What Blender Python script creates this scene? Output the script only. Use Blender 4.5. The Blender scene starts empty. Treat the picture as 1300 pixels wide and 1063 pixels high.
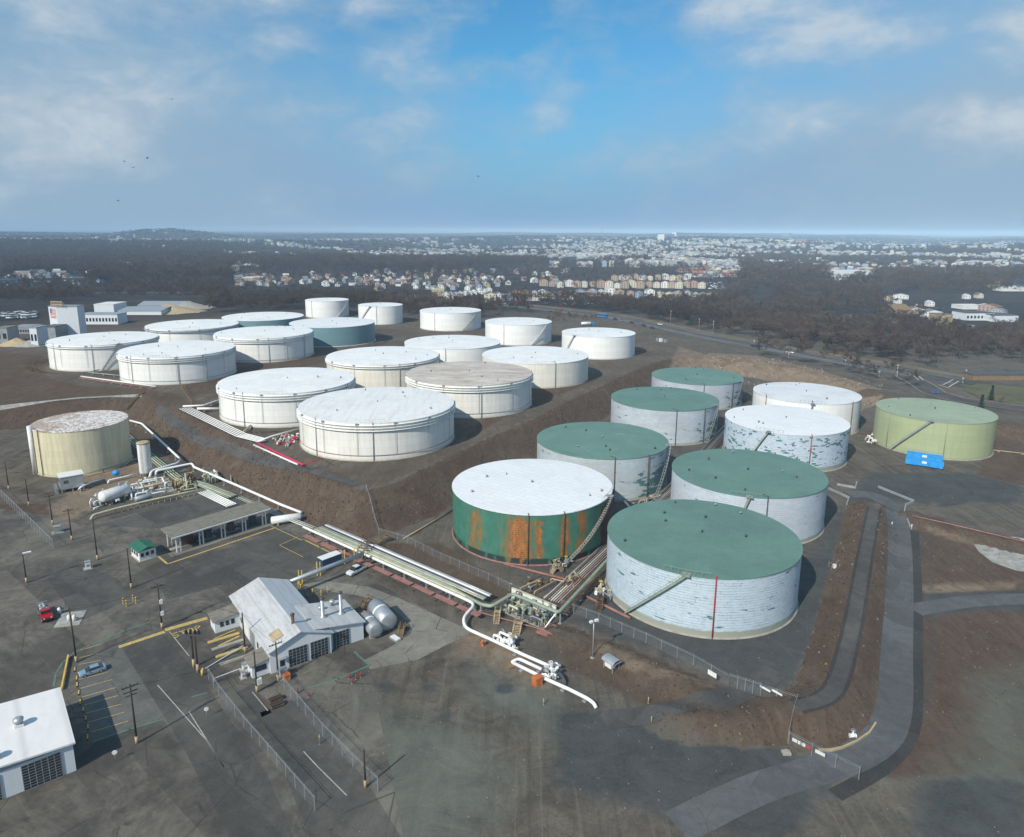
# aerial view of an oil tank farm: everything below is built from code
SEEDX, SEEDY, HAZE, EXPO = 2.3, 5.1, 1.2e-4, 0.
import bpy, math, random
import numpy as np
from mathutils import Vector, Matrix
R_ = math.radians
rng = random.Random(7)
nrg = np.random.default_rng(11)
C = bpy.context.scene.collection
sc = bpy.context.scene

# ---------------------------------------------------------------- camera survey
PITCH, ROLL, FPX, CX, CY, CAMH = R_(12.1), R_(0.3), 902., 650., 487., 86.
CAMROT = (Matrix.Rotation(math.pi/2-PITCH, 3, 'X') @ Matrix.Rotation(ROLL, 3, 'Z'))
CM = np.array(CAMROT)
def unp(px, py, z=0.):
    d = CM @ np.array([(px-CX)/FPX, -(py-CY)/FPX, -1.])
    t = (z-CAMH)/d[2]
    return d[0]*t, d[1]*t
def proj(x, y, z):
    c = (x*CM[0,0]+y*CM[1,0]+(z-CAMH)*CM[2,0], x*CM[0,1]+y*CM[1,1]+(z-CAMH)*CM[2,1], x*CM[0,2]+y*CM[1,2]+(z-CAMH)*CM[2,2])
    return CX-FPX*c[0]/c[2], CY+FPX*c[1]/c[2]

# ---------------------------------------------------------------- terrain
def sdist(X, Y, poly):
    X = np.asarray(X, float); Y = np.asarray(Y, float)
    d = np.full(X.shape, 1e18); ins = np.zeros(X.shape, bool)
    n = len(poly)
    for i in range(n):
        ax, ay = poly[i]; bx, by = poly[(i+1) % n]
        ex, ey = bx-ax, by-ay; L = ex*ex+ey*ey+1e-12
        t = np.clip(((X-ax)*ex+(Y-ay)*ey)/L, 0, 1)
        d = np.minimum(d, (X-ax-t*ex)**2+(Y-ay-t*ey)**2)
        c = ((ay > Y) != (by > Y))
        with np.errstate(all='ignore'):
            xi = (bx-ax)*(Y-ay)/((by-ay) if by != ay else 1e-9)+ax
        ins ^= c & (X < xi)
    d = np.sqrt(d)
    return np.where(ins, -d, d)
def pdist(X, Y, pts):
    d = np.full(np.shape(X), 1e18)
    for (ax, ay), (bx, by) in zip(pts[:-1], pts[1:]):
        ex, ey = bx-ax, by-ay; L = ex*ex+ey*ey+1e-12
        t = np.clip(((X-ax)*ex+(Y-ay)*ey)/L, 0, 1)
        d = np.minimum(d, (X-ax-t*ex)**2+(Y-ay-t*ey)**2)
    return np.sqrt(d)
def sstep(a, b, x):
    t = np.clip((x-a)/(b-a), 0, 1); return t*t*(3-2*t)
def ztop(X, Y):
    z = 8+(4.3-8)*np.clip((X-105)/110, 0, 1)
    L = sstep(-95, -135, X-0.0*Y)*sstep(330, 350, Y)
    return z+1.2*L
HPx = [(-900,700,8),(-420,580,8),(-120,530,9),(0,512,9),(183,498,9.2),(205,512,8.5),(228,519,7.5),(300,560,7.5),(400,602,8),(465,626,8),(511,610,8),
       (560,586,8),(630,553,8),(678,533,8),(722,510,8),(762,492,8),(818,465,8),(850,456,7.6),(905,456,6.8),(1000,466,6.3),(1080,487,5.4),(1140,505,4.8),
       (1180,520,4.5),(1270,536,4.4),(1330,550,4.4),(1700,640,4.4)]
HP = [unp(*p) for p in HPx]+[(900, 250), (900, 420), (420, 455), (180, 640), (40, 860), (-300, 900), (-900, 700)]
PADS = {}
def zt(X, Y):
    X = np.asarray(X, float); Y = np.asarray(Y, float)
    d = sdist(X, Y, HP); top = ztop(X, Y)
    wid = np.where(Y > 470, 40., np.where(X > 80, top*1.9, top*1.75))
    w = np.clip(1-d/wid, 0, 1); w = w*0.8+0.2*w*w*(3-2*w)
    z = top*w
    for (cx, cy, r, e) in PADS.values():
        dd = np.hypot(X-cx, Y-cy)-(r+4)
        if np.ndim(dd) == 0 and dd > 10: continue
        ww = np.clip(1-dd/9, 0, 1); ww = ww*ww*(3-2*ww)
        if e > 0: z = z*(1-ww)+np.minimum(e, 99)*ww
    for pts, hh, half, sw in DIKES:
        q = np.clip(1-(pdist(X, Y, pts)-half)/sw, 0, 1)
        z = np.maximum(z, hh*(q*q*(3-2*q)))
    far = sstep(1500, 4000, np.hypot(X, Y))
    hills = 62*np.exp(-((X+2450)/300)**2-((Y-5200)/500)**2)+28*np.exp(-((X-1150)/900)**2-((Y-5000)/700)**2)+22*np.exp(-((X+1500)/900)**2-((Y-6500)/900)**2)
    und = 14*np.sin(X/713+1.3)*np.cos(Y/911)+9*np.sin(X/331-Y/505)+14
    und2 = 30*np.clip(np.sin(X/2900+.6)*np.cos(Y/2500+2), 0, 1)
    z = z+far*(und+und2+hills)
    z = z-1.5*sstep(700, 1100, np.hypot(X, Y))
    return z
def P0(px, py, z=0.): return unp(px, py, z)
DIKES = [([P0(1109,640,2.6),P0(1103,680,2.6),P0(1092,740,2.6),P0(1084,790,2.6),P0(1065,872,2.6),P0(1040,895,2.6),P0(1003,900,2.2)], 2.6, 2.0, 5.5),
         ([P0(1003,902,1.2),P0(930,915,1.2),P0(860,908,1.0)], 1.5, 1.0, 4.5),
         ([P0(764,822,1.2),P0(850,858,1.2),P0(905,885,1.0)], 1.2, 1.0, 4.0),
         ([P0(1158,652,1.3),P0(1205,668,1.3),P0(1400,712,1.3)], 1.3, 1.5, 4.0),
         ([P0(700,800,.5),P0(735,810,.6)], .6, 1, 3)]
def Z(x, y): return float(zt(x, y))
def at(px, py, dz=0.):
    z = 3.
    for _ in range(25):
        x, y = unp(px, py, z+dz); z2 = Z(x, y)
        if abs(z2-z) < .01: break
        z += .6*(z2-z)
    x, y = unp(px, py, z2+dz)
    return Vector((x, y, z2))
def height_of(base, ty):
    lo, hi = 0., 80.
    for _ in range(40):
        m = (lo+hi)/2
        if proj(base[0], base[1], base[2]+m)[1] > ty: lo = m
        else: hi = m
    return lo

# ---------------------------------------------------------------- object helpers
def put(o, parent=None):
    C.objects.link(o)
    if parent is not None: o.parent = parent
    return o
def tag(o, label=None, cat=None, group=None, kind=None):
    if label: o['label'] = label
    if cat: o['category'] = cat
    if group: o['group'] = group
    if kind: o['kind'] = kind
    return o
def thing(name, label, cat, loc=(0,0,0), rz=0., group=None, scale=1.):
    o = bpy.data.objects.new(name, None); o.empty_display_size = .3
    put(o); o.location = loc; o.rotation_euler = (0, 0, rz)
    if scale != 1.: o.scale = (scale,)*3
    return tag(o, label, cat, group)
def copy_thing(src, loc, rz, label=None, scale=None, group=None):
    r = src.copy(); C.objects.link(r); r.location = loc; r.rotation_euler = (0, 0, rz)
    if scale is not None: r.scale = scale if hasattr(scale, '__len__') else (scale,)*3
    if label: r['label'] = label
    if group: r['group'] = group
    for ch in list(src.children):
        c = ch.copy(); C.objects.link(c); c.parent = r
        for g in ch.children:
            d = g.copy(); C.objects.link(d); d.parent = c
    return r
class MB:
    def __init__(s): s.v = []; s.f = []; s.m = []; s.sm = []
    def add(s, vs, fs, m=0, smooth=False):
        b = len(s.v); s.v += [tuple(v) for v in vs]
        for f in fs: s.f.append([b+i for i in f]); s.m.append(m); s.sm.append(smooth)
        return s
    def box(s, c, size, rz=0., m=0, top=None):
        x, y, z = c; a, b, h = size[0]/2, size[1]/2, size[2]
        ca, sa = math.cos(rz), math.sin(rz); tp = top or (1, 1)
        vs = []
        for zz, k in ((0, (1, 1)), (h, tp)):
            for sx, sy in ((-1,-1),(1,-1),(1,1),(-1,1)):
                px, py = sx*a*k[0], sy*b*k[1]
                vs.append((x+px*ca-py*sa, y+px*sa+py*ca, z+zz))
        return s.add(vs, [(3,2,1,0),(4,5,6,7),(0,1,5,4),(1,2,6,5),(2,3,7,6),(3,0,4,7)], m)
    def bar(s, p, q, w, h=None, m=0):
        p = Vector(p); q = Vector(q); d = (q-p)
        if d.length < 1e-6: return s
        d.normalize(); h = h or w
        up = Vector((0,0,1)) if abs(d.z) < .95 else Vector((1,0,0))
        a = d.cross(up).normalized()*w/2; b = a.cross(d).normalized()*h/2
        vs = [p-a-b, p+a-b, p+a+b, p-a+b, q-a-b, q+a-b, q+a+b, q-a+b]
        return s.add(vs, [(0,1,2,3),(7,6,5,4),(0,4,5,1),(1,5,6,2),(2,6,7,3),(3,7,4,0)], m)
    def tube(s, pts, r, n=8, m=0, bend=0., caps=True, r2=None):
        pts = [Vector(p) for p in pts]
        if bend > 0 and len(pts) > 2:
            out = [pts[0]]
            for a, b, c in zip(pts[:-2], pts[1:-1], pts[2:]):
                k = min(bend, (a-b).length*.45, (c-b).length*.45)
                p1 = b+(a-b).normalized()*k; p3 = b+(c-b).normalized()*k
                for t in (0, .33, .67, 1): out.append(p1*(1-t)**2+b*2*t*(1-t)+p3*t*t)
            out.append(pts[-1]); pts = out
        rings = []; ref = None
        for i, p in enumerate(pts):
            d = (pts[min(i+1, len(pts)-1)]-pts[max(i-1, 0)])
            if d.length < 1e-9: d = Vector((0,0,1))
            d.normalize()
            if ref is None: ref = d.cross(Vector((0,0,1)) if abs(d.z) < .9 else Vector((1,0,0))).normalized()
            a = (ref-d*ref.dot(d)).normalized(); ref = a; b = d.cross(a)
            rr = r if r2 is None else r+(r2-r)*i/(len(pts)-1)
            rings.append([p+(a*math.cos(2*math.pi*k/n)+b*math.sin(2*math.pi*k/n))*rr for k in range(n)])
        base = len(s.v); s.v += [tuple(v) for rg in rings for v in rg]
        for i in range(len(rings)-1):
            for k in range(n):
                s.f.append([base+i*n+k, base+i*n+(k+1)%n, base+(i+1)*n+(k+1)%n, base+(i+1)*n+k]); s.m.append(m); s.sm.append(n > 5)
        if caps:
            s.f.append([base+k for k in range(n)][::-1]); s.m.append(m); s.sm.append(False)
            e = base+(len(rings)-1)*n; s.f.append([e+k for k in range(n)]); s.m.append(m); s.sm.append(False)
        return s
    def lathe(s, prof, n=24, c=(0,0,0), m=0, smooth=True, cap=True):
        base = len(s.v)
        for r, z in prof:
            for k in range(n):
                t = 2*math.pi*k/n; s.v.append((c[0]+r*math.cos(t), c[1]+r*math.sin(t), c[2]+z))
        for i in range(len(prof)-1):
            for k in range(n):
                s.f.append([base+i*n+k, base+i*n+(k+1)%n, base+(i+1)*n+(k+1)%n, base+(i+1)*n+k]); s.m.append(m); s.sm.append(smooth)
        if cap:
            if cap != 'top': s.f.append([base+k for k in range(n)][::-1]); s.m.append(m); s.sm.append(False)
            e = base+(len(prof)-1)*n; s.f.append([e+k for k in range(n)]); s.m.append(m); s.sm.append(False)
        return s
    def hcyl(s, p, q, r, n=20, m=0, dome=.25):
        p = Vector(p); q = Vector(q); d = (q-p).normalized()
        pts = [p-d*r*dome, p-d*r*dome*.55, p, q, q+d*r*dome*.55, q+d*r*dome]; rs = [r*.35, r*.8, r, r, r*.8, r*.35]
        up = Vector((0,0,1)) if abs(d.z) < .9 else Vector((1,0,0))
        a = d.cross(up).normalized(); b = d.cross(a); base = len(s.v)
        for c_, rr in zip(pts, rs):
            for k in range(n):
                t = 2*math.pi*k/n; s.v.append(tuple(c_+(a*math.cos(t)+b*math.sin(t))*rr))
        for i in range(5):
            for k in range(n):
                s.f.append([base+i*n+k, base+i*n+(k+1)%n, base+(i+1)*n+(k+1)%n, base+(i+1)*n+k]); s.m.append(m); s.sm.append(True)
        s.f.append([base+k for k in range(n)][::-1]); s.m.append(m); s.sm.append(False)
        s.f.append([base+5*n+k for k in range(n)]); s.m.append(m); s.sm.append(False)
        return s
    def prism(s, poly, z0, z1, m=0):
        n = len(poly)
        vs = [(x, y, z0) for x, y in poly]+[(x, y, z1) for x, y in poly]
        fs = [list(range(n))[::-1], [n+i for i in range(n)]]+[[i, (i+1)%n, n+(i+1)%n, n+i] for i in range(n)]
        return s.add(vs, fs, m)
    def build(s, name, mats, parent=None, org=None):
        me = bpy.data.meshes.new(name)
        v = s.v
        if org is not None: v = [(a-org[0], b-org[1], c-org[2]) for a, b, c in v]
        me.from_pydata(v, [], s.f)
        if not isinstance(mats, (list, tuple)): mats = [mats]
        for mt in mats: me.materials.append(mt)
        if s.f:
            me.polygons.foreach_set('material_index', s.m); me.polygons.foreach_set('use_smooth', s.sm)
        me.update()
        o = bpy.data.objects.new(name, me); put(o, parent)
        if org is not None: o.location = org
        return o

# ---------------------------------------------------------------- node helpers
class NT:
    def __init__(s, name):
        s.m = bpy.data.materials.new(name); s.m.use_nodes = True; s.nt = s.m.node_tree
        s.b = s.nt.nodes['Principled BSDF']; s.b.inputs['Roughness'].default_value = .8
        s.b.inputs['Specular IOR Level'].default_value = .25
    def n(s, t, **k):
        nd = s.nt.nodes.new(t)
        for a, b in k.items(): setattr(nd, a, b)
        return nd
    def set(s, sock, v):
        if isinstance(v, bpy.types.NodeSocket): s.nt.links.new(v, sock)
        elif isinstance(v, (tuple, list)) and len(v) == 3 and sock.type == 'RGBA': sock.default_value = (*v, 1)
        else: sock.default_value = v
    def pos(s): return s.n('ShaderNodeNewGeometry').outputs['Position']
    def obj(s): return s.n('ShaderNodeTexCoord').outputs['Object']
    def uv(s): return s.n('ShaderNodeUVMap').outputs['UV']
    def rnd(s): return s.n('ShaderNodeObjectInfo').outputs['Random']
    def attr(s, name): return s.n('ShaderNodeAttribute', attribute_name=name).outputs['Fac']
    def map(s, vec, scale=(1,1,1), loc=(0,0,0), rot=(0,0,0)):
        nd = s.n('ShaderNodeMapping'); s.set(nd.inputs[0], vec)
        nd.inputs['Scale'].default_value = scale; nd.inputs['Location'].default_value = loc; nd.inputs['Rotation'].default_value = rot
        return nd.outputs[0]
    def noise(s, vec, scale, detail=4, rough=.55, dist=0.):
        nd = s.n('ShaderNodeTexNoise'); s.set(nd.inputs['Vector'], vec)
        nd.inputs['Scale'].default_value = scale; nd.inputs['Detail'].default_value = detail
        nd.inputs['Roughness'].default_value = rough; nd.inputs['Distortion'].default_value = dist
        return nd.outputs['Fac']
    def vor(s, vec, scale, feature='F1', out='Distance'):
        nd = s.n('ShaderNodeTexVoronoi', feature=feature); s.set(nd.inputs['Vector'], vec); nd.inputs['Scale'].default_value = scale
        return nd.outputs[out]
    def ramp(s, f, a, b, c0=0., c1=1.):
        nd = s.n('ShaderNodeMapRange'); s.set(nd.inputs[0], f)
        nd.inputs[1].default_value = a; nd.inputs[2].default_value = b; nd.inputs[3].default_value = c0; nd.inputs[4].default_value = c1
        return nd.outputs[0]
    def math(s, op, a, b=0.):
        nd = s.n('ShaderNodeMath', operation=op); s.set(nd.inputs[0], a); s.set(nd.inputs[1], b); return nd.outputs[0]
    def mix(s, f, a, b, bt='MIX'):
        nd = s.n('ShaderNodeMix', data_type='RGBA', blend_type=bt)
        s.set(nd.inputs[0], f); s.set(nd.inputs[6], a); s.set(nd.inputs[7], b); return nd.outputs[2]
    def sep(s, v):
        nd = s.n('ShaderNodeSeparateXYZ'); s.set(nd.inputs[0], v); return nd.outputs
    def bump(s, h, strength=.3, dist=.1):
        nd = s.n('ShaderNodeBump'); nd.inputs['Strength'].default_value = strength; nd.inputs['Distance'].default_value = dist
        s.set(nd.inputs['Height'], h); s.nt.links.new(nd.outputs[0], s.b.inputs['Normal'])
    def col(s, c): s.set(s.b.inputs['Base Color'], c); return s
def mat(name, c, rough=.7, metal=0., var=.25, scale=.6, dirt=None, dirtamt=.35, spec=.25):
    t = NT(name); t.b.inputs['Roughness'].default_value = rough; t.b.inputs['Metallic'].default_value = metal
    t.b.inputs['Specular IOR Level'].default_value = spec
    p = t.pos(); n1 = t.noise(p, scale, 5, .65)
    base = t.mix(t.ramp(n1, .3, .7), tuple(x*(1-var) for x in c), tuple(min(.9, x*(1+var*.6)) for x in c))
    if dirt: base = t.mix(t.math('MULTIPLY', t.ramp(t.noise(p, scale*2.3+.1, 6, .7), .5, .72), dirtamt), base, dirt)
    t.col(base); return t.m
# ---------------------------------------------------------------- tanks data: cx, cy, r, h, e
TK = dict(T1=(46.4,161.4,22.7,14.1,0), T2=(6.0,195.9,23.1,14.1,0), T3=(31.9,241.2,22.9,14.4,0), T4=(67.0,303.9,23.1,14.6,0),
 T5=(96.5,363.5,23.1,12.7,0), T6=(72.4,207.4,22.6,14.4,0), T7=(107.9,270.6,22.9,14.2,0), T8=(134.5,316.8,22.9,14.5,0), T9=(174.6,284.7,21.7,14.7,0),
 A=(-51.2,263.0,28.9,13.6,8), B=(-99.9,309.5,28.9,14.2,6.6), C=(-19.6,320.9,28.7,14.2,8), D=(-68.1,370.0,29.1,13.6,8), E=(-35.9,424.,28.7,13.6,7), F=(12.6,380.6,28.7,12.6,8),
 L1=(-181.5,380.8,28.8,14.2,8.6), L2=(-241.6,416.7,28.7,14.6,8.2), L3=(-217.5,481.,29.1,13.8,9), L4=(-155,441.,29.1,14.5,9), L5=(-187.,532.,29.1,13.6,9), L6=(-128.,503.5,29.5,13.1,8.8),
 S1=(-172.1,660.5,19.5,15,8), S2=(-114.2,615.1,18.9,15.2,8), S3=(-50.9,584.1,25.0,14.1,8), S4=(4.4,512.6,24.0,14.2,8), S5=(56.1,459.1,23.7,13.9,8), Y=(-160.0,254.4,15.6,16.4,0))
for k, (x, y, r, h, e) in TK.items(): PADS[k] = (x, y, r, e)

# ---------------------------------------------------------------- materials
def ground_mat():
    t = NT('ground'); p = t.pos(); pz = t.map(p, (1, 1, .2))
    a_gr, a_sand, a_dark, a_far, a_pad, a_film = [t.attr(k) for k in ('grass', 'sand', 'dark', 'far', 'pad', 'film')]
    n_big = t.noise(pz, .022, 8, .68, 1.2); n_mid = t.noise(pz, .13, 8, .75, .8); n_fine = t.noise(pz, 1.6, 5, .75)
    n_str = t.noise(t.map(p, (.9, .3, .3), (0,0,0), (0,0,R_(-50))), .35, 7, .75, 1.2)
    grav = t.mix(t.ramp(n_mid, .35, .66), (.058, .047, .037), (.172, .145, .115))
    grav = t.mix(t.ramp(n_big, .4, .65, 0, .65), grav, (.15, .135, .11))
    grav = t.mix(t.ramp(n_fine, .35, .7, .0, .45), grav, (.035, .034, .032))
    spk = t.noise(pz, .7, 5, .8, .6); grav = t.mix(t.ramp(spk, .57, .68, 0, .55), grav, (.04, .036, .032)); trk = t.noise(t.map(p, (1, .045, .3), (0,0,0), (0,0,R_(-62))), .55, 4, .6, .4); grav = t.mix(t.ramp(trk, .56, .63, 0, .4), grav, (.05, .047, .043)); grav = t.mix(t.ramp(trk, .42, .36, 0, .35), grav, (.17, .155, .13))
    padc = t.mix(t.ramp(n_str, .35, .7), (.085, .068, .053), (.175, .148, .118)); padc = t.mix(t.ramp(n_fine, .4, .75, 0, .4), padc, (.06, .055, .05))
    padc = t.mix(t.ramp(n_big, .45, .62, 0, .7), padc, (.075, .057, .045))
    col = t.mix(a_pad, grav, padc)
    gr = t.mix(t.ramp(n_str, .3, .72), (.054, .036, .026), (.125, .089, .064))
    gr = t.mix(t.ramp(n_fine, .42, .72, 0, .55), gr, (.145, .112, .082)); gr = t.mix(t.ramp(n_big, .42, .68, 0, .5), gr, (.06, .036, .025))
    gr = t.mix(t.ramp(t.noise(pz, .06, 5, .7, 1.), .58, .7, 0, .5), gr, (.13, .13, .075))
    def edge(a, w=.16): return t.ramp(t.math('ADD', a, t.math('MULTIPLY', t.math('SUBTRACT', t.noise(pz, .35, 6, .7), .5), .9)), .5-w, .5+w)
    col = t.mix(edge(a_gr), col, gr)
    sand = t.mix(t.ramp(n_mid, .3, .7), (.12, .088, .062), (.29, .225, .165)); sand = t.mix(t.ramp(n_fine, .4, .7, 0, .5), sand, (.12, .08, .05))
    col = t.mix(edge(a_sand), col, sand)
    fl = t.mix(t.ramp(n_mid, .3, .7), (.085, .093, .08), (.15, .165, .14)); col = t.mix(t.math('MULTIPLY', edge(a_film, .35), .7), col, fl)
    dk = t.mix(t.ramp(n_mid, .3, .7), (.036, .038, .038), (.078, .083, .08)); dk = t.mix(t.ramp(n_fine, .4, .75, 0, .5), dk, (.1, .1, .095))  # dark gravel, taken lower with cloud shade painted into its colour
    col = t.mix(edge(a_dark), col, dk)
    f1 = t.noise(p, .0045, 6, .7, .5); f2 = t.noise(p, .03, 5, .8)
    far = t.mix(t.ramp(f1, .35, .65), (.018, .017, .018), (.04, .034, .032)); far = t.mix(t.ramp(f2, .45, .75, 0, .7), far, (.085, .07, .056))
    col = t.mix(a_far, col, far)
    t.col(col); t.b.inputs['Roughness'].default_value = .95; t.b.inputs['Specular IOR Level'].default_value = .1
    t.bump(t.math('ADD', n_mid, t.math('MULTIPLY', n_fine, .5)), .35, .5); return t.m
def asphalt(name, lo, hi, tan=0.35, crack=.75):
    t = NT(name); p = t.pos()
    n1 = t.noise(p, .055, 8, .72, 1.4); n2 = t.noise(p, .5, 6, .7, .4); n3 = t.noise(p, 5., 3, .7)
    c = t.mix(t.ramp(n1, .4, .6), lo, hi); c = t.mix(t.ramp(n2, .38, .68, 0, .6), c, tuple(x*.55 for x in lo))
    bk = t.n('ShaderNodeTexBrick'); t.set(bk.inputs['Vector'], t.map(t.mix(.06, p, t.noise(p, .3, 3)), (1,1,0), (3,7,0), (0,0,R_(40)))); bk.inputs['Scale'].default_value = .07; bk.inputs['Brick Width'].default_value = .9; bk.inputs['Row Height'].default_value = .5; bk.inputs['Mortar Size'].default_value = .002; bk.inputs['Color1'].default_value = (0,0,0,1); bk.inputs['Color2'].default_value = (1,1,1,1); bk.offset = .37; bk.squash = 1.6
    bv = bk.outputs['Color']; c = t.mix(t.ramp(bv, .72, .76, 0, .42), c, tuple(x*.62 for x in lo)); c = t.mix(t.ramp(bv, .2, .16, 0, .3), c, tuple(min(.9, x*1.25) for x in hi))
    c = t.mix(t.ramp(t.noise(p, 1.1, 4, .8, .5), .56, .7, 0, .5), c, tuple(x*.6 for x in lo))
    c = t.mix(t.math('MULTIPLY', t.ramp(t.noise(p, .035, 5, .6, 1.5), .5, .68), tan), c, (.2, .185, .15))
    v = t.vor(t.map(t.mix(.35, p, t.noise(p, .6, 3)), (1, 1, 0)), .13, 'DISTANCE_TO_EDGE')
    ck = t.math('MULTIPLY', t.math('MULTIPLY', t.ramp(v, .003, .012, 1, 0), t.ramp(t.noise(p, .12, 2), .42, .55)), crack)
    c = t.mix(ck, c, (.022, .021, .02))
    st = t.math('MULTIPLY', t.ramp(t.noise(p, .22, 4, .6, .4), .66, .73), .75); c = t.mix(st, c, (.018, .017, .018))
    sk = t.ramp(t.noise(t.map(p, (1.2, .06, 1), (0,0,0), (0,0,R_(-35))), .9, 3, .6), .6, .72, 0, .35); c = t.mix(sk, c, tuple(x*.45 for x in lo))
    c = t.mix(t.ramp(n3, .3, .8, 0, .25), c, (.2, .19, .18))
    t.col(c); t.b.inputs['Roughness'].default_value = .9; t.bump(n3, .15, .05); return t.m
M = {}
M['ground'] = ground_mat()
M['asphalt'] = asphalt('asphalt', (.054,.047,.039), (.155,.136,.11), .55)
M['asphalt_new'] = asphalt('asphalt_patch', (.05,.046,.041), (.092,.085,.074), .2)
M['lot'] = asphalt('grey_asphalt', (.095,.094,.086), (.135,.132,.12), .3, .6)
M['drive_dark'] = asphalt('dark_rut', (.02,.019,.018), (.038,.035,.032), .05, 0)
M['gravel_track'] = asphalt('gravel_track', (.052,.048,.046), (.085,.08,.075), .25, 0)
M['road_far'] = asphalt('road_grey', (.09,.09,.09), (.14,.14,.138), .2, .2)
M['concrete_road'] = asphalt('concrete_road', (.2,.185,.155), (.27,.25,.205), .2, .9)
M['drive'] = asphalt('drive', (.074,.078,.082), (.104,.11,.113), .12, .3)  # colour lowered to stand in for soft cloud shade on the right
M['drive_light'] = asphalt('drive_light', (.13,.15,.145), (.17,.19,.18), .2, .3)
M['pale'] = mat('pale_concrete', (.34,.33,.3), .9, var=.4, scale=.4, dirt=(.1,.09,.08))
M['hazepale'] = mat('pale_film', (.15,.17,.155), .9, var=.35, scale=.15, dirt=(.06,.07,.07), dirtamt=.6)
M['white'] = mat('white_paint', (.72,.72,.7), .45, dirt=(.3,.25,.2), var=.12, spec=.4)
M['pipewhite'] = mat('white_pipe_paint', (.78,.78,.76), .4, dirt=(.4,.36,.3), var=.08, spec=.45)
M['cream'] = mat('cream_pipe_paint', (.5,.48,.34), .55, dirt=(.25,.2,.12))
M['greenpipe'] = mat('sage_pipe_paint', (.26,.31,.24), .55, dirt=(.15,.12,.08))
M['rustpipe'] = mat('rust_brown_pipe', (.13,.075,.045), .8, dirt=(.25,.12,.06), var=.4)
M['grey'] = mat('grey_metal', (.3,.32,.34), .5, .2, dirt=(.15,.13,.11))
M['darkgrey'] = mat('dark_metal', (.09,.095,.1), .6, .2)
M['black'] = mat('black_rubber', (.015,.015,.016), .8)
M['red'] = mat('red_paint', (.42,.03,.03), .5, dirt=(.2,.05,.04))
M['pink'] = mat('magenta_red_paint', (.52,.03,.09), .5, var=.15)
M['oxide'] = mat('faded_red_oxide', (.28,.13,.11), .8, dirt=(.45,.3,.27), dirtamt=.6)
M['yellow'] = mat('yellow_paint', (.62,.43,.08), .6, dirt=(.3,.22,.08))
M['yline'] = mat('worn_yellow_line', (.52,.38,.13), .8, var=.3, scale=1.5, dirt=(.12,.11,.09), dirtamt=.8)
M['wline'] = mat('worn_white_line', (.42,.42,.38), .8, var=.3, scale=1.5, dirt=(.12,.11,.1), dirtamt=.8)
M['gline'] = mat('green_line', (.1,.2,.15), .8, var=.3, scale=1.5, dirt=(.1,.11,.09), dirtamt=.6)
M['wood'] = mat('weathered_wood', (.22,.15,.08), .85, var=.4, scale=2)
M['pole'] = mat('creosoted_pole', (.05,.035,.026), .85, var=.3, scale=2)
M['galv'] = mat('galvanised_steel', (.42,.45,.47), .45, .5, var=.2)
M['glass'] = mat('dark_glass', (.02,.028,.035), .12, spec=.7, var=.1)
M['blue'] = mat('blue_paint', (.02,.3,.72), .5, dirt=(.1,.2,.3))
M['greenroof'] = mat('dark_green_roof', (.03,.14,.09), .6)
M['concrete'] = mat('concrete', (.33,.31,.27), .9, var=.3, dirt=(.14,.12,.1))
M['roofcan'] = mat('canopy_roof', (.2,.185,.15), .9, var=.3, scale=.8, dirt=(.1,.09,.08))
M['orange'] = mat('orange_rust', (.5,.14,.04), .8, dirt=(.2,.08,.03))
M['trim'] = mat('tan_trim', (.42,.33,.2), .8)
M['bark'] = mat('bark', (.1,.08,.066), .95, var=.35, scale=.2)
M['bark2'] = mat('pale_bark', (.17,.13,.1), .95, var=.35, scale=.2)
M['conifer'] = mat('conifer_needles', (.02,.045,.02), .9, var=.4, scale=.4)
M['lawn'] = mat('winter_lawn', (.1,.1,.05), .95, var=.3, scale=.1, dirt=(.14,.1,.06))

def roof_white(name, c, stain=(.45,.42,.38), amt=.25, streak=False, brown=0.):
    t = NT(name); p = t.obj(); P = t.pos()
    v = t.n('ShaderNodeTexBrick'); v.inputs['Scale'].default_value = .12; v.inputs['Mortar Size'].default_value = .012; v.inputs['Mortar Smooth'].default_value = .3
    t.set(v.inputs['Vector'], t.map(p, (1,1,1), (0,0,0), (0,0,R_(36)))); v.inputs['Color1'].default_value = (0,0,0,1); v.inputs['Color2'].default_value = (.25,.25,.25,1); v.inputs['Mortar'].default_value = (1,1,1,1)
    vv = v.outputs['Color']
    col = t.mix(t.math('MULTIPLY', t.ramp(vv, 0, 1), .42), c, tuple(x*.6 for x in c))
    n = t.noise(P, .12, 6, .68, .6); col = t.mix(t.ramp(n, .45, .75, 0, amt), col, stain)
    col = t.mix(t.ramp(t.noise(P, 1.4, 4, .7), .58, .75, 0, amt*.9), col, tuple(x*.8 for x in stain))
    if streak:
        s = t.noise(t.map(P, (1, .09, 1), (0,0,0), (0,0,R_(-32))), .45, 5, .7, .3)
        col = t.mix(t.ramp(s, .5, .7, 0, .42), col, (.42,.42,.42))
    if brown:
        s = t.noise(t.map(P, (.25, 1, 1), (0,0,0), (0,0,R_(8))), .22, 6, .7, .8)
        col = t.mix(t.ramp(s, .38, .62, 0, brown), col, (.3,.17,.1))
        col = t.mix(t.ramp(t.noise(P, .3, 5, .7, .8), .52, .7, 0, brown*.8), col, (.36,.26,.18))
    t.col(col); t.b.inputs['Roughness'].default_value = .55; t.b.inputs['Specular IOR Level'].default_value = .35
    t.bump(n, .12, .3); return t.m
M['rw'] = roof_white('white_tank_roof', (.82,.82,.805), amt=.38)
M['rw_streak'] = roof_white('streaked_white_roof', (.78,.775,.76), amt=.3, streak=True)
M['rw_brown'] = roof_white('brown_stained_roof', (.66,.62,.56), amt=.4, brown=.6)
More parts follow.
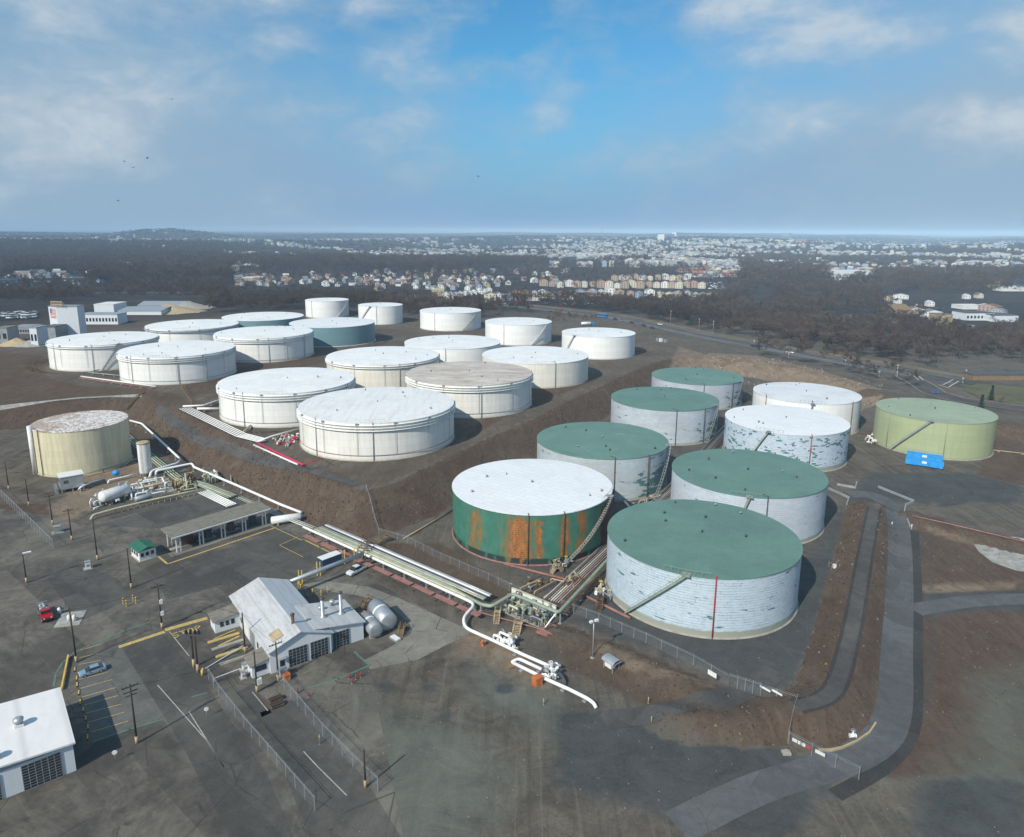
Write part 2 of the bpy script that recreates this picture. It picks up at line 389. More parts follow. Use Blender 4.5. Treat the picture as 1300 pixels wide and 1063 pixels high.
M['rw_clean'] = roof_white('clean_white_roof', (.76,.77,.78), amt=.22)
M['rw_spot'] = roof_white('spotted_white_roof', (.7,.71,.72), amt=.4, stain=(.3,.3,.3))
def roof_green(name, c, pale=.0, c2=(.34,.4,.36)):
    t = NT(name); P = t.pos(); p = t.obj()
    n = t.noise(P, .1, 6, .65, .5); col = t.mix(t.ramp(n, .3, .7), tuple(x*.86 for x in c), tuple(x*1.14 for x in c))
    col = t.mix(t.ramp(t.noise(P, 1.2, 5, .75), .5, .75, 0, .35), col, tuple(x*.6 for x in c))
    if pale: col = t.mix(t.math('MULTIPLY', t.ramp(t.noise(t.map(P, (.35,1.2,1)), .55, 5, .7), .64, .69), t.ramp(t.noise(P, .05, 2), .45, .6, 0, pale)), col, c2)
    v = t.n('ShaderNodeTexBrick'); v.inputs['Scale'].default_value = .14; v.inputs['Mortar Size'].default_value = .01
    t.set(v.inputs['Vector'], t.map(p, (1,1,1), (0,0,0), (0,0,R_(20)))); v.inputs['Color1'].default_value = (0,0,0,1); v.inputs['Color2'].default_value = (.3,.3,.3,1); v.inputs['Mortar'].default_value = (1,1,1,1)
    col = t.mix(t.math('MULTIPLY', t.ramp(v.outputs['Color'], 0, 1), .34), col, tuple(x*.6 for x in c))
    t.col(col); t.b.inputs['Roughness'].default_value = .65; return t.m
M['rg'] = roof_green('green_tank_roof', (.118,.215,.18))
M['rg_pale'] = roof_green('patchy_green_roof', (.128,.23,.195), .9)
M['rg_olive'] = roof_green('olive_tank_roof', (.3,.36,.26), .5, (.4,.22,.12))

# shell materials: UV x = metres round the shell (0 = side nearest the yard), y = metres up
def shell_plain(name, c, streak=(.45,.42,.36), amt=.3, course=True, seam=.2, low=None):
    t = NT(name); uv = t.uv(); s = t.sep(uv)
    st = t.noise(t.map(uv, (1, .07, 1)), .55, 6, .7); col = t.mix(t.ramp(st, .42, .72, 0, amt), c, streak)
    st2 = t.noise(t.map(uv, (2.2, .05, 1), (31, 0, 0)), 1.1, 4, .7); col = t.mix(t.ramp(st2, .55, .75, 0, amt), col, tuple(x*.75 for x in streak))
    b = t.n('ShaderNodeTexBrick'); t.set(b.inputs['Vector'], uv); b.inputs['Scale'].default_value = 1.; b.inputs['Brick Width'].default_value = 9.; b.inputs['Row Height'].default_value = 2.4
    b.inputs['Mortar Size'].default_value = .035; b.inputs['Color1'].default_value = (.93,.93,.93,1); b.inputs['Color2'].default_value = (1,1,1,1); b.inputs['Mortar'].default_value = (1-seam,)*3+(1,)
    col = t.mix(1., col, b.outputs['Color'], 'MULTIPLY')
    col = t.mix(t.ramp(t.math('ADD', s[1], t.math('MULTIPLY', t.noise(uv, .5, 4), 1.)), .9, 1.6, .45, 0), col, tuple(x*.62 for x in streak))
    if low: col = t.mix(t.ramp(s[1], low-.1, low+.1, 1, 0), col, tuple(x*.5 for x in c))
    t.col(col); t.b.inputs['Roughness'].default_value = .5; t.b.inputs['Specular IOR Level'].default_value = .35; return t.m
M['sw'] = shell_plain('white_shell', (.82,.815,.79), amt=.22)
M['sw2'] = shell_plain('stained_white_shell', (.78,.77,.73), (.5,.42,.3), .38)
M['sw3'] = shell_plain('cream_white_shell', (.76,.735,.66), (.48,.38,.26), .35)
M['sw4'] = shell_plain('clean_white_shell', (.83,.83,.815), amt=.15, seam=.1)
M['steal'] = shell_plain('teal_shell', (.16,.27,.3), (.12,.24,.24), .4)
M['solive'] = shell_plain('olive_shell', (.37,.42,.24), (.27,.3,.19), .4, seam=.22)
M['scream'] = shell_plain('cream_shell', (.66,.6,.42), (.33,.3,.2), .55, seam=.12)
def shell_silver(name, teal=.3, tealside=0., contrast=1., base=(.5,.6,.68), purple=0., lowband=1.8, side=1):
    t = NT(name); uv = t.uv(); s = t.sep(uv)
    b = t.n('ShaderNodeTexBrick'); t.set(b.inputs['Vector'], uv); b.inputs['Scale'].default_value = 1.; b.inputs['Brick Width'].default_value = 1.7; b.inputs['Row Height'].default_value = .62; b.offset_frequency = 2
    b.inputs['Mortar Size'].default_value = .042; b.inputs['Mortar Smooth'].default_value = .2; b.offset = .5
    b.inputs['Color1'].default_value = (0,0,0,1); b.inputs['Color2'].default_value = (1,1,1,1); b.inputs['Mortar'].default_value = (.5,.5,.5,1)
    br = t.ramp(b.outputs['Color'], 0, 1); mort = b.outputs['Fac']
    big = t.noise(t.map(uv, (.35, 1, 1)), .16, 5, .65, .4); fin = t.noise(uv, .9, 5, .75)
    col = t.mix(br, tuple(x*.95 for x in base), tuple(x*1.05 for x in base))
    col = t.mix(t.ramp(t.noise(t.map(uv, (1, .06, 1)), .7, 5, .7), .42, .7, 0, .45), col, (.52,.56,.6))
    col = t.mix(t.ramp(fin, .5, .8, 0, .35), col, (.2,.26,.28))
    if purple: col = t.mix(t.ramp(big, .42, .6, 0, purple), col, (.36,.35,.39))
    hl = t.ramp(t.math('PINGPONG', t.math('DIVIDE', s[1], .62), .5), .035, .075, 1, 0)
    mort = t.math('MAXIMUM', t.math('MULTIPLY', hl, .9), t.math('MULTIPLY', mort, t.ramp(t.noise(t.map(uv, (.8,1.2,1), (11,4,0)), .5, 4, .75), .5, .56)))
    mm = t.math('MULTIPLY', mort, t.ramp(t.math('ADD', t.noise(t.map(uv, (.5, 1.4, 1)), .22, 5, .75), t.math('MULTIPLY', t.math('SUBTRACT', fin, .5), .5)), .4, .58, .12, contrast))
    col = t.mix(mm, col, (.03,.1,.105))
    # whole panels missing, bare teal steel below
    cell = t.noise(t.map(uv, (.3, 1.1, 1), (7, 3, 0)), .55, 3, .6)
    if tealside:
        g = t.ramp(t.math('MULTIPLY', s[0], side), 8, 19, 0, 1); gg = t.math('MULTIPLY', g, t.ramp(s[1], 7.5, 11, 1, 0))
        cell = t.math('ADD', cell, t.math('MULTIPLY', gg, tealside))
    if teal > 1: cell = t.math('MULTIPLY', t.ramp(br, .52, .56), t.ramp(t.noise(t.map(uv, (.5,1,1), (3,3,0)), .35, 4, .7), .48, .56))
    k = t.ramp(t.math('ADD', cell, t.math('MULTIPLY', br, .1)), (.68-teal*.08) if teal <= 1 else .5, (.72-teal*.08) if teal <= 1 else .54)
    col = t.mix(k, col, t.mix(fin, (.06,.15,.155), (.1,.21,.21)))
    lb = t.ramp(t.math('ADD', s[1], t.math('MULTIPLY', t.noise(t.map(uv, (1,.3,1)), .5, 4), .7)), lowband-.1+.3, lowband+.3, 1, 0)
    col = t.mix(t.math('MULTIPLY', lb, t.ramp(fin, .3, .6, .75, 1)), col, t.mix(fin, (.2,.22,.19), (.4,.39,.3)))
    t.col(col); t.b.inputs['Roughness'].default_value = .5; t.b.inputs['Metallic'].default_value = .1; t.bump(mort, -.2, .05); return t.m
M['sv1'] = shell_silver('panelled_silver_shell', -.1, 0, 1.)
M['sv6'] = shell_silver('purplish_silver_shell', -.6, 0, .5, (.54,.6,.67), .35, 1.4)
M['sv3'] = shell_silver('patchy_silver_shell', .1, .28, .45, (.46,.53,.56), .4, .8)
M['sv4'] = shell_silver('weathered_silver_shell', -.2, .2, .4, (.48,.54,.59), .55, 1.)
M['sv5'] = shell_silver('dull_silver_shell', -.3, .22, .35, (.46,.5,.56), .6, .8)
M['sv7'] = shell_silver('chequered_silver_shell', 1.1, 0, 1., (.52,.61,.7), 0, 2.)
def shell_rust():
    t = NT('rust_streaked_green_shell'); uv = t.uv(); s = t.sep(uv)
    g = t.mix(t.ramp(t.noise(uv, .3, 5, .6), .3, .7), (.035,.13,.095), (.06,.19,.135))
    b = t.n('ShaderNodeTexBrick'); t.set(b.inputs['Vector'], uv); b.inputs['Scale'].default_value = 1.; b.inputs['Brick Width'].default_value = 1.5; b.inputs['Row Height'].default_value = .55; b.inputs['Mortar Size'].default_value = .06
    b.inputs['Color1'].default_value = (0,0,0,1); b.inputs['Color2'].default_value = (1,1,1,1)
    wob = t.math('MULTIPLY', t.math('SUBTRACT', t.noise(t.map(uv, (1,.9,1)), .45, 5, .75), .5), 6.5); ux = t.math('ADD', s[0], wob)
    def band(c, w): return t.ramp(t.math('ABSOLUTE', t.math('SUBTRACT', ux, c)), w*.15, w*1.35, 1, 0)
    m = t.math('MAXIMUM', t.math('MAXIMUM', band(-4.1, 5.2), t.math('MULTIPLY', band(-17.2, 3.6), .78)), t.math('MAXIMUM', band(1.2,1.4), t.math('MAXIMUM', t.math('MULTIPLY', band(8.3, 2.2), .86), t.math('MULTIPLY', band(13.6, 2.0), .9))))
    m = t.math('MAXIMUM', m, t.ramp(s[0], 19, 22))  # right end fully covered, to carry the painted shaded side
    m = t.math('MULTIPLY', m, t.ramp(s[1], 12.2, 13.8, 1, .35))
    st = t.noise(t.map(uv, (1, .16, 1)), .7, 6, .75, .2)
    fk = t.noise(t.map(uv, (1.3,.8,1), (5,9,0)), 2.6, 7, .85); kk = t.math('ADD', t.math('ADD', t.math('MULTIPLY', st, .42), t.math('MULTIPLY', fk, .63)), t.math('MULTIPLY', t.math('SUBTRACT', m, 1), .34)); k = t.ramp(kk, .43, .5)
    rust = t.mix(t.ramp(t.noise(t.map(uv, (1, .4, 1)), .8, 6, .7), .38, .66), (.15,.055,.02), (.5,.15,.035))
    rust = t.mix(t.math('MULTIPLY', b.outputs['Fac'], .6), rust, (.4,.24,.1))
    rust = t.mix(t.ramp(s[0], 18, 22), rust, (.06,.022,.014))  # right end goes dark brown: the tank's shaded side painted into the colour
    olive = t.mix(t.ramp(st, .4, .6), (.1,.12,.05), (.22,.13,.05))
    col = t.mix(t.ramp(t.math('ADD', st, t.math('MULTIPLY', t.math('SUBTRACT', m, 1), .4)), .22, .4), g, olive)
    col = t.mix(k, col, rust)
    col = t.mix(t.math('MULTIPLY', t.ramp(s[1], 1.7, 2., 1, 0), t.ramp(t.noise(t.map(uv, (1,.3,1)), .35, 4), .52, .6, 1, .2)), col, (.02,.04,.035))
    t.col(col); t.b.inputs['Roughness'].default_value = .65; return t.m
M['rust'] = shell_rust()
def gravel_roof():
    t = NT('gravel_tank_roof'); P = t.pos(); v = t.vor(P, 1.5, 'F1', 'Color'); r = t.sep(v)
    c = t.mix(t.ramp(r[0], .1, .7), (.36,.3,.27), (.82,.78,.75)); n = t.noise(P, .12, 4)
    c = t.mix(t.ramp(t.math('SUBTRACT', n, t.math('MULTIPLY', t.sep(t.obj())[0], .012)), .55, .68, 0, .7), c, (.36,.22,.14))
    c = t.mix(t.ramp(t.vor(P, 1.5), .35, .65, 0, .35), c, (.2,.16,.14)); t.col(c); t.bump(r[1], .6, .3); return t.m
M['gravelroof'] = gravel_roof()
def sheetmetal(name, c, d=2.2, rot=0., rust=.35, var=.3):
    t = NT(name); P = t.pos(); p = t.obj(); s = t.sep(t.map(p, (1,1,1), (0,0,0), (0,0,rot)))
    w = t.math('PINGPONG', t.math('MULTIPLY', s[0], d), .5); col = t.mix(t.ramp(w, .0, .12, .35, 0), c, tuple(x*.5 for x in c))
    col = t.mix(t.ramp(t.noise(t.map(p, (1, .25, .3)), .7, 6, .7), .45, .7, 0, var), col, tuple(x*.55 for x in c))
    col = t.mix(t.ramp(t.noise(P, .35, 6, .75, .6), .56, .72, 0, rust), col, (.32,.2,.12)); t.col(col); t.b.inputs['Roughness'].default_value = .55; return t.m
M['gar_roof'] = sheetmetal('rusty_white_roof', (.5,.505,.51), .35, 0, .9, .6)
M['gar_roof2'] = sheetmetal('grey_roof', (.5,.52,.54), .35, 0, .1)
M['wh_roof'] = sheetmetal('white_membrane_roof', (.76,.74,.72), .16, 0, .12, .18)
M['siding'] = sheetmetal('white_siding', (.64,.67,.7), 3., 0, .08, .15)
def wins(name, wall, win, sx, sy, fill=.5):
    t = NT(name); uv = t.uv(); b = t.n('ShaderNodeTexBrick'); t.set(b.inputs['Vector'], uv); b.offset = 0; b.inputs['Scale'].default_value = 1; b.inputs['Brick Width'].default_value = sx; b.inputs['Row Height'].default_value = sy
    b.inputs['Mortar Size'].default_value = min(sx, sy)*(1-fill)*.5; b.inputs['Color1'].default_value = (*win,1); b.inputs['Color2'].default_value = (*win,1); b.inputs['Mortar'].default_value = (*wall,1)
    t.col(b.outputs['Color']); t.b.inputs['Roughness'].default_value = .5; return t.m

# ---------------------------------------------------------------- ground sheet
def axis(a, b, step, lo, hi, g):
    m = list(np.arange(a, b+.01, step)); s = step; x = m[0]; L = []
    while x > lo: s *= g; x -= s; L.append(x)
    s = step; x = m[-1]; U = []
    while x < hi: s *= g; x += s; U.append(x)
    return np.array(L[::-1]+m+U)
def px_poly_attr(X, Y, polys, w=4.):
    a = np.zeros(X.shape)
    for poly, zz in polys:
        pts = [unp(p[0], p[1], zz) for p in poly]
        d = sdist(X, Y, pts); a = np.maximum(a, np.clip(.5-d/w, 0, 1))
    return a
def build_ground():
    xs = axis(-330, 340, 1.6, -45000, 45000, 1.05); ys = axis(66, 560, 1.7, -3000, 60000, 1.045)
    X, Y = np.meshgrid(xs, ys); Zv = zt(X, Y)
    gx = np.gradient(Zv, axis=1)/np.gradient(X, axis=1); gy = np.gradient(Zv, axis=0)/np.gradient(Y, axis=0)
    slope = np.hypot(gx, gy)
    near = 1-sstep(560, 720, np.hypot(X, Y*.9))
    grass = np.clip(sstep(.06, .16, slope), 0, 1)*near
    grass = np.maximum(grass, px_poly_attr(X, Y, [
        ([(1163,655),(1310,690),(1310,985),(1120,985),(1150,930),(1163,880)], 0), ([(1120,660),(1130,670),(1112,910),(1040,950),(1003,945),(1005,905),(1060,890),(1085,800),(1100,700)], 0),
        ([(700,812),(760,815),(900,880),(925,872),(925,905),(1000,900),(1000,945),(860,925),(790,880),(720,850)], 0),
        ([(1265,545),(1420,560),(1420,640),(1240,600)], 1), ([(-50,640),(60,640),(70,690),(-50,740)], 0), ([(660,470),(700,468),(760,482),(660,520),(590,560)], 8)]))
    grass = np.maximum(grass, .9*px_poly_attr(X, Y, [([(-60,446),(55,452),(62,482),(110,492),(184,494),(230,500),(240,515),(183,500),(0,514),(-60,520)], 8.6), ([(300,468),(420,452),(428,458),(330,480),(278,495),(240,505),(230,492)], 8)], 5.))
    grass = np.maximum(grass, px_poly_attr(X, Y, [([(560,690),(700,778),(620,760),(470,690)], 0), ([(200,515),(340,600),(440,625),(470,690),(360,630),(240,590),(160,545)], 2)], 3.))
    sand = px_poly_attr(X, Y, [([(900,450),(960,452),(1040,468),(1120,492),(1060,490),(960,468),(890,462)], 6), ([(960,485),(1120,505),(1090,515)], 3),
        ([(80,605),(170,585),(200,600),(180,625),(110,650),(85,640)], 0), ([(60,645),(80,632),(105,655),(80,665)], 0)], 5.)
    sand = np.maximum(sand, .62*px_poly_attr(X, Y, [([(755,808),(850,850),(925,873),(900,885),(800,860),(750,830)], 0), ([(560,790),(640,800),(720,880),(660,880),(570,830)], 0), ([(1130,740),(1300,735),(1300,752),(1180,758)], 0),
        ([(840,475),(860,440),(905,452),(880,470)], 7), ([(1163,660),(1300,700),(1300,712),(1180,676)], 1)], 6.))
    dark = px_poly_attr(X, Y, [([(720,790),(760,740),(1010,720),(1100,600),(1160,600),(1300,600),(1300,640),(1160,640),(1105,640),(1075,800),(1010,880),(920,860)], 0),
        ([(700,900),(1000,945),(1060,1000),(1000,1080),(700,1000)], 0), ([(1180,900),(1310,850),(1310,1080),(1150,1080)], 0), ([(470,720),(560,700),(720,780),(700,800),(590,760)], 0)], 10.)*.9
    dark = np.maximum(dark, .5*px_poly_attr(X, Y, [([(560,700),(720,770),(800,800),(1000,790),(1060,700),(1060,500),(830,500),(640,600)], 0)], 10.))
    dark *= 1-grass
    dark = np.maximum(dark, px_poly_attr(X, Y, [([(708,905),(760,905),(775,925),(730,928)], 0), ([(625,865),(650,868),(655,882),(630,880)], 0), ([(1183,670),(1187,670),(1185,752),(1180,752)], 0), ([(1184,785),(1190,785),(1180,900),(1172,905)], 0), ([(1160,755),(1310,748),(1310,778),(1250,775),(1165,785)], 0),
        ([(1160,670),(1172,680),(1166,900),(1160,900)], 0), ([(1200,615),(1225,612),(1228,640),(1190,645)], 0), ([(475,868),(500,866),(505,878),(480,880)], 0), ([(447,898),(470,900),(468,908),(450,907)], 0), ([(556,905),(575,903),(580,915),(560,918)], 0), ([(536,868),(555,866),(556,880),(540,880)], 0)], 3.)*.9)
    film = px_poly_attr(X, Y, [([(440,905),(500,903),(590,925),(640,985),(600,1080),(430,1080)], 0), ([(760,908),(830,915),(900,955),(1000,975),(1000,1010),(850,990),(800,945)], 0), ([(1245,865),(1310,850),(1310,1080),(1180,1080),(1200,1000),(1240,930)], 0), ([(600,840),(680,870),(760,930),(700,930),(600,880)], 0)], 14.)
    pad = sstep(5.8, 7., Zv)*near*(Y < 620)
    dark = dark*(1-pad); far = 1-near
    me = bpy.data.meshes.new('ground'); ny, nx = X.shape
    me.vertices.add(nx*ny); me.vertices.foreach_set('co', np.stack([X, Y, Zv], -1).astype(np.float32).ravel())
    idx = np.arange(nx*ny).reshape(ny, nx); q = np.stack([idx[:-1,:-1], idx[:-1,1:], idx[1:,1:], idx[1:,:-1]], -1).reshape(-1, 4)
    me.loops.add(q.size); me.loops.foreach_set('vertex_index', q.ravel().astype(np.int32))
    me.polygons.add(len(q)); me.polygons.foreach_set('loop_start', (np.arange(len(q))*4).astype(np.int32)); me.polygons.foreach_set('loop_total', np.full(len(q), 4, np.int32))
    me.update(); me.validate()
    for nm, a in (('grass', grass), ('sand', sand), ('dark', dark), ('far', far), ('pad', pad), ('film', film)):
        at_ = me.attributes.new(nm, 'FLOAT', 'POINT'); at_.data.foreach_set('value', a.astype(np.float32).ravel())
    me.polygons.foreach_set('use_smooth', np.ones(len(q), bool)); me.materials.append(M['ground'])
    o = bpy.data.objects.new('ground', me); put(o); o['kind'] = 'structure'
build_ground()

def sheet(name, polys, m, off=.01, z=0., kind='structure'):
    b = MB()
    for poly in polys:
        w = [unp(p[0], p[1], z) for p in poly]
        # ear-free fan via bmesh ngon: keep polygons simple
        if sum(w[i][0]*w[(i+1)%len(w)][1]-w[(i+1)%len(w)][0]*w[i][1] for i in range(len(w))) < 0: w = w[::-1]
        b.add([(x, y, z+off) for x, y in w], [list(range(len(w)))], 0)
    o = b.build(name, m)
    bm_ = __import__('bmesh').new(); bm_.from_mesh(o.data); __import__('bmesh').ops.triangulate(bm_, faces=bm_.faces[:]); bm_.to_mesh(o.data); bm_.free()
    o['kind'] = kind; return o
def ribbon(name, pts, width, m, off=.05, step=3., across=3, mb=None, xo=0., dz=None):
    P = [Vector((p[0], p[1])) for p in pts]; out = []
    for a, b in zip(P[:-1], P[1:]):
        n = max(1, int((b-a).length/step))
        for i in range(n): out.append(a+(b-a)*i/n)
    out.append(P[-1]); n = len(out); A = []
    for i, p in enumerate(out):
        d = (out[min(i+1, n-1)]-out[max(i-1, 0)]).normalized(); s = Vector((d.y, -d.x)); w = width(i/(n-1)) if callable(width) else width
        for k in range(across+1): A.append(p+s*(xo+w*(k/across-.5)))
    ax = np.array([v.x for v in A]); ay = np.array([v.y for v in A]); az = zt(ax, ay)
    b = mb or MB(); base = len(b.v)
    b.v += [(float(x), float(y), float(z)+off) for x, y, z in zip(ax, ay, az)]; q = across+1
    for i in range(n-1):
        for k in range(across): b.f.append([base+i*q+k, base+i*q+k+1, base+(i+1)*q+k+1, base+(i+1)*q+k]); b.m.append(0); b.sm.append(True)
    if mb: return
    o = b.build(name, m); o['kind'] = 'structure'; return o
def line_marks(name, segs, w, m, off, z=0.):
    b = MB()
    for s in segs:
        pts = [Vector((*unp(p[0], p[1], z), 0)) for p in s[:-1]] if isinstance(s[-1], float) else [Vector((*unp(p[0], p[1], z), 0)) for p in s]
        ww = s[-1] if isinstance(s[-1], float) else w
        for a, c in zip(pts[:-1], pts[1:]):
            d = (c-a).normalized(); q = Vector((d.y, -d.x, 0))*ww/2; a = a-d*ww*.3; c = c+d*ww*.3
            b.add([(v.x, v.y, z+off) for v in (a+q, c+q, c-q, a-q)], [(0,1,2,3)] if True else [], 0)
    o = b.build(name, m); o['kind'] = 'structure'; return o

# yard surfaces (each sheet one step above the last)
sheet('yard_asphalt', [[(-260,700),(-40,640),(62,655),(110,668),(250,612),(300,646),(345,640),(400,668),(470,735),(560,784),(500,835),(470,850),(520,1100),(-200,1100)]], M['asphalt'], .008)
sheet('asphalt_patch', [[(262,628),(330,640),(232,672),(120,668)], [(205,745),(262,705),(360,672),(420,700),(372,742),(300,738),(210,762)],[(93,712),(150,735),(168,760),(100,790),(60,735)]], M['asphalt_new'], .014)
sheet('parking_lot', [[(94,845),(152,816),(186,822),(225,905),(245,940),(218,930),(208,912),(118,942)]], M['lot'], .02)
sheet('entrance_road', [[(152,818),(206,803),(262,870),(340,985),(380,1080),(300,1080),(236,955)]], M['asphalt_new'], .026)
sheet('gate_lane', [[(330,905),(385,885),(470,1000),(520,1080),(400,1080)], [(300,880),(320,868),(345,905),(330,912)]], M['asphalt_new'], .02)
sheet('concrete_drive', [[(378,742),(413,738),(468,745),(507,760),(560,784),(600,802),(530,838),(470,850),(463,838),(495,822),(520,806),(524,800),(518,790),(489,765),(454,756),(425,752)]], M['concrete_road'], .02)
0 and sheet('service_road', [[(1056,617),(1110,616),(1147,640),(1157,669),(1160,763),(1158,830),(1158,900),(1119,900),(1115,891),(1119,826),(1126,763),(1132,669),(1122,648),(1104,634),(1086,638),(1078,646),(1060,640)]], M['drive'], .012)
0 and sheet('service_road_end', [[(1119,893),(1158,900),(1156,918),(1143,940),(1115,967),(1060,1000),(900,1040),(880,1000),(1000,975),(1000,958),(1040,953),(1088,942),(1112,920)]], M['drive_light'], .014)
sheet('concrete_slab', [[(1226,674),(1320,686),(1320,730),(1288,724),(1260,714),(1242,700)]], M['pale'], .02)
0 and sheet('puddle_stain', [[(560,905),(600,880),(660,890),(700,920),(720,960),(640,985),(560,960)], [(765,905),(800,900),(830,925),(850,945),(900,965),(860,975),(800,950)], [(1250,880),(1310,860),(1310,960),(1270,930)]], M['hazepale'], .009)
pk = [((540,450),(735,400)),((555,510),(770,450)),((565,570),(795,505)),((580,625),(810,560)),((595,680),(830,620)),((605,745),(850,675)),((630,810),(880,735)),((545,345),(690,318)),((545,300),(670,270)),((550,248),(700,205))]
line_marks('parking_line', [[(a[0]/5.417, 780+a[1]/5.417), (b[0]/5.417, 780+b[1]/5.417)] for a, b in pk], .16, M['yline'], .032)
line_marks('lane_bar', [[(153,821),(207,803),1.1], [(212,799.5),(261,785.5),1.3]], 1., M['yline'], .034)
line_marks('canopy_line', [[(197.7,704),(212.7,716.3),(350,670),.55], [(344,668),(383,686),.25], [(384.8,707.4),(354.8,692.4),(377.8,681.8),.2], [(385,685),(425.5,704.8),.5]], .4, M['yline'], .032)
line_marks('yard_lane_line', [[(197,706),(185,690)],[(240,904),(284,974)],[(215,802),(240,833)],[(200,870),(262,940),(284,974)],[(320.5,879),(340,902.6)],[(385.5,954.5),(403.6,974),(440,1010)],[(1119.5,800),(1119.5,801)]], .16, M['wline'], .036)
line_marks('yellow_kerb_line', [[(272,811),(298,800)],[(278,820),(303,808),.5]], .3, M['yline'], .034)
line_marks('green_line', [[(68,872),(71,855),(80,841),(95,828),(115,819),(160,800),(190,790)], [(118,942),(165,926),(205,914)], [(390,874),(430,862),(469,845),(450,828)], [(244,885),(262,880)]], .35, M['gline'], .04)
def wpx(l, z=0): return [unp(p[0], p[1], z) for p in l]
def apx(l): return [tuple(at(*p)[:2]) for p in l]
def smooth(P, k=3):
    for _ in range(k):
        Q = [P[0]]
        for a, b in zip(P[:-1], P[1:]): Q += [(a[0]*.75+b[0]*.25, a[1]*.75+b[1]*.25), (a[0]*.25+b[0]*.75, a[1]*.25+b[1]*.75)]
        P = Q+[P[-1]]
    return P
SR = smooth(wpx([(1078,628),(1105,627),(1130,640),(1143,672),(1142,763),(1138,830),(1137,895),(1125,935),(1088,962),(1030,980),(960,1000),(860,1050)]))
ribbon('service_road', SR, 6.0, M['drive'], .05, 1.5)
ribbon('road_shoulder', smooth(wpx([(1160,675),(1164,763),(1163,830),(1163,900),(1155,940),(1125,975),(1060,1010)])), 2.6, M['drive_dark'], .03, 1.5)
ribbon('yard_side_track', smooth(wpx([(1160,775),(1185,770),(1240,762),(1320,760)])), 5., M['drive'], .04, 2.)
ribbon('berm_track_edge', smooth(wpx([(1110,645),(1103,680),(1092,740),(1084,790),(1065,868),(1048,888),(1011,897)], 2.6)), 4.2, M['drive_dark'], .035, 1.5)
ribbon('berm_track', smooth(wpx([(1110,645),(1103,680),(1092,740),(1084,790),(1065,868),(1048,888),(1011,897)], 2.6)), 2.8, M['gravel_track'], .06, 1.5)
ribbon('gate_track', wpx([(770,912),(850,903),(915,890),(960,868),(985,850)], .4), 5., M['gravel_track'], .12, 2.)
ribbon('lip_track', wpx([(200,515),(257,550),(330,580),(400,600),(455,618)], 7.6), 4., M['gravel_track'], .08, 3.)
ribbon('ledge_track', wpx([(-60,520),(0,513),(100,503),(180,499)], 9), 3., M['pale'], .12, 3.)
# highway and roundabout
HW = apx([(-200,374),(100,372),(300,372),(420,374),(545,379),(640,388),(700,394.6),(769,403),(829,415),(875,425.5),(935,437),(1000,449),(1090,465),(1150,476),(1215,488)])
ribbon('highway', HW, 13., M['road_far'], .25, 6.)
ribbon('verge', HW[3:], 9., mat('dry_verge', (.17,.135,.09), .95, var=.4, scale=.08, dirt=(.09,.07,.045)), .2, 6., xo=-25.)
ribbon('highway_far_side', HW[3:], 9., M['road_far'], .25, 6., xo=-15.)
mbv = MB()
for xo in (-6.2, -.2, .2, 6.2): ribbon('', HW[3:], .22, None, .3, 6., 1, mb=mbv, xo=xo)
o = mbv.build('highway_marking', M['wline']); o['kind'] = 'structure'
RB = apx([(1150,478),(1170,489),(1185,499),(1215,508),(1300,520),(1400,533)])
ribbon('roundabout_road', RB, 11., M['asphalt_new'], .3, 3.)
ribbon('roundabout_road_far', apx([(1160,479),(1230,486),(1300,492),(1400,500)]), 12., M['asphalt_new'], .32, 3.)
mbv = MB(); ribbon('', RB, .5, None, .42, 3., 1, mb=mbv, xo=6.); ribbon('', RB, .5, None, .42, 3., 1, mb=mbv, xo=-6.)
o = mbv.build('kerb', M['concrete']); o['kind'] = 'structure'
b = MB(); gi = apx([(1222,496),(1240,488),(1320,494),(1420,505),(1420,530),(1320,515),(1250,507)])
b.prism([(x, y) for x, y in gi][::-1], 4.2, 4.75); o = b.build('grass_island', M['lawn']); o['kind'] = 'structure'
b = MB()
for a, c in (((1197,490),(1210,483)),((1204,493),(1217,485)),((1192,490),(1204,494)),((1160,478),(1166,484)),((1165,477),(1172,484))):
    p, q = at(*a), at(*c); d = (q-p).normalized(); s = Vector((d.y, -d.x, 0))*.4
    b.add([p+s, q+s, q-s, p-s], [(0,1,2,3)])
for v in range(len(b.v)): b.v[v] = (b.v[v][0], b.v[v][1], 4.82)
o = b.build('splitter_marking', M['wline']); o['kind'] = 'structure'

# painted word on the entrance road, read from the gate side
def ground_word():
    b = MB(); A = Vector((*unp(220.5,808.5), 0)); B_ = Vector((*unp(258,796.5), 0)); d = (B_-A).normalized(); n = Vector((-d.y, d.x, 0)); L = (B_-A).length
    G = {'S': [((1,1),(0,1)),((0,1),(0,.5)),((0,.5),(1,.5)),((1,.5),(1,0)),((1,0),(0,0))], 'T': [((0,1),(1,1)),((.5,1),(.5,0))], 'O': [((0,0),(1,0)),((1,0),(1,1)),((1,1),(0,1)),((0,1),(0,0))], 'P': [((0,0),(0,1)),((0,1),(1,1)),((1,1),(1,.5)),((1,.5),(0,.5))]}
    for i, ch in enumerate('STOP'):
        for (a, c), (e, f) in G[ch]:
            p = A+d*(L*(i/4)+a*L*.15)+n*(c*1.9-.6); q = A+d*(L*(i/4)+e*L*.15)+n*(f*1.9-.6); t = (q-p).normalized(); s = Vector((t.y,-t.x,0))*.16; p = p-t*.16; q = q+t*.16
            b.add([(v.x, v.y, .05) for v in (p+s, q+s, q-s, p-s)], [(0,1,2,3)])
    o = b.build('painted_stop_word', M['yline']); o['kind'] = 'structure'
ground_word()

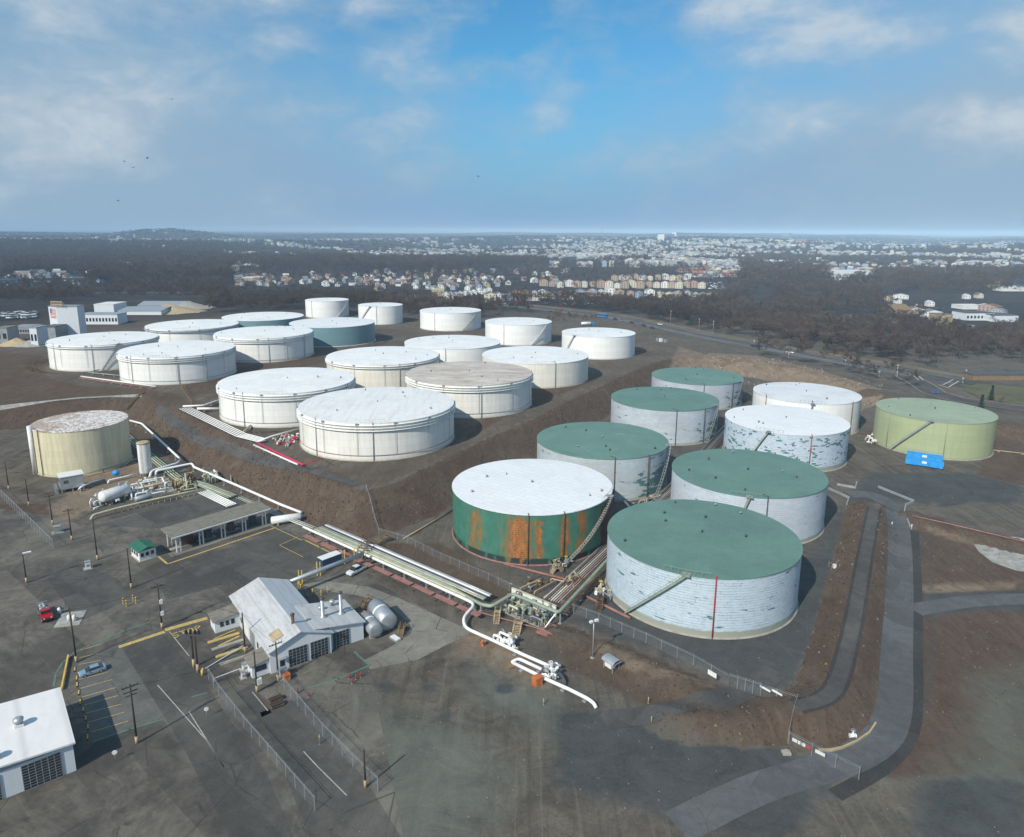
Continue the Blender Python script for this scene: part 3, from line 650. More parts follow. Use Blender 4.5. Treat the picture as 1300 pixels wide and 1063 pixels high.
# ---------------------------------------------------------------- tufts of dead grass and stones on the banks
def scatter(name, label, n, mats, pick, smin, smax, tall):
    X = nrg.uniform(-320, 330, n*9); Y = nrg.uniform(84, 470, n*9); e = 1.5
    z0 = zt(X, Y); sl = np.hypot(zt(X+e, Y)-z0, zt(X, Y+e)-z0)/e; k = pick(X, Y, z0, sl)
    nn = .5+.5*np.sin(X/7+np.sin(Y/9)*2)*np.cos(Y/6+X/11); k &= nrg.random(len(X)) < .25+.75*nn**2
    X, Y, z0 = X[k][:n], Y[k][:n], z0[k][:n]; b = MB()
    px, py = proj(X, Y, z0); 
    for x, y, z, ok in zip(X, Y, z0, (px > -20) & (px < 1320)):
        if not ok: continue
        s = rng.uniform(smin, smax); a = rng.uniform(0, 6.28); c, q = math.cos(a)*s, math.sin(a)*s; m = rng.randrange(len(mats))
        if tall: b.add([(x-c, y-q, z-.02), (x+c, y+q, z-.02), (x-q*.3, y+c*.3, z+s*tall)], [(0,1,2)], m)
        else: b.add([(x-c, y-q, z-.05), (x+q, y-c, z-.05), (x+c, y+q*.8, z-.05), (x-q*.7, y+c, z-.05), (x, y, z+s*.8)], [(0,1,4),(1,2,4),(2,3,4),(3,0,4)], m)
    o = b.build(name, [M[k_] for k_ in mats]); tag(o, label, name.replace('_', ' '), kind='stuff')
M['straw'] = mat('straw', (.19,.145,.1), .95, var=.3); M['tuft'] = mat('dead_tuft', (.075,.055,.04), .95, var=.3); M['stone'] = mat('pale_stone', (.33,.29,.24), .95, var=.3); M['tuft2'] = mat('reddish_tuft', (.11,.065,.04), .95, var=.3)
padclear = lambda X, Y: np.all([np.hypot(X-a[0], Y-a[1]) > a[2]+1.5 for a in PADS.values()], axis=0)
scatter('dead_grass', 'dead grass tufts on the brown banks', 30000, ('straw','tuft','tuft','tuft2'), lambda X, Y, z, s: (s > .1) & padclear(X, Y), .15, .38, 1.2)
RG = [unp(*p) for p in [(1166,662),(1310,695),(1310,745),(1180,750),(1166,740)]]; RG2 = [unp(*p) for p in [(1176,790),(1310,785),(1310,870),(1240,900),(1170,930)]]; RG3 = [unp(*p) for p in [(760,815),(900,880),(990,900),(990,940),(860,920),(740,860)]]
scatter('weeds', 'dry weeds on the rough ground right of the service road', 9000, ('straw','tuft','tuft2'), lambda X, Y, z, s: ((sdist(X, Y, RG) < 0) | (sdist(X, Y, RG2) < 0) | (sdist(X, Y, RG3) < 0)), .12, .3, 1.2)
CB = [unp(p[0], p[1], 5) for p in [(880,455),(1000,458),(1130,490),(1130,512),(1000,500),(880,490)]]
scatter('rubble', 'pale stones on the cut bank and along the gravel edges', 2600, ('stone','stone','tuft'), lambda X, Y, z, s: (sdist(X, Y, CB) < 0), .2, .75, 0)
scatter('loose_stones', 'loose stones on the gravel of the yards', 7000, ('stone','tuft'), lambda X, Y, z, s: (s < .03) & (X > -30) & padclear(X, Y), .06, .17, 0)
# ---------------------------------------------------------------- tanks
def ang_px(k, px, hfrac=.5):
    """angle on the camera side of tank k whose shell shows at photo column px"""
    x, y, r, h, e = TK[k]; best = None
    for i in range(361):
        a = R_(-90-100+i*200/360); X, Y = x+r*math.cos(a), y+r*math.sin(a)
        if (X-x)*(0-x)+(Y-y)*(0-y) < 0: continue
        q = abs(proj(X, Y, e+h*hfrac)[0]-px)
        if best is None or q < best[0]: best = (q, a)
    return best[1]
def shell_mesh(name, r, h, m, n=120, t=.0):
    me = bpy.data.meshes.new(name); vs = []; fs = []
    for z in (0, h):
        for k in range(n+1):
            a = -math.pi/2+2*math.pi*(k/n-.5); vs.append((r*math.cos(a), r*math.sin(a), z))
    for k in range(n): fs.append((k, k+1, n+1+k+1, n+1+k))
    me.from_pydata(vs, [], fs); uvl = me.uv_layers.new(name='UVMap')
    for p in me.polygons:
        p.use_smooth = True
        for li in p.loop_indices:
            vi = me.loops[li].vertex_index; k = vi % (n+1); uvl.data[li].uv = ((k/n-.5)*2*math.pi*r, 0 if vi <= n else h)
    me.materials.append(m); return me
def tank(k, label, shell, roof, rings=(), stair=None, risers=(), foam=0, base=True, roofrise=.02, nv=5, rail=True, lowring=None, group=None, stairm='grey', curb=None, ladder=None, risermat='rustpipe'):
    x, y, r, h, e = TK[k]
    T = thing('storage_tank', label, 'storage tank', (x, y, e), 0, group)
    put(bpy.data.objects.new('shell', shell_mesh('shell', r, h, M[shell])), T)
    rs = random.Random(k)
    b = MB(); n = 120
    b.lathe([(r+.02, -.12), (r+.14, -.12), (r+.14, .1), (r+.02, .1)], n, (0,0,h), smooth=False, cap=False)
    b.lathe([(r+.02, .098)]+[(r*(1-i/6) if i < 6 else .2, .1+r*roofrise*(i/6)) for i in range(1, 7)], n, (0,0,h), cap='top'); b.build('roof', M[roof], T)
    b = MB(); b.lathe([(r+.0, .0), (r+.35, .0), (r+.35, .35), (r+.0, .36)], 96, (0,0,-.1), cap=False); b.build('foundation_ring', M['concrete'] if not curb else M[curb], T)
    for z in (tuple(rings)+((-2.9,) if len(rings) and k in ('A','B','C','L1','L4') else ())):
        b = MB(); b.lathe([(r-.05, 0), (r+.75, .02), (r+.75, .2), (r-.05, .22)], 96, (0,0,h+z), cap=False); b.build('wind_girder', M['grey'] if shell not in ('sw','sw2','sw3') else M['white'], T)
    if lowring:
        b = MB(); z, m = lowring; b.lathe([(r+.25+.09*math.cos(q), .09*math.sin(q)) for q in [i*math.pi/3 for i in range(7)]], 96, (0,0,z), cap=False); b.build('spray_ring', M[m], T)
    for kk in range(nv):
        a, q = (0, 0) if kk == 0 else (rs.uniform(0, 6.28), r*rs.choice((.45, .62, .8, .88)))
        s = rs.uniform(.14, .27); b = MB(); zz = h+.18+r*roofrise*(1-q/r)-.1
        b.lathe([(s, 0), (s, .4), (s*1.4, .45), (s*1.4, .55), (s*.6, .75)], 10, (q*math.cos(a), q*math.sin(a), zz))
        b.build('roof_vent', M[rs.choice(('grey', 'darkgrey', 'darkgrey') if 'rg' in roof else ('grey','grey','darkgrey'))], T)
    for kk in range(foam):
        a = 2*math.pi*(kk+.37)/foam; b = MB(); cx, cy = (r+.35)*math.cos(a), (r+.35)*math.sin(a)
        b.box((cx, cy, h-.9), (.7, .9, .9), a); b.tube([(cx, cy, h-.9), (cx, cy, 2.2)], .07, 5); b.build('foam_chamber', M['grey'], T)
    for ia, (px, kind) in enumerate(risers):
        a = ang_px(k, px); q = r+.3; b = MB()
        c, s = math.cos(a), math.sin(a)
        b.tube([(q*c, q*s, 0), (q*c, q*s, h+.7)] if kind == 'v' else [(q*c, q*s, 0), (q*c, q*s, h+.9), ((q-1.)*c+1.4*s, (q-1.)*s-1.4*c, h+.9)], .13, 6)
        b.build('riser_pipe', M[risermat], T)
    def stairs(pxb, pxt, m):
        a0, a1 = ang_px(k, pxb, .0), ang_px(k, pxt, 1.); N = max(6, int(abs(a1-a0)*r/1.2)); f = MB(); hr = MB()
        prev = None
        for i in range(N+1):
            a = a0+(a1-a0)*i/N; z = .1+(h-.0)*i/N; ci, si = math.cos(a), math.sin(a)
            cur = ((r+.12)*ci, (r+.12)*si, z), ((r+1.0)*ci, (r+1.0)*si, z)
            if prev:
                f.bar(prev[1], cur[1], .12, .38); f.bar(prev[0], cur[0], .1, .3); 
                mid0 = [(prev[0][q]+cur[0][q])/2 for q in range(3)]; mid1 = [(prev[1][q]+cur[1][q])/2 for q in range(3)]
                f.bar(mid0, mid1, .6, .06); f.bar(prev[0], prev[1], .45, .06)
                up = lambda p: (p[0], p[1], p[2]+1.0)
                hr.bar(up(prev[1]), up(cur[1]), .08); hr.bar(cur[1], up(cur[1]), .06)
            prev = cur
        a = a1; c, s = math.cos(a), math.sin(a); f.box(((r+.2)*c, (r+.2)*s, h+.12), (2.2, 1.8, .1), a)
        st = f.build('stairway', M[m], T); hr.build('handrail', M[m], st)
    if stair: stairs(*stair, stairm)
    if rail:
        b = MB(); a0 = ang_px(k, stair[1] if stair else x*0+proj(x, y-r, e+h)[0]+10, 1.); sp = 5./r; pr = None
        for i in range(7):
            a = a0-sp+2*sp*i/6; p = ((r-.05)*math.cos(a), (r-.05)*math.sin(a), h+.15); u = (p[0], p[1], p[2]+1.05)
            b.bar(p, u, .06)
            if pr: b.bar(pr, u, .06)
            pr = u
        b.build('roof_railing', M['yellow'] if shell in ('sw','sw2','sw3','rust') and rs.random() < .6 else M[stairm], T)
    if ladder:
        a = ang_px(k, ladder); c, s = math.cos(a), math.sin(a); b = MB()
        for o_ in (-.3, .3): b.bar(((r+.3)*c-o_*s, (r+.3)*s+o_*c, .3), ((r+.3)*c-o_*s, (r+.3)*s+o_*c, h+1), .07)
        for i in range(int(h/.6)): b.bar(((r+.3)*c-.3*s, (r+.3)*s+.3*c, .5+i*.6), ((r+.3)*c+.3*s, (r+.3)*s-.3*c, .5+i*.6), .05)
        b.build('ladder', M['grey'], T)
    return T
tank('T1', 'nearest silver tank with panelled shell and dark green roof, beside the light mast', 'sv1', 'rg', stair=(797, 871), risers=((906,'v'),), nv=9, stairm='greenpipe', risermat='red')
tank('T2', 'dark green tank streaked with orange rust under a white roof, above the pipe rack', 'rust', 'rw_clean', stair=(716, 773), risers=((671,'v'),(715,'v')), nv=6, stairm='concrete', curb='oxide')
tank('T3', 'silver tank with patchy teal lower shell and green roof, behind the rust-streaked tank', 'sv3', 'rg_pale', stair=(832, 848), risers=((780,'t'),(822,'v')), nv=7, stairm='grey', risermat='rustpipe')
tank('T4', 'silver tank between the patchy teal-shelled tank and the farthest green-roofed tank', 'sv4', 'rg', stair=(896, 910), risers=((858,'t'),(893,'v')), nv=5, risermat='darkgrey')
tank('T5', 'farthest silver tank with pale-spotted green roof, at the foot of the brown bank', 'sv5', 'rg_pale', stair=(930, 941), risers=((893,'t'),(929,'v')), nv=6, risermat='darkgrey')
tank('T6', 'silver-grey tank with green roof between the nearest tank and the white-roofed chequered tank', 'sv6', 'rg', stair=(925, 952), risers=((972,'t'),), nv=8, stairm='greenpipe', risermat='darkgrey')
tank('T7', 'silver-blue tank with chequered teal panels and a clean white roof', 'sv7', 'rw_clean', stair=(947, 976), risers=((1028,'v'),), nv=5, stairm='greenpipe', risermat='red')
tank('T8', 'white tank with dark scuffs on its roof, behind the chequered white-roofed tank', 'sw', 'rw_spot', stair=(1020, 1032), risers=((1080,'v'),(972,'t')), nv=6)
tank('T9', 'olive green tank standing alone beside the blue tank containers', 'solive', 'rg_olive', stair=(1132, 1182), risers=((1200,'v'),(1128,'v')), nv=6, stairm='grey', risermat='greenpipe')
G = 'white tanks on the raised terrace'
tank('A', 'large white tank with grey-streaked roof, nearest on the raised terrace', 'sw2', 'rw_streak', (-.9,-1.9), None, ((474,'v'),(402,'v')), 14, lowring=(2.1,'oxide'), risermat='grey', nv=6)
tank('B', 'large white tank beside the white pipe bundle on the terrace edge', 'sw', 'rw', (-.9,-1.9), None, ((310,'v'),), 14, lowring=(2.1,'grey'), risermat='grey')
tank('C', 'large white tank with brown-stained roof', 'sw2', 'rw_brown', (-.9,-1.9), None, ((611,'v'),), 12, lowring=(2.1,'grey'), risermat='grey')
tank('D', 'white tank with double wind girders behind the brown-roofed and streaked-roof tanks', 'sw3', 'rw', (-.9,-1.9), None, ((507,'v'),), 12, risermat='grey')
tank('E', 'plain white tank with bright roof in the middle, behind the brown-roofed tank', 'sw4', 'rw', (), None, ((566,'t'),), 0, risermat='grey')
tank('F', 'cream-stained white tank with smooth shell to the right of the brown-roofed tank', 'sw3', 'rw', (), None, ((705,'t'),), 0, risermat='grey')
tank('L1', 'large white tank with a pink pipe trench at its foot, on the left terrace', 'sw', 'rw', (-.9,-1.9), None, ((226,'v'),(262,'v'),(168,'v')), 14, lowring=(2.,'grey'), risermat='grey')
tank('L2', 'leftmost large white tank, below the tall building with the flag', 'sw', 'rw', (-.9,-1.9), (129, 151), ((118,'v'),(70,'v')), 12, risermat='grey')
tank('L3', 'white tank with bright roof, behind the two left front terrace tanks', 'sw4', 'rw', (-.9,-1.9), None, (), 10)
tank('L4', 'white tank with girder rings in front of the teal-shelled tank', 'sw', 'rw', (-.9,-1.9), None, ((341,'v'),(386,'v')), 12, lowring=(1.6,'oxide'), risermat='grey')
tank('L5', 'teal-shelled tank with pale roof, the farther one, left of the narrow white tanks', 'steal', 'rw', (), None, (), 0)
tank('L6', 'teal-shelled tank with white roof, the nearer one, below the narrow white tank', 'steal', 'rw_clean', (), None, ((465,'v'),), 0, risermat='greenpipe', curb='white')
tank('S1', 'narrow pale grey-white tank, leftmost of the back row', 'sw4', 'rw', (), (427, 441), ((396,'v'),), 0, nv=2, stairm='white', risermat='grey')
tank('S2', 'narrow white tank, second from the left in the back row', 'sw4', 'rw', (), (458, 470), ((478,'t'),), 0, nv=2, stairm='grey', risermat='grey')
tank('S3', 'white tank with a diagonal stair on its right side, third in the back row', 'sw4', 'rw', (), (586, 605), ((552,'v'),), 0, nv=3, stairm='cream', risermat='grey')
tank('S4', 'white tank between the third back-row tank and the tank nearest the highway', 'sw4', 'rw', (), (673, 694), ((640,'v'),), 0, nv=3, stairm='white', risermat='grey')
tank('S5', 'white tank nearest the highway, rightmost of the back row', 'sw4', 'rw', (), (718, 730), (), 0, nv=4, stairm='grey')
Tq = tank('Y', 'cream concrete tank topped with gravel beside the process skid', 'scream', 'gravelroof', (), None, ((52,'v'),), 0, roofrise=.02, nv=0, rail=False, curb='scream', risermat='pole')
b = MB(); a = ang_px('Y', 44); b.tube([(16.3*math.cos(a), 16.3*math.sin(a), 0), (16.3*math.cos(a), 16.3*math.sin(a), 17.8)], .75, 16); b.build('vent_stack', M['white'], Tq)
# ---------------------------------------------------------------- pipework
def w3(px, py, z=0.):
    x, y = unp(px, py, z); return Vector((x, y, z))
def g3(px, py, dz=.5):
    v = at(px, py, dz); return Vector((v.x, v.y, v.z+dz))
def off(pts, d):
    out = []
    for i, p in enumerate(pts):
        t = (pts[min(i+1, len(pts)-1)]-pts[max(i-1, 0)]); t.z = 0; t.normalize(); out.append(p+Vector((-t.y, t.x, 0))*d)
    return out
def along(pts, step, start=0.):
    res = []; acc = start
    for a, b in zip(pts[:-1], pts[1:]):
        L = (b-a).length; 
        while acc < L: res.append((a+(b-a)*(acc/L), (b-a).normalized())); acc += step
        acc -= L
    return res
def pipeline(name, label, cat, pts, r, m, group=None, sup=9., bend=1.2, supm='grey', flanges=0., n=8):
    org = Vector((pts[0].x, pts[0].y, 0)); T = thing(name, label, cat, org, 0, group)
    q = [p-org for p in pts]; b = MB(); b.tube(q, r, n, bend=bend); b.build('pipe', M[m], T)
    if sup:
        for p, d in along(q, sup, sup*.4):
            gz = Z(p.x+org.x, p.y+org.y); s = Vector((d.y, -d.x, 0))
            if p.z-gz < .35: continue
            b = MB(); b.bar((p.x, p.y, gz-.1), (p.x, p.y, p.z-r*.6), .28); b.box((p.x, p.y, gz-.05), (.8, .8, .25), math.atan2(d.y, d.x)); b.build('pipe_support', M[supm], T)
    if flanges:
        for p, d in along(q, flanges, flanges*.6):
            b = MB(); b.tube([p-d*.12, p+d*.12], r*1.55, n); b.build('flange', M[m], T)
    return T
def valve(T, p, d, r, m, m2='grey', up=True, s=1.):
    b = MB(); b.tube([p-d*r*2.2, p-d*r*1.9], r*1.7, 8); b.tube([p+d*r*1.9, p+d*r*2.2], r*1.7, 8); b.tube([p-d*r*2, p, p+d*r*2], r*1.25, 8)
    k = Vector((0,0,1)) if up else Vector((d.y, -d.x, 0)); b.tube([p, p+k*r*4.2*s], r*.45, 6); b.tube([p, p+k*r*1.9], r*1.0, 8)
    v = b.build('valve', M[m], T); c = MB(); e = p+k*r*4.2*s; a1 = d; a2 = k.cross(d)
    ring = [e+(a1*math.cos(t)+a2*math.sin(t))*r*1.7 for t in [i*math.pi/4 for i in range(9)]]
    c.tube(ring, r*.22, 5); c.bar(ring[0], ring[4], r*.25); c.bar(ring[2], ring[6], r*.25); c.build('handwheel', M[m2], v)
def clutter(name, label, cat, quad, n, mats, hmax=2.2, seed=1, r=(.1,.28), nvalve=10, skid=None, wheel=('grey','yellow','greenpipe')):
    rs = random.Random(seed); A, B, D_, E_ = [Vector((p[0], p[1], 0)) if hasattr(p, 'x') else w3(*p) for p in quad]
    org = (A+B+D_+E_)/4; T = thing(name, label, cat, org)
    def P(u, v, z): return (A*(1-u)*(1-v)+B*u*(1-v)+D_*u*v+E_*(1-u)*v)-org+Vector((0,0,z))
    du = ((B-A)+(D_-E_)).normalized(); dv = ((E_-A)+(D_-B)).normalized()
    if skid:
        b = MB(); c = [P(0,0,0), P(1,0,0), P(1,1,0), P(0,1,0)]; b.prism([(v.x, v.y) for v in c] if (c[1]-c[0]).cross(c[3]-c[0]).z > 0 else [(v.x, v.y) for v in c][::-1], .02, .22); b.build('skid_base', M[skid], T)
    for i in range(n):
        m = rs.choice(mats); z = rs.uniform(.35, hmax); rr = rs.uniform(*r); k = rs.random(); b = MB()
        if k < .4:
            v = rs.random(); u0, u1 = sorted((rs.random(), rs.random())); p = [P(u0, v, .1), P(u0, v, z), P(max(u1, u0+.15), v, z), P(max(u1, u0+.15), v, .1)]
        elif k < .8:
            u = rs.random(); v0, v1 = sorted((rs.random()*.6, .4+rs.random()*.6)); p = [P(u, v0, .1), P(u, v0, z), P(u, v1, z), P(u, v1, .1)]
        else:
            u, v = rs.random(), rs.random(); p = [P(u, v, .1), P(u, v, z*1.3), P(u, v, z*1.3)+du*rs.uniform(.5, 1.5)]
        b.tube(p, rr, 7, bend=.4); b.build('pipe', M[m], T)
    for i in range(nvalve):
        valve(T, P(rs.random(), rs.random(), rs.uniform(.5, hmax)), (du if rs.random() < .5 else dv), rs.uniform(.16, .3), rs.choice(mats), rs.choice(wheel), rs.random() < .8)
    return T
# --- trunk rack beside the yard
base = [w3(395,673.5,1.8), w3(480,711.5,1.8), w3(560,747,1.8), w3(604,767,1.8)]
pipeline('pipeline', 'bright white pipe of the trunk rack turning off to the front valve station', 'pipeline',
         [w3(385,669,1.8)]+base+[w3(588,784,1.6), w3(590,797,1.2), w3(628,814,1.), w3(668,833,1.), w3(703,848,1.)], .36, 'pipewhite', 'pipes of the trunk rack', 8, 2.)
G = 'pipes of the trunk rack'
def rackline(d, a=0., extra=(), z=1.8):
    q = off(base, d); q = [Vector((p.x, p.y, z)) for p in q]; return q+list(extra)
pipeline('pipeline', 'cream pipe running next to the bright white pipe on the trunk rack', 'pipeline', rackline(1.1), .3, 'cream', G, 0)
pipeline('pipeline', 'thick sage pipe from the trunk rack along the white manifold wall', 'pipeline', rackline(1.9)[:3]+[w3(612,768,1.8), w3(624,770,2.4), w3(651,754,3.2), w3(709,778,3.2), w3(770,712,3.2), Vector((41,200,3)), Vector((64,232,3))], .42, 'greenpipe', G, 12, 1.)
for i, (d, r, m, lb) in enumerate(((2.8, .2, 'cream', 'thin cream pipe on the trunk rack next to the thick sage pipe'), (3.5, .22, 'galv', 'silver pipe in the middle of the uphill half of the trunk rack'),
        (4.2, .18, 'darkgrey', 'dark thin pipe on the trunk rack below the slope'), (4.9, .24, 'pipewhite', 'uphill white pipe of the trunk rack nearest the brown slope'), (5.6, .2, 'galv', 'outermost grey pipe of the trunk rack along the slope foot'))):
    pipeline('pipeline', lb, 'pipeline', rackline(d), r, m, G, 0)
pipeline('pipeline', 'thin rust pipe on the yard edge of the trunk rack', 'pipeline', [Vector((p.x, p.y, .9)) for p in off(base, -1.4)]+[w3(690,800,.9), w3(702,806,.9)], .14, 'oxide', G, 0)
org = Vector((base[0].x, base[0].y, 0)); T = thing('pipe_rack', 'steel trestles carrying the trunk pipes above the yard edge', 'pipe rack', org)
for p, d in along(base, 7.5, 1):
    s = Vector((-d.y, d.x, 0)); b = MB(); q = p-org
    b.bar(q-s*3.4+Vector((0,0,-.55)), q+s*6.2+Vector((0,0,-.55)), .25)
    for k in (-3.2, 0, 3, 6): b.bar((q.x+s.x*k, q.y+s.y*k, -.1), (q.x+s.x*k, q.y+s.y*k, 1.25), .22)
    b.build('trestle', M['darkgrey'], T)
cnt = 0
for p, d in along(off(base, -2.6), 7.5, .6):
    a = p; c = p+d*6.8; s = Vector((-d.y, d.x, 0)); b = MB()
    for k in (-.6, -.2, .2, .6): b.bar((a.x+s.x*k-org.x, a.y+s.y*k-org.y, 1.35), (c.x+s.x*k-org.x, c.y+s.y*k-org.y, 1.35), .26, .12)
    b.build('red_walkway_section', M['oxide'], T)
# --- white and green lines at the left end
G2 = 'pipes between the process skid and the slope'
pipeline('pipeline', 'white pipe zigzagging from behind the cream tank down to the vertical vessel', 'pipeline', [w3(165,534,2.5), w3(180,538,2.5), w3(229,583,2.5), w3(226,588,2.5), w3(192,598,2.5), w3(190,606,1.)], .42, 'pipewhite', G2, 12, 1.5)
pipeline('pipeline', 'white pipe along the slope foot above the canopy and trunk rack', 'pipeline', [w3(198,604,1.), w3(198,598,2.8), w3(244,588.5,2.8), w3(246,593,2.2), w3(300,616,2.), w3(357,641,2.), w3(383,651,1.6)], .42, 'pipewhite', G2, 11, 1.)
pipeline('pipeline', 'long thin grey pipe at the foot of the cream tank', 'pipeline', [w3(90,608,1.), w3(130,595,1.6), w3(176,582,1.6)], .2, 'grey', G2, 8)
for i in range(4): pipeline('pipeline', 'green pipe of the bundle between the cream tank and the slope', 'pipeline', off([w3(160,548,.8), w3(190,574,.8), w3(231,606,.8), w3(262,614,.9), w3(300,629,.9)], -i*.9), .24, ('greenpipe','greenpipe','cream','greenpipe')[i], 'green bundle pipes by the cream tank', 0)
for i in range(5): pipeline('pipeline', 'white pipe of the short bundle ending behind the loading canopy', 'pipeline', off([w3(262,622,.7), w3(300,640,.7)], -i*.75), .2, 'pipewhite', 'short white bundle behind the canopy', 0)
for i in range(3): pipeline('pipeline', 'grey line of the rack crossing under the white slope-foot pipe', 'pipeline', off([w3(300,632,1.), w3(345,652,1.2), w3(395,672,1.6)], .8*i), .18, ('galv','cream','grey')[i], 'connecting lines behind the white drum', 0)
T = thing('storage_drum', 'white horizontal drum behind the right end of the canopy', 'drum', w3(362,662)); b = MB(); p, q = w3(345,661,1.6)-w3(362,662), w3(381,656,1.6)-w3(362,662); b.hcyl(p, q, 1.15); b.build('vessel', M['white'], T)
for f in (.2, .8): b = MB(); s = p.lerp(q, f); b.box((s.x, s.y, 0), (.5, 1.8, .7), math.atan2((q-p).y, (q-p).x)); b.build('saddle', M['concrete'], T)
clutter('valve_manifold', 'rusty brown valve cluster at the right end of the process skid', 'manifold', [(222,630),(252,624),(246,606),(224,611)], 34, ('rustpipe','trim','rustpipe','cream'), 2.6, 5, (.12,.3), 14)
clutter('valve_manifold', 'white valve cluster under the slope-foot pipe behind the canopy', 'manifold', [(258,616),(282,612),(274,600),(252,604)], 16, ('pipewhite','cream','greenpipe'), 2.4, 6, (.15,.35), 7)
clutter('valve_manifold', 'white and grey piping around the horizontal white vessel', 'manifold', [(116,650),(150,640),(140,624),(112,638)], 26, ('pipewhite','grey','pipewhite'), 1.8, 7, (.1,.25), 9)
clutter('valve_manifold', 'grey and white piping below the vertical vessel', 'manifold', [(165,636),(222,624),(214,608),(160,618)], 38, ('pipewhite','grey','trim','pipewhite'), 2.4, 8, (.1,.3), 12, 'pale')
clutter('valve_manifold', 'sage pipe stubs branching on the slope foot', 'manifold', [(270,612),(318,622),(310,606),(276,600)], 9, ('greenpipe','rustpipe'), 1.2, 12, (.15,.25), 2)
# long cream header with drop legs
T = pipeline('pipeline', 'cream header with rows of short legs along the front of the process skid', 'pipeline', [w3(115,660,.3), w3(118,654,1.4), w3(146,646,1.6), w3(192,635,1.6), w3(226,627.7,1.6), w3(257,621,1.6)], .32, 'cream', None, 0, 1.5)
org = T.location; h = [w3(146,646,1.6), w3(192,635,1.6), w3(226,627.7,1.6), w3(257,621,1.6)]
for p, d in along(h, 1.8): b = MB(); q = p-org; b.bar((q.x, q.y, -.1), (q.x, q.y, 1.5), .16); b.build('drop_leg', M['trim'], T)
# vessels
o = w3(145,628); T = thing('pressure_vessel', 'horizontal white vessel on the process skid in front of the cream tank', 'vessel', o)
p, q = w3(130,631,3.)-o, w3(160,621,3.)-o; b = MB(); b.hcyl(p, q, 1.9, 24, dome=.5); b.build('vessel', M['white'], T)
for f in (.2, .8): b = MB(); s = p.lerp(q, f); b.box((s.x, s.y, 0), (.5, 2.8, 1.8), math.atan2((q-p).y, (q-p).x)); b.build('saddle', M['concrete'], T)
b = MB(); s = p.lerp(q, .75); b.tube([(s.x, s.y, 4.7), (s.x, s.y, 5.8)], .35, 10); b.build('nozzle', M['grey'], T)
for o_ in (-1.2, 1.2): b = MB(); b.bar(p+Vector((0,0,2.1))+Vector((0,o_,0)), q+Vector((0,0,2.1))+Vector((0,o_,0)), .08); b.build('handrail', M['grey'], T)
o = w3(181,632); T = thing('heat_exchanger', 'slim grey horizontal exchanger right of the white vessel', 'vessel', o)
p, q = w3(172,634,1.8)-o, w3(192,629,1.8)-o; b = MB(); b.hcyl(p, q, .9, 16); b.build('vessel', M['galv'], T)
for f in (.15, .85): b = MB(); s = p.lerp(q, f); b.box((s.x, s.y, 0), (.4, 1.4, 1.2), math.atan2((q-p).y, (q-p).x)); b.build('saddle', M['concrete'], T)
o = w3(186,604); T = thing('process_column', 'tall white vertical vessel beside the cream tank', 'vessel', o)
b = MB(); b.lathe([(2.0, 1.2), (2.1, 1.6), (2.1, 11.6), (2.1, 12.2)], 28); b.build('vessel', M['white'], T); b = MB(); b.lathe([(2.2, 12.0), (2.2, 12.5), (1.6, 12.7)], 28); b.build('top_ring', M['trim'], T)
for i in range(4): a = i*math.pi/2+.4; b = MB(); b.bar((1.8*math.cos(a), 1.8*math.sin(a), 0), (1.8*math.cos(a), 1.8*math.sin(a), 1.8), .3); b.build('leg', M['grey'], T)
b = MB()
for s in (-.25, .25): b.bar((s, -2.3, 0), (s, -2.3, 12.6), .06)
for i in range(20): b.bar((-.25, -2.3, .5+i*.6), (.25, -2.3, .5+i*.6), .04)
b.build('ladder', M['grey'], T)
o = w3(148,607); T = thing('actuated_valve', 'bright blue valve ball standing on a pipe between the vessel and the cream tank', 'valve', o)
b = MB(); b.lathe([(.3, .9), (.9, 1.2), (1.2, 1.9), (.95, 2.6), (.3, 2.9)], 16); b.build('blue_actuator', M['blue'], T)
b = MB(); b.tube([w3(137,614,.2)-o, w3(138,610,1.)-o, w3(160,605,1.)-o, w3(172,602,.9)-o], .3, 8, bend=.6); b.build('pipe', M['pipewhite'], T)
o = w3(99,618); pipeline('pipeline', 'short white elbow pipe right of the grey equipment cabin', 'pipeline', [w3(100,622,.3), w3(102,619,1.5), w3(112,614,1.5), w3(116,612.5,1.2), w3(128,609,1.)], .32, 'pipewhite', None, 5, .8)
# --- centre manifold
clutter('valve_manifold', 'green and grey valve manifold in front of the low white wall', 'manifold', [(634,776),(688,799),(702,782),(652,760)], 46, ('greenpipe','grey','rustpipe','cream','greenpipe','darkgrey'), 2.4, 21, (.12,.34), 26, 'concrete', ('greenpipe','grey','rustpipe'))
o = w3(678,772); T = thing('manifold_wall', 'low white wall behind the green valve manifold', 'wall', o)
a, c = w3(650,759)-o, w3(706,783)-o; b = MB(); b.bar(a+Vector((0,0,1.3)), c+Vector((0,0,1.3)), .35, 2.6); b.build('wall_panel', M['white'], T); b = MB(); b.bar(a+Vector((0,0,2.66)), c+Vector((0,0,2.66)), .5, .12); b.build('wall_cap', M['cream'], T)
pipeline('pipeline', 'white pipe stepping down from the manifold wall to the faded red slab', 'pipeline', [w3(707,778,3.), w3(700,786,2.2), w3(692,797,.4)], .18, 'pipewhite', None, 0)
b = MB(); c = [w3(680,804), w3(694,810), w3(707,797), w3(693,791)]; b.prism([(v.x-c[0].x, v.y-c[0].y) for v in c], 0, .5); tag(b.build('slab', M['oxide'], None), 'faded red concrete slab at the right end of the valve manifold', 'slab').location = c[0]
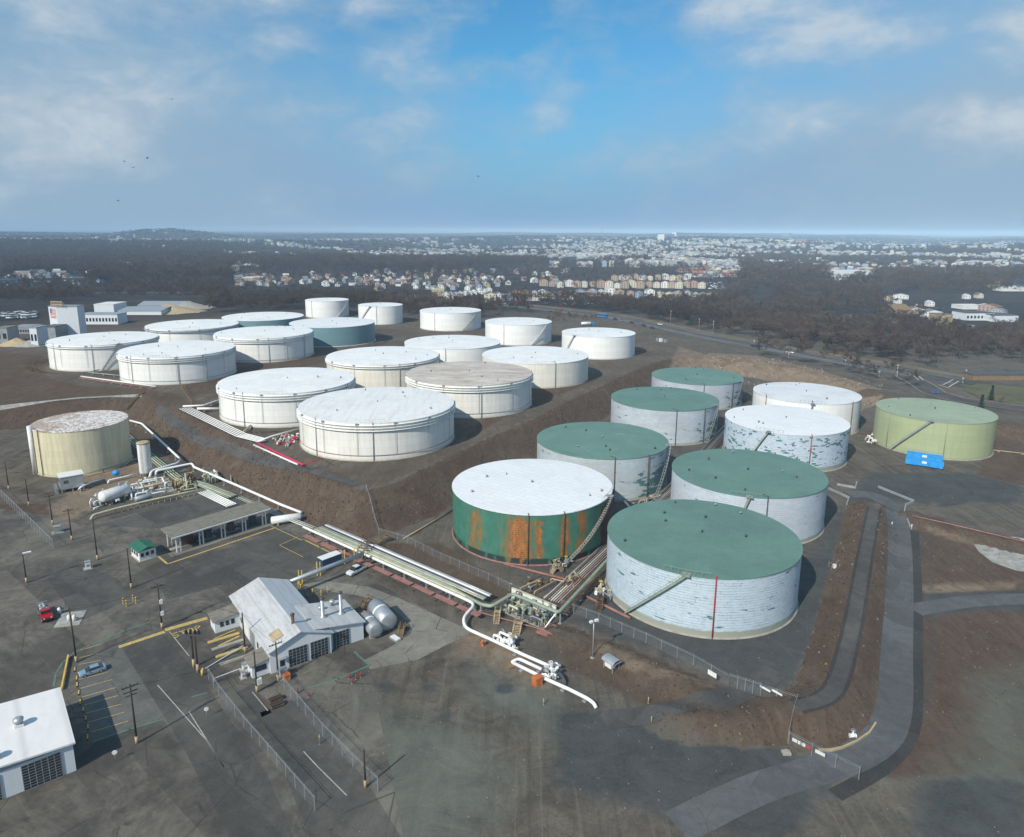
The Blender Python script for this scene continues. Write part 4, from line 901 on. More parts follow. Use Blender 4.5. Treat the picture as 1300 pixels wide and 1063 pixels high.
def step_frame(name, label, a, c, wdt=1.6, hgt=1.3, m='trim', z0=0.):
    o = w3(*a); e = w3(*c)-o; d = e.normalized(); s = Vector((-d.y, d.x, 0))*wdt/2; T = thing(name, label, 'steps', o)
    n = 6
    for sd in (s, -s):
        b = MB(); b.bar(sd, sd+e*.35+Vector((0,0,hgt)), .14, .2); b.bar(sd+e*.35+Vector((0,0,hgt)), sd+e*.65+Vector((0,0,hgt)), .14, .2); b.bar(sd+e*.65+Vector((0,0,hgt)), sd+e, .14, .2); b.build('stringer', M[m], T)
        b = MB(); b.bar(sd+Vector((0,0,1)), sd+e*.35+Vector((0,0,hgt+1)), .08); b.bar(sd+e*.35+Vector((0,0,hgt+1)), sd+e*.65+Vector((0,0,hgt+1)), .08); b.bar(sd+e*.65+Vector((0,0,hgt+1)), sd+e+Vector((0,0,1)), .08)
        for f, zz in ((0,0),(.35,hgt),(.65,hgt),(1,0)): b.bar(sd+e*f+Vector((0,0,zz)), sd+e*f+Vector((0,0,zz+1)), .08)
        b.build('handrail', M[m], T)
    b = MB()
    for i in range(n+1):
        f = i/n*.35; b.bar(-s+e*f+Vector((0,0,hgt*i/n)), s+e*f+Vector((0,0,hgt*i/n)), .3, .06); b.bar(-s+e*(1-f)+Vector((0,0,hgt*i/n)), s+e*(1-f)+Vector((0,0,hgt*i/n)), .3, .06)
    for i in range(4): f = .35+.3*i/3; b.bar(-s+e*f+Vector((0,0,hgt)), s+e*f+Vector((0,0,hgt)), .5, .06)
    b.build('treads', M[m], T); return T
step_frame('crossover_steps', 'brown crossover steps at the foot of the manifold near the front pipe', (655,806), (662,790))
step_frame('crossover_steps', 'yellowish crossover steps in front of the left end of the manifold', (630,792), (634,775), 1.2)
step_frame('crossover_steps', 'rusty crossover steps under the nearest tank beside its inlet', (760,776), (764,758), 1.4, m='rustpipe')
step_frame('crossover_steps', 'pale crossover steps below the stair of the rusty green tank', (700,728), (712,750-25), 1.2, m='trim')
step_frame('stair_bridge', 'wooden stair bridge crossing over the trunk rack beside the white pickup', (452,722), (474,692), 1.7, 3.4, 'wood')
step_frame('ramp_steps', 'wooden steps climbing from the trunk rack to the tank yard fence corner', (474,694), (503,684), 1.6, 1.6, 'wood')
def slope_stair(name, label, a, c, wd=1.2, m='wood'):
    A, B = at(*a), at(*c); T = thing(name, label, 'steps', A); N = 16; b = MB(); r = MB(); d = (B-A); d.z = 0; d.normalize(); s = Vector((-d.y, d.x, 0))*wd/2; pr = None
    for i in range(N+1):
        p = A.lerp(B, i/N); p.z = max(Z(p.x, p.y), A.z+(B.z-A.z)*i/N)+.25; q = p-A
        if pr: b.bar(pr+s, q+s, .15, .3); b.bar(pr-s, q-s, .15, .3); r.bar(pr+s+Vector((0,0,1)), q+s+Vector((0,0,1)), .09); r.bar(pr-s+Vector((0,0,1)), q-s+Vector((0,0,1)), .09); m_ = (pr+q)/2; b.bar(m_-s, m_+s, .5, .08)
        r.bar(q+s, q+s+Vector((0,0,1)), .08); pr = q
    b.build('treads', M[m], T); r.build('handrail', M[m], T)
slope_stair('slope_stair', 'wooden stair down the bank between the two left terraces', (246,513), (231,491))
slope_stair('slope_stair', 'long wooden stair down the bank behind the gravel-topped cream tank', (160,524), (183,499), 1.)
# --- corridor bundle between the silver tanks
c0 = w3(703,768); c0.z = .9; c1 = Vector((28, 183, .9)); c2 = Vector((54, 226, .9)); c3 = Vector((118, 345, .9))
for i in range(8):
    pipeline('pipeline', 'grey-brown pipe of the long bundle running between the two rows of silver tanks', 'pipeline', off([c0, c1, c2, c3], 2.6-i*.62), (.16,.2,.13,.18)[i%4], ('galv','rustpipe','grey','cream','galv','oxide','grey','rustpipe')[i], 'bundle pipes between the silver tanks', 0)
T = thing('pipe_rack', 'brown trestles under the bundle between the rows of silver tanks', 'pipe rack', c0*1.)
T.location.z = 0
for p, d in along([c0, c1, c2, c3], 6., 1):
    s = Vector((-d.y, d.x, 0)); q = p-c0; b = MB(); b.bar(q-s*3.4+Vector((0,0,-.25)), q+s*3+Vector((0,0,-.25)), .22)
    for k in (-3.2, 0, 2.8): b.bar((q.x+s.x*k, q.y+s.y*k, -.1), (q.x+s.x*k, q.y+s.y*k, .75), .2)
    b.build('trestle', M['rustpipe'], T)
T = thing('cable_tray', 'rusty stepped walkway on the nearest tank side of the corridor bundle', 'walkway', w3(716,776))
q = [w3(716,776,1.)-T.location, w3(770,722,1.)-T.location]; b = MB()
for p, d in along(q, 1.): s = Vector((-d.y, d.x, 0)); b.bar(p-s*1.1, p+s*1.1, .3, .1); b.bar((p.x-s.x*1.1, p.y-s.y*1.1, 0), (p.x-s.x*1.1, p.y-s.y*1.1, 1.), .12); b.bar((p.x+s.x*1.1, p.y+s.y*1.1, 0), (p.x+s.x*1.1, p.y+s.y*1.1, 2.), .1)
b.build('tread_plates', M['rustpipe'], T); b = MB(); b.bar(q[0]+Vector((0,0,1)), q[1]+Vector((0,0,1)), .1); b.build('handrail', M['trim'], T)
# tank inlets, one clutter per tank face that shows in the photo
for lb, qd, n, nv, ms, sd in (('valves and inlet pipes at the foot of the rusty green tank', [(694,722),(716,728),(722,716),(700,712)], 12, 6, ('rustpipe','cream','grey'), 31),
    ('white valves at the left foot of the nearest silver tank', [(752,752),(774,765),(780,757),(760,745)], 10, 6, ('pipewhite','grey','cream'), 32),
    ('brown pipes at the foot of the patchy teal-shelled tank', [(800,650),(838,640),(842,630),(806,640)], 16, 7, ('rustpipe','trim','grey'), 33),
    ('dark pipe stubs at the foot of the middle-row silver tank beside the corridor', [(868,566),(908,556),(906,548),(872,556)], 16, 7, ('rustpipe','grey','pipewhite'), 34),
    ('white valves between the white tank and the olive tank', [(1096,564),(1120,568),(1116,556),(1100,553)], 16, 8, ('pipewhite','darkgrey','pipewhite'), 35),
    ('pipes and valves left of the manifold behind the sage pipe', [(640,750),(690,765),(720,745),(680,735)], 12, 4, ('rustpipe','trim','grey'), 36),
    ('rusty valves in the corridor beside the rusty green tank', [(716,752),(740,740),(730,728),(712,740)], 16, 8, ('rustpipe','trim','rustpipe'), 37)):
    clutter('inlet_piping', lb, 'valves', qd, n, ms, 1.5, sd, (.1,.24), nv)
for lb, a, c in (('thin faded red pipe on the gravel in front of the rusty green tank', (640,716), (728,738)), ('faded red pipe at the left foot of the nearest silver tank', (738,754), (800,785))):
    pipeline('pipeline', lb, 'pipeline', [w3(*a, .35), w3(*c, .35)], .3, 'oxide', None, 0)
pipeline('pipeline', 'white leaning pipe beside the corridor behind the nearest tank', 'pipeline', [w3(793,637,1.), w3(800,645,1.)], .35, 'pipewhite', None, 0)
# --- terrace bundle
tb = [g3(228,519,.9), g3(265,537,.9), g3(300,554,.9), g3(328,561,.9), g3(338,559,.9)]
for i in range(5): pipeline('pipeline', 'white pipe of the wide bundle on the terrace edge', 'pipeline', off(tb, i*1.05), .2, 'pipewhite', 'white bundle pipes on the terrace edge', 0, .8)
T = thing('pipe_rack', 'dark sleepers under the white bundle on the terrace edge', 'pipe rack', tb[0]-Vector((0,0,.9)))
for p, d in along(tb, 5., 1): s = Vector((-d.y, d.x, 0)); b = MB(); q = p-tb[0]+Vector((0,0,.9)); b.bar(q-s*.6+Vector((0,0,-.35)), q+s*5.2+Vector((0,0,-.35)), .3, .25); b.build('trestle', M['darkgrey'], T)
pipeline('pipeline', 'thick white pipe from the terrace bundle to the left tank', 'pipeline', [g3(232,516,1.4), g3(258,515,1.4), g3(272,510,1.4), g3(279,508,1.2)], .4, 'pipewhite', None, 6)
pipeline('pipeline', 'thick white pipe lying straight into the left side of the terrace tank', 'pipeline', [g3(250,519,1.), g3(281,519,1.)], .55, 'pipewhite', None, 7)
pipeline('pipeline', 'white pipe rising from the terrace bundle to the streaked-roof tank', 'pipeline', [g3(332,559,1.2), g3(345,554,1.8), g3(381,544,1.8)], .36, 'pipewhite', None, 9)
pipeline('pipeline', 'magenta red pipe lying on the terrace edge', 'pipeline', [g3(326,562,.6), g3(350,574,.6), g3(386,591,.6)], .38, 'pink', None, 6, .8)
pipeline('pipeline', 'white pipe lying beside the magenta one on the terrace edge', 'pipeline', [g3(322,565,.5), g3(350,577.5,.5), g3(378,590,.5)], .3, 'pipewhite', None, 6, .8)
pipeline('pipeline', 'red water pipe rising and looping into the streaked-roof tank', 'pipeline', [g3(384,592,.4), g3(384,590,3.4), g3(409,582,3.6), g3(411,584,.6)], .16, 'red', None, 0, .5)
pl = g3(370,555,0)
clutter('valve_manifold', 'white and red valves between the two nearest terrace tanks', 'manifold', [tuple(list(unp(345,566,8))+[0])[:2] and (345,566,7.6),(372,572,7.6),(382,556,7.6),(352,552,7.6)], 22, ('pipewhite','pipewhite','pink','cream','grey'), 1.6, 41, (.12,.3), 10)
for lb, a, c, z, m, r in (('pink-edged white trench pipe at the foot of the left terrace tanks', (103,478), (198,491), .5, 'pipewhite', .35), ('pink pipe parallel to the trench pipe on the left terrace', (101,480), (196,493), .4, 'oxide', .3),
      ('grey inlet pipe reaching the leftmost front terrace tank', (112,473), (152,477), .9, 'grey', .3), ('grey inlet pipe between the two left terrace tanks', (118,470), (140,468), .9, 'greenpipe', .3),
      ('grey suction pipe at the foot of the terrace tank left of the streaked roof', (305,552), (318,540), .9, 'cream', .3)):
    pipeline('pipeline', lb, 'pipeline', [g3(*a, z), g3(*c, z)], r, m, None, 7)
# --- front valve station
clutter('valve_group', 'white valves with orange boards on the front pipe', 'valves', [(621,815),(652,828),(655,819),(628,806)], 8, ('pipewhite','pipewhite','grey'), 1.5, 51, (.2,.34), 6, None, ('pipewhite','trim'))
clutter('valve_group', 'white valve cluster where the front pipes meet', 'valves', [(686,862),(706,868),(708,850),(690,844)], 12, ('pipewhite','grey','pipewhite'), 1.7, 52, (.14,.3), 7, None, ('pipewhite','grey'))
pipeline('pipeline', 'upper white pipe of the U-shaped loop in front', 'pipeline', [w3(650,841,.9), w3(658,836,.9), w3(688,850,.9)], .34, 'pipewhite', None, 5, 1.)
pipeline('pipeline', 'long front white pipe ending in a down-turned nose on the ground', 'pipeline', [w3(652,842,.9), w3(695,863,.9), w3(722,875,.9), w3(746,887,.9), w3(754,893,.7), w3(757,899,.1)], .36, 'pipewhite', None, 5, 1.)
for i in range(3): pipeline('hose', 'dark hose arching from the front valve cluster', 'hose', [w3(702,852,.8), w3(708+i*1.5,853,1.6), w3(714+i*1.5,862,1.2), w3(716+i*1.5,871,.1)], .09, 'darkgrey', 'dark hoses at the front valve cluster', 0, 1.2)
for i in range(2): pipeline('hose', 'dark hose hanging towards the brown crate', 'hose', [w3(690,858,.9), w3(683,860+i*2,1.1), w3(678,868+i*2,.1)], .09, 'darkgrey', 'dark hoses by the brown crate', 0, 1.)
def crate(px, py, sz, m, lb, name='crate', rz=.6):
    o = w3(px, py); T = thing(name, lb, name.replace('_', ' '), o, rz); b = MB(); b.box((0,0,0), sz); b.build('body', M[m], T); b = MB(); b.box((0,0,sz[2]), (sz[0]+.12, sz[1]+.12, .1)); b.build('lid', M[m], T)
    b = MB()
    for a in (-1, 1): b.box((a*sz[0]*.35, 0, -.0), (.12, sz[1]+.06, sz[2])); 
    b.build('battens', M['trim'], T); return T
crate(682,869,(1.7,1.4,1.6),'orange','brown box standing beside the front valve cluster')
crate(648,847,(1.8,1.4,.3),'wood','shallow wooden tray at the bend of the U-shaped front loop')
def hydrant(px, py, lb, m='orange'):
    T = thing('hydrant', lb, 'hydrant', w3(px, py)); b = MB(); b.lathe([(.35,0),(.28,.15),(.28,.9),(.38,.95),(.3,1.25),(.08,1.4)], 12); b.build('barrel', M[m], T); b = MB(); b.tube([(-.55,0,.7),(.55,0,.7)], .16, 8); b.build('outlet', M[m], T)
hydrant(613,820,'orange-red hydrant left of the front valve station')
for i, (x, y) in enumerate(((648,816),(640,812))): b = MB(); b.bar((-1.6,0,.08),(1.6,.3,.08),.3,.12); o = b.build('plank', M['trim']); tag(o, 'loose yellowish plank on the ground behind the front valves', 'plank', 'loose planks'); o.location = w3(x, y-8); o.rotation_euler = (0,0,-.5-i*.8)
# ---------------------------------------------------------------- buildings of the yard
def frame2(o, ang):
    c, s = math.cos(ang), math.sin(ang); return lambda u, v, z=0: Vector((u*c-v*s, u*s+v*c, z))
def panel(T, name, p, q, z0, z1, m, outn, t=.06, sub=None):
    """thin board standing proud of a wall between plan points p,q"""
    p = Vector((p[0], p[1], 0)); q = Vector((q[0], q[1], 0)); n = Vector(outn).normalized()*t/2; b = MB(); c = (z0+z1)/2
    b.bar(p+n+Vector((0,0,c)), q+n+Vector((0,0,c)), t, z1-z0); return b.build(name, M[m], T)
def garage_door(T, p, q, z1, nx=5, nz=6, n=(0,-1,0)):
    d = panel(T, 'garage_door', p, q, .05, z1, 'glass', n, .1); p = Vector((*p, 0)); q = Vector((*q, 0)); nn = Vector(n).normalized()*.08; b = MB()
    for i in range(nx+1): a = p.lerp(q, i/nx)+nn; b.bar(a+Vector((0,0,.05)), a+Vector((0,0,z1)), .09)
    for i in range(nz+1): z = .05+(z1-.05)*i/nz; b.bar(p+nn*1.1+Vector((0,0,z)), q+nn*1.1+Vector((0,0,z)), .06)
    b.build('door_grid', M['grey'], d)
A36 = R_(36.)
GO = Vector((*unp(344,856), 0)); T = thing('garage_building', 'white workshop with rusty white gable roof, glazed doors and roof chimneys', 'building', GO, A36)
Wd, Ln, EH, RH = 12.6, 27., 4.7, 7.1
b = MB(); b.add([(0,0,0),(Wd,0,0),(Wd,0,EH),(Wd/2,0,RH),(0,0,EH),(0,Ln,0),(Wd,Ln,0),(Wd,Ln,EH),(Wd/2,Ln,RH),(0,Ln,EH)], [(0,1,2,3,4),(9,8,7,6,5),(0,4,9,5),(1,6,7,2)]); b.build('wall', M['siding'], T)
def slab(b, P, t=.18, m=0):
    b.add(list(P)+[(x, y, z-t) for x, y, z in P], [(0,1,2,3),(7,6,5,4)]+[(i, 4+i, 4+(i+1)%4, (i+1)%4) for i in range(4)], m)
sl = (RH-EH)/(Wd/2); e = .5
b = MB(); slab(b, [(Wd/2,-e,RH+.25),(Wd/2,Ln+e,RH+.25),(-e,Ln+e,EH-e*sl+.25),(-e,-e,EH-e*sl+.25)]); rf = b.build('roof', M['gar_roof'], T)
b = MB(); slab(b, [(Wd/2+.02,Ln+e,RH+.24),(Wd/2+.02,-e,RH+.24),(Wd+e,-e,EH-e*sl+.24),(Wd+e,Ln+e,EH-e*sl+.24)]); b.build('roof', M['gar_roof2'], T)
b = MB(); slab(b, [(3.4,1.8,EH+3.4*sl+.42),(3.4,5,EH+3.4*sl+.42),(1.4,5,EH+1.4*sl+.42),(1.4,1.8,EH+1.4*sl+.42)], .1); b.build('skylight', M['trim'], T)
def chimney(x, y, z0, h, r, m, cap='darkgrey'):
    b = MB(); b.lathe([(r*2.4,0),(r*2.2,.25),(r,.4),(r,h)], 14, (x,y,z0)); c = b.build('chimney', M[m], T); b = MB(); b.lathe([(r*.6,0),(r*.6,.25),(r*1.5,.3),(r*1.2,.55),(r*.3,.7)], 12, (x,y,z0+h)); b.build('chimney_cap', M[cap], c)
chimney(6.1, 3.6, 6.7, 2.2, .32, 'rustpipe', 'rustpipe')
# right annex with its own door
AW, AL = 7.6, 11.5
b = MB(); b.add([(Wd+.01,.9,0),(Wd+AW,.9,0),(Wd+AW,.9,4.1),(Wd+.01,.9,5.1),(Wd+.01,AL,0),(Wd+AW,AL,0),(Wd+AW,AL,4.1),(Wd+.01,AL,5.1)], [(0,1,2,3),(7,6,5,4),(1,5,6,2),(3,2,6,7)]); b.build('wall', M['siding'], T)
b = MB(); slab(b, [(Wd-3.2,.35,6.35),(Wd+AW+.35,.35,4.25),(Wd+AW+.35,AL+.4,4.25),(Wd-3.2,AL+.4,6.35)]); b.build('roof', M['gar_roof'], T)
chimney(Wd+.4, 5.2, 5.5, 4., .38, 'galv'); chimney(Wd+4.6, 5.6, 4.8, 4.6, .34, 'galv'); 
for x, y in ((Wd+1.2, 8.6), (Wd+4.2, 9.6)): b = MB(); b.lathe([(.35,0),(.35,.6),(.6,.7),(.6,1.1),(.2,1.3)], 10, (x,y,5.1)); b.build('roof_vent', M['galv'], T)
garage_door(T, (3.7,-.0), (7.5,-.0), 3.9); garage_door(T, (8.2,0), (11.9,0), 3.9); garage_door(T, (Wd+.7,.9), (Wd+4.3,.9), 3.7)
panel(T, 'side_door', (1.9,0), (2.8,0), .05, 2.5, 'glass', (0,-1,0)); b = MB(); b.box((2.35,-.4,2.7), (1.5,.9,.12)); b.build('door_hood', M['grey'], T)
panel(T, 'garage_door', (0,10), (0,13.5), .05, 3.6, 'grey', (-1,0,0)); panel(T, 'garage_door', (0,14.6), (0,17.6), .05, 3.6, 'white', (-1,0,0))
for v in (2.5, 5, 7.5, 19.5, 21.5): f = panel(T, 'window', (0,v), (0,v+1), 1.6, 2.8, 'glass', (-1,0,0))
# small offices on the left side
def lean(nm, u0, v0, u1, v1, zl, zh, side):
    b = MB(); b.add([(u0,v0,0),(u1,v0,0),(u1,v1,0),(u0,v1,0),(u0,v0,zl),(u1,v0,zh),(u1,v1,zh),(u0,v1,zl)], [(0,1,5,4),(3,7,6,2),(0,4,7,3),(1,2,6,5)]); w_ = b.build('annex', M['siding'], T)
    b = MB(); slab(b, [(u0-.4,v0-.4,zl+.15),(u1,v0-.4,zh+.2),(u1,v1+.4,zh+.2),(u0-.4,v1+.4,zl+.15)], .15); b.build('annex_roof', M['roofcan'], w_)
    for k in range(3):
        bb = MB(); x = u0+(u1-u0)*(.28+.22*k); bb.bar((x-.36,v0-.04,1.75),(x+.36,v0-.04,1.75),.08,1.1); bb.build('window', M['glass'], w_)
lean('o', -5.2, 21.5, -.02, 25.5, 2.7, 3.4, 0); lean('o', -3.4, -.6+1.2, -.02, 4.6, 2.6, 3.3, 0)
for k in range(4): b = MB(); b.box((-4.2, 9.+k*3.2, .02), (6.5, .9, .16)); tag(b.build('kerb_strip', M['yline' if k % 2 else 'concrete']), kind='structure').matrix_world = T.matrix_basis.copy()
# warehouse bottom left
WO = Vector((*unp(97,990), 0)); fr = Vector((*unp(74,874,5.4), 0)); fl = Vector((*unp(92,942,5.4), 0)); WO = fl; dW = (fr-fl); angW = math.atan2(dW.y, dW.x)-math.pi/2; Lw = dW.length
T = thing('warehouse', 'white flat-roofed shed with two roof ventilators in the lower left corner', 'building', WO, angW)
b = MB(); b.box((-11,Lw/2,0), (22,Lw-.3,5.2)); b.build('wall', M['siding'], T)
b = MB(); slab(b, [(.35,-.3,5.35),(.35,Lw+.3,5.35),(-11,Lw+.3,6.1),(-11,-.3,6.1)], .3); slab(b, [(-22.3,Lw+.3,5.35),(-22.3,-.3,5.35),(-11,-.3,6.1),(-11,Lw+.3,6.1)], .3); b.build('roof', M['wh_roof'], T)
for x, y in ((-6.4, 9.2), (-10.0, 1.5+.6)): b = MB(); b.box((x,y,5.5), (1.3,1.3,.7)); v = b.build('roof_vent', M['white'], T); b = MB(); b.lathe([(.5,0),(.5,.5),(.75,.55),(.8,.95),(.35,1.25)], 14, (x,y,6.15)); b.build('vent_cap', M['galv'], v)
garage_door(T, (-7.,.15), (-1.8,.15), 4.4, 6, 9); garage_door(T, (-15.,.15), (-9.8,.15), 4.4, 6, 9)
panel(T, 'trim', (-22,.15), (0,.15), 4.85, 5.1, 'grey', (0,-1,0))
# guard booth
o = Vector((*unp(198,706), 0)); T = thing('guard_booth', 'small white booth with a dark green roof left of the canopy', 'booth', o, R_(48))
b = MB(); b.box((-2.2,4.2-2,.1), (4.2,5.6,2.7)); b.build('wall', M['white'], T)
b = MB(); slab(b, [(.3,-1.1,2.95),(.3,5.6,2.95),(-2.2,5.6,3.75),(-2.2,-1.1,3.75)]); slab(b, [(-4.7,5.6,2.95),(-4.7,-1.1,2.95),(-2.2,-1.1,3.75),(-2.2,5.6,3.75)]); b.build('roof', M['greenroof'], T)
for k in (-3.6, -2.3, -1.0): panel(T, 'window', (k-.4,-.6), (k+.4,-.6), 1.2, 2.2, 'glass', (0,-1,0))
for k in (.4, 2., 3.6): panel(T, 'window', (-4.3,k), (-4.3,k+1), 1.2, 2.2, 'glass', (-1,0,0)); 
b = MB(); b.box((-2.2,2.2,0), (4.8,6.2,.12)); b.build('plinth', M['concrete'], T)
# loading canopy
f0 = Vector((*unp(218,682,5), 0)); f1 = Vector((*unp(341,645,5), 0)); b0 = Vector((*unp(208,671,5.2), 0)); dC = (f1-f0); LC = dC.length; aC = math.atan2(dC.y, dC.x)
T = thing('loading_canopy', 'long truck loading canopy with flat tan roof on paired posts', 'canopy', f0, aC)
WC = 6.4
b = MB(); slab(b, [(-.3,-.4,5.1),(LC+.3,-.4,5.1),(LC+.3,WC+.3,5.5),(-.3,WC+.3,5.5)], .35); b.build('roof', M['roofcan'], T)
b = MB(); b.bar((-.3,-.5,4.75),(LC+.3,-.5,4.75),.35,.35); b.build('gutter_pipe', M['white'], T)
b = MB(); b.bar((-.3,-.05,4.72),(LC+.3,-.05,4.72),.2,.5); b.build('fascia', M['darkgrey'], T)
for i in range(5):
    x = 1.6+i*(LC-3.2)/4
    for y in (.2, WC-.4): b = MB(); b.bar((x-.5,y,0),(x-.5,y,4.8),.28); b.bar((x+.5,y,0),(x+.5,y,4.8),.28); b.bar((x-.5,y,3.),(x+.5,y,3.),.2); b.build('post', M['white'], T)
for i in range(4):
    x = 4.2+i*(LC-8)/3; b = MB(); b.box((x,WC*.52,.15), (1.6,1.2,2.6)); b.tube([(x,WC*.5,2.7),(x,WC*.5,4.7)], .12, 6); b.tube([(x+.9,WC*.4,.2),(x+.9,WC*.4,3.4),(x+1.8,WC*.2,3.6)], .1, 6, bend=.3); b.build('loading_arm', M['darkgrey' if i%2 else 'rustpipe'], T)
for i in range(3): b = MB(); b.box((3+i*7.5,WC*.5,0), (5.,1.6,.25)); b.build('island', M['concrete'], T)
b = MB(); b.prism([(-1,-1.6),(LC,-1.9),(LC,1.2),(-1,1.2)], .05, .12); ap = b.build('loading_apron', M['concrete_road']); ap['kind'] = 'structure'; ap.matrix_world = Matrix.Translation(f0) @ Matrix.Rotation(aC, 4, 'Z')
# grey cabin on posts by the cream tank
o = Vector((*unp(78,627), 0)); T = thing('equipment_cabin', 'pale grey equipment cabin on short posts in front of the cream tank', 'cabin', o, R_(38)); 
b = MB(); b.box((3.4,2.6,1.2), (6.8,5.2,4.2)); b.build('body', M['galv'], T); b = MB(); b.box((3.4,2.6,5.41), (7.2,5.6,.22)); b.build('roof', M['white'], T)
for x in (.3, 3.4, 6.5):
    for y in (.3, 4.9): b = MB(); b.bar((x,y,0),(x,y,1.2),.35); b.build('leg', M['concrete'], T)
for k in range(5): b = MB(); b.box((-1.1,.2+k*1.1,0), (.7,.5,2.2)); b.build('transformer_fin', M['grey'], T)
panel(T, 'louvre', (1,0), (2.4,0), 3.2, 4.2, 'darkgrey', (0,-1,0)); panel(T, 'louvre', (0,1.), (0,4.4), 3.4, 4.4, 'darkgrey', (-1,0,0))
# far-left concrete plant tower
o = at(78,430); D = o
T = thing('plant_tower', 'tall pale concrete plant tower with a painted flag and yellow roof framework, far left', 'tower', o, R_(-14)); T.scale = (.62,.62,.84)
b = MB(); b.add([(-13,0,-3),(0,-2,-3),(19,8,-3),(17,20,-3),(-14,14,-3)]+[(x, y, 27) for x, y in ((-13,0),(0,-2),(19,8),(17,20),(-14,14))], [(0,1,6,5),(1,2,7,6),(2,3,8,7),(3,4,9,8),(4,0,5,9)]); b.build('wall', M['siding'], T)
b = MB(); b.prism([(-13.4,-.4),(0,-2.6),(19.5,7.8),(17.4,20.5),(-14.4,14.4)], 27, 27.6); b.build('roof', M['grey'], T)
fl_ = MB(); L0 = Vector((-10.5,-.5,25.5)); dx = Vector((9.,-1.4,0)); nrm = Vector((-.15,-1,0)).normalized()*.15
def quad(mb, u0, u1, v0, v1, m): mb.add([L0+dx*u0+Vector((0,0,-v0))+nrm, L0+dx*u1+Vector((0,0,-v0))+nrm, L0+dx*u1+Vector((0,0,-v1))+nrm, L0+dx*u0+Vector((0,0,-v1))+nrm], [(3,2,1,0)], m)
for i in range(13): quad(fl_, .42 if i < 7 else 0, 1, i*.62, (i+1)*.62, i % 2)
quad(fl_, 0, .42, 0, 7*.62, 2)
for i in range(4):
    for j in range(5): nrm2 = nrm; nrm = nrm*1.2; quad(fl_, .04+j*.075, .075+j*.075, .5+i*1., .9+i*1., 1); nrm = nrm2
fl_.build('painted_flag', [M['red'], M['white'], mat('flag_blue', (.03,.05,.22), .7)], T)
b = MB()
for x in range(-8, 10, 2):
    b.bar((x,-.6,27.6),(x,-.6,31.5+(x%4)*.4),.5)
    if x % 4 == 0: b.bar((x,-.6,31.3),(x+2,2.5,28),.4)
for z in (29., 31.3): b.bar((-8,-.6,z),(8,-.6,z),.6)
b.build('roof_framework', M['trim'], T)
def block(name, lb, cat, px0, px1, pyb, ph, depth, wall, roof, rz=0., dz=0., over=.4, gable=0., grp=None, wn=0):
    """box building whose front base runs px0..px1 at row pyb and stands ph pixels tall"""
    A, B = at(px0, pyb), at(px1, pyb); c = (A+B)/2; Dm = c.length; wdt = (B-A).length; h = ph*Dm/FPX
    T = thing(name, lb, cat, (c.x, c.y, min(A.z, B.z)-.3), math.atan2((B-A).y, (B-A).x)+rz, grp)
    b = MB(); b.box((0, depth/2, -2), (wdt, depth, h+2)); b.build('wall', M[wall], T)
    b = MB()
    if gable: slab(b, [(-wdt/2-over,-over,h),(wdt/2+over,-over,h),(wdt/2+over,depth/2,h+gable),(-wdt/2-over,depth/2,h+gable)], .3); slab(b, [(wdt/2+over,depth+over,h),(-wdt/2-over,depth+over,h),(-wdt/2-over,depth/2,h+gable),(wdt/2+over,depth/2,h+gable)], .3)
    else: b.box((0, depth/2, h), (wdt+over, depth+over, .5))
    b.build('roof', M[roof], T)
    if wn:
        for i in range(wn):
            x = -wdt/2+wdt*(i+.5)/wn; b = MB(); b.bar((x-wdt/wn*.28,-.06,h*.5),(x+wdt/wn*.28,-.06,h*.5),.15,h*.35); b.build('window', M['glass'], T)
    return T
block('plant_building', 'small white block with two round windows left of the plant tower', 'building', 40, 49, 440, 20, 12, 'siding', 'grey', wn=2)
block('plant_building', 'grey industrial block with dark roof against the plant tower', 'building', 56, 72, 434, 16, 14, 'grey', 'darkgrey')
block('plant_building', 'low grey building at the left picture edge with two dark windows', 'building', -4, 11, 436, 16, 12, 'grey', 'roofcan', wn=2)
block('plant_building', 'long low shed with white rails behind the sand piles', 'building', 13, 38, 424, 7, 16, 'grey', 'grey', wn=8)
block('plant_shed', 'long grey conveyor shed right of the plant tower', 'building', 101, 150, 412, 11, 16, 'siding', 'galv', wn=12)
block('plant_shed', 'wide pale roofed hall behind the conveyor shed', 'building', 150, 205, 400, 5, 40, 'siding', 'galv', gable=2)
block('plant_shed', 'pale hall with light roof beside the sand heap', 'building', 175, 235, 392, 4, 30, 'siding', 'galv', gable=3)
block('plant_shed', 'small white hall between the tower and the wide pale hall', 'building', 120, 145, 397, 9, 25, 'siding', 'white')
def heap(lb, px, py, r, h, m):
    o = at(px, py); b = MB(); rs = random.Random(px); n = 18; vs = [(0,0,h)]; 
    for k in range(3):
        for i in range(n): a = 6.283*i/n; q = r*(k+1)/3*rs.uniform(.8, 1.15); vs.append((q*math.cos(a), q*math.sin(a)*.7, h*(1-(k+1)/3)**1.2*rs.uniform(.7, 1.1)-(.5 if k == 2 else 0)))
    fs = [(0, 1+i, 1+(i+1)%n) for i in range(n)]
    for k in range(2): fs += [(1+k*n+i, 1+(k+1)*n+i, 1+(k+1)*n+(i+1)%n, 1+k*n+(i+1)%n) for i in range(n)]
    b.add(vs, fs, 0, True); ob = b.build('gravel_heap', M[m]); ob.location = o; tag(ob, lb, 'heap')
heap('cream sand heap in the yard left of the plant tower', 22, 438, 14, 5, 'trim'); heap('grey rubble heap right of the cream sand heap', 38, 439, 12, 4, 'concrete')
heap('tan spoil heap beside the pale halls near the dark wood', 215, 396, 35, 8, 'trim'); heap('pale rubble heap at the edge of the dark wood beyond the halls', 240, 391, 28, 7, 'concrete')
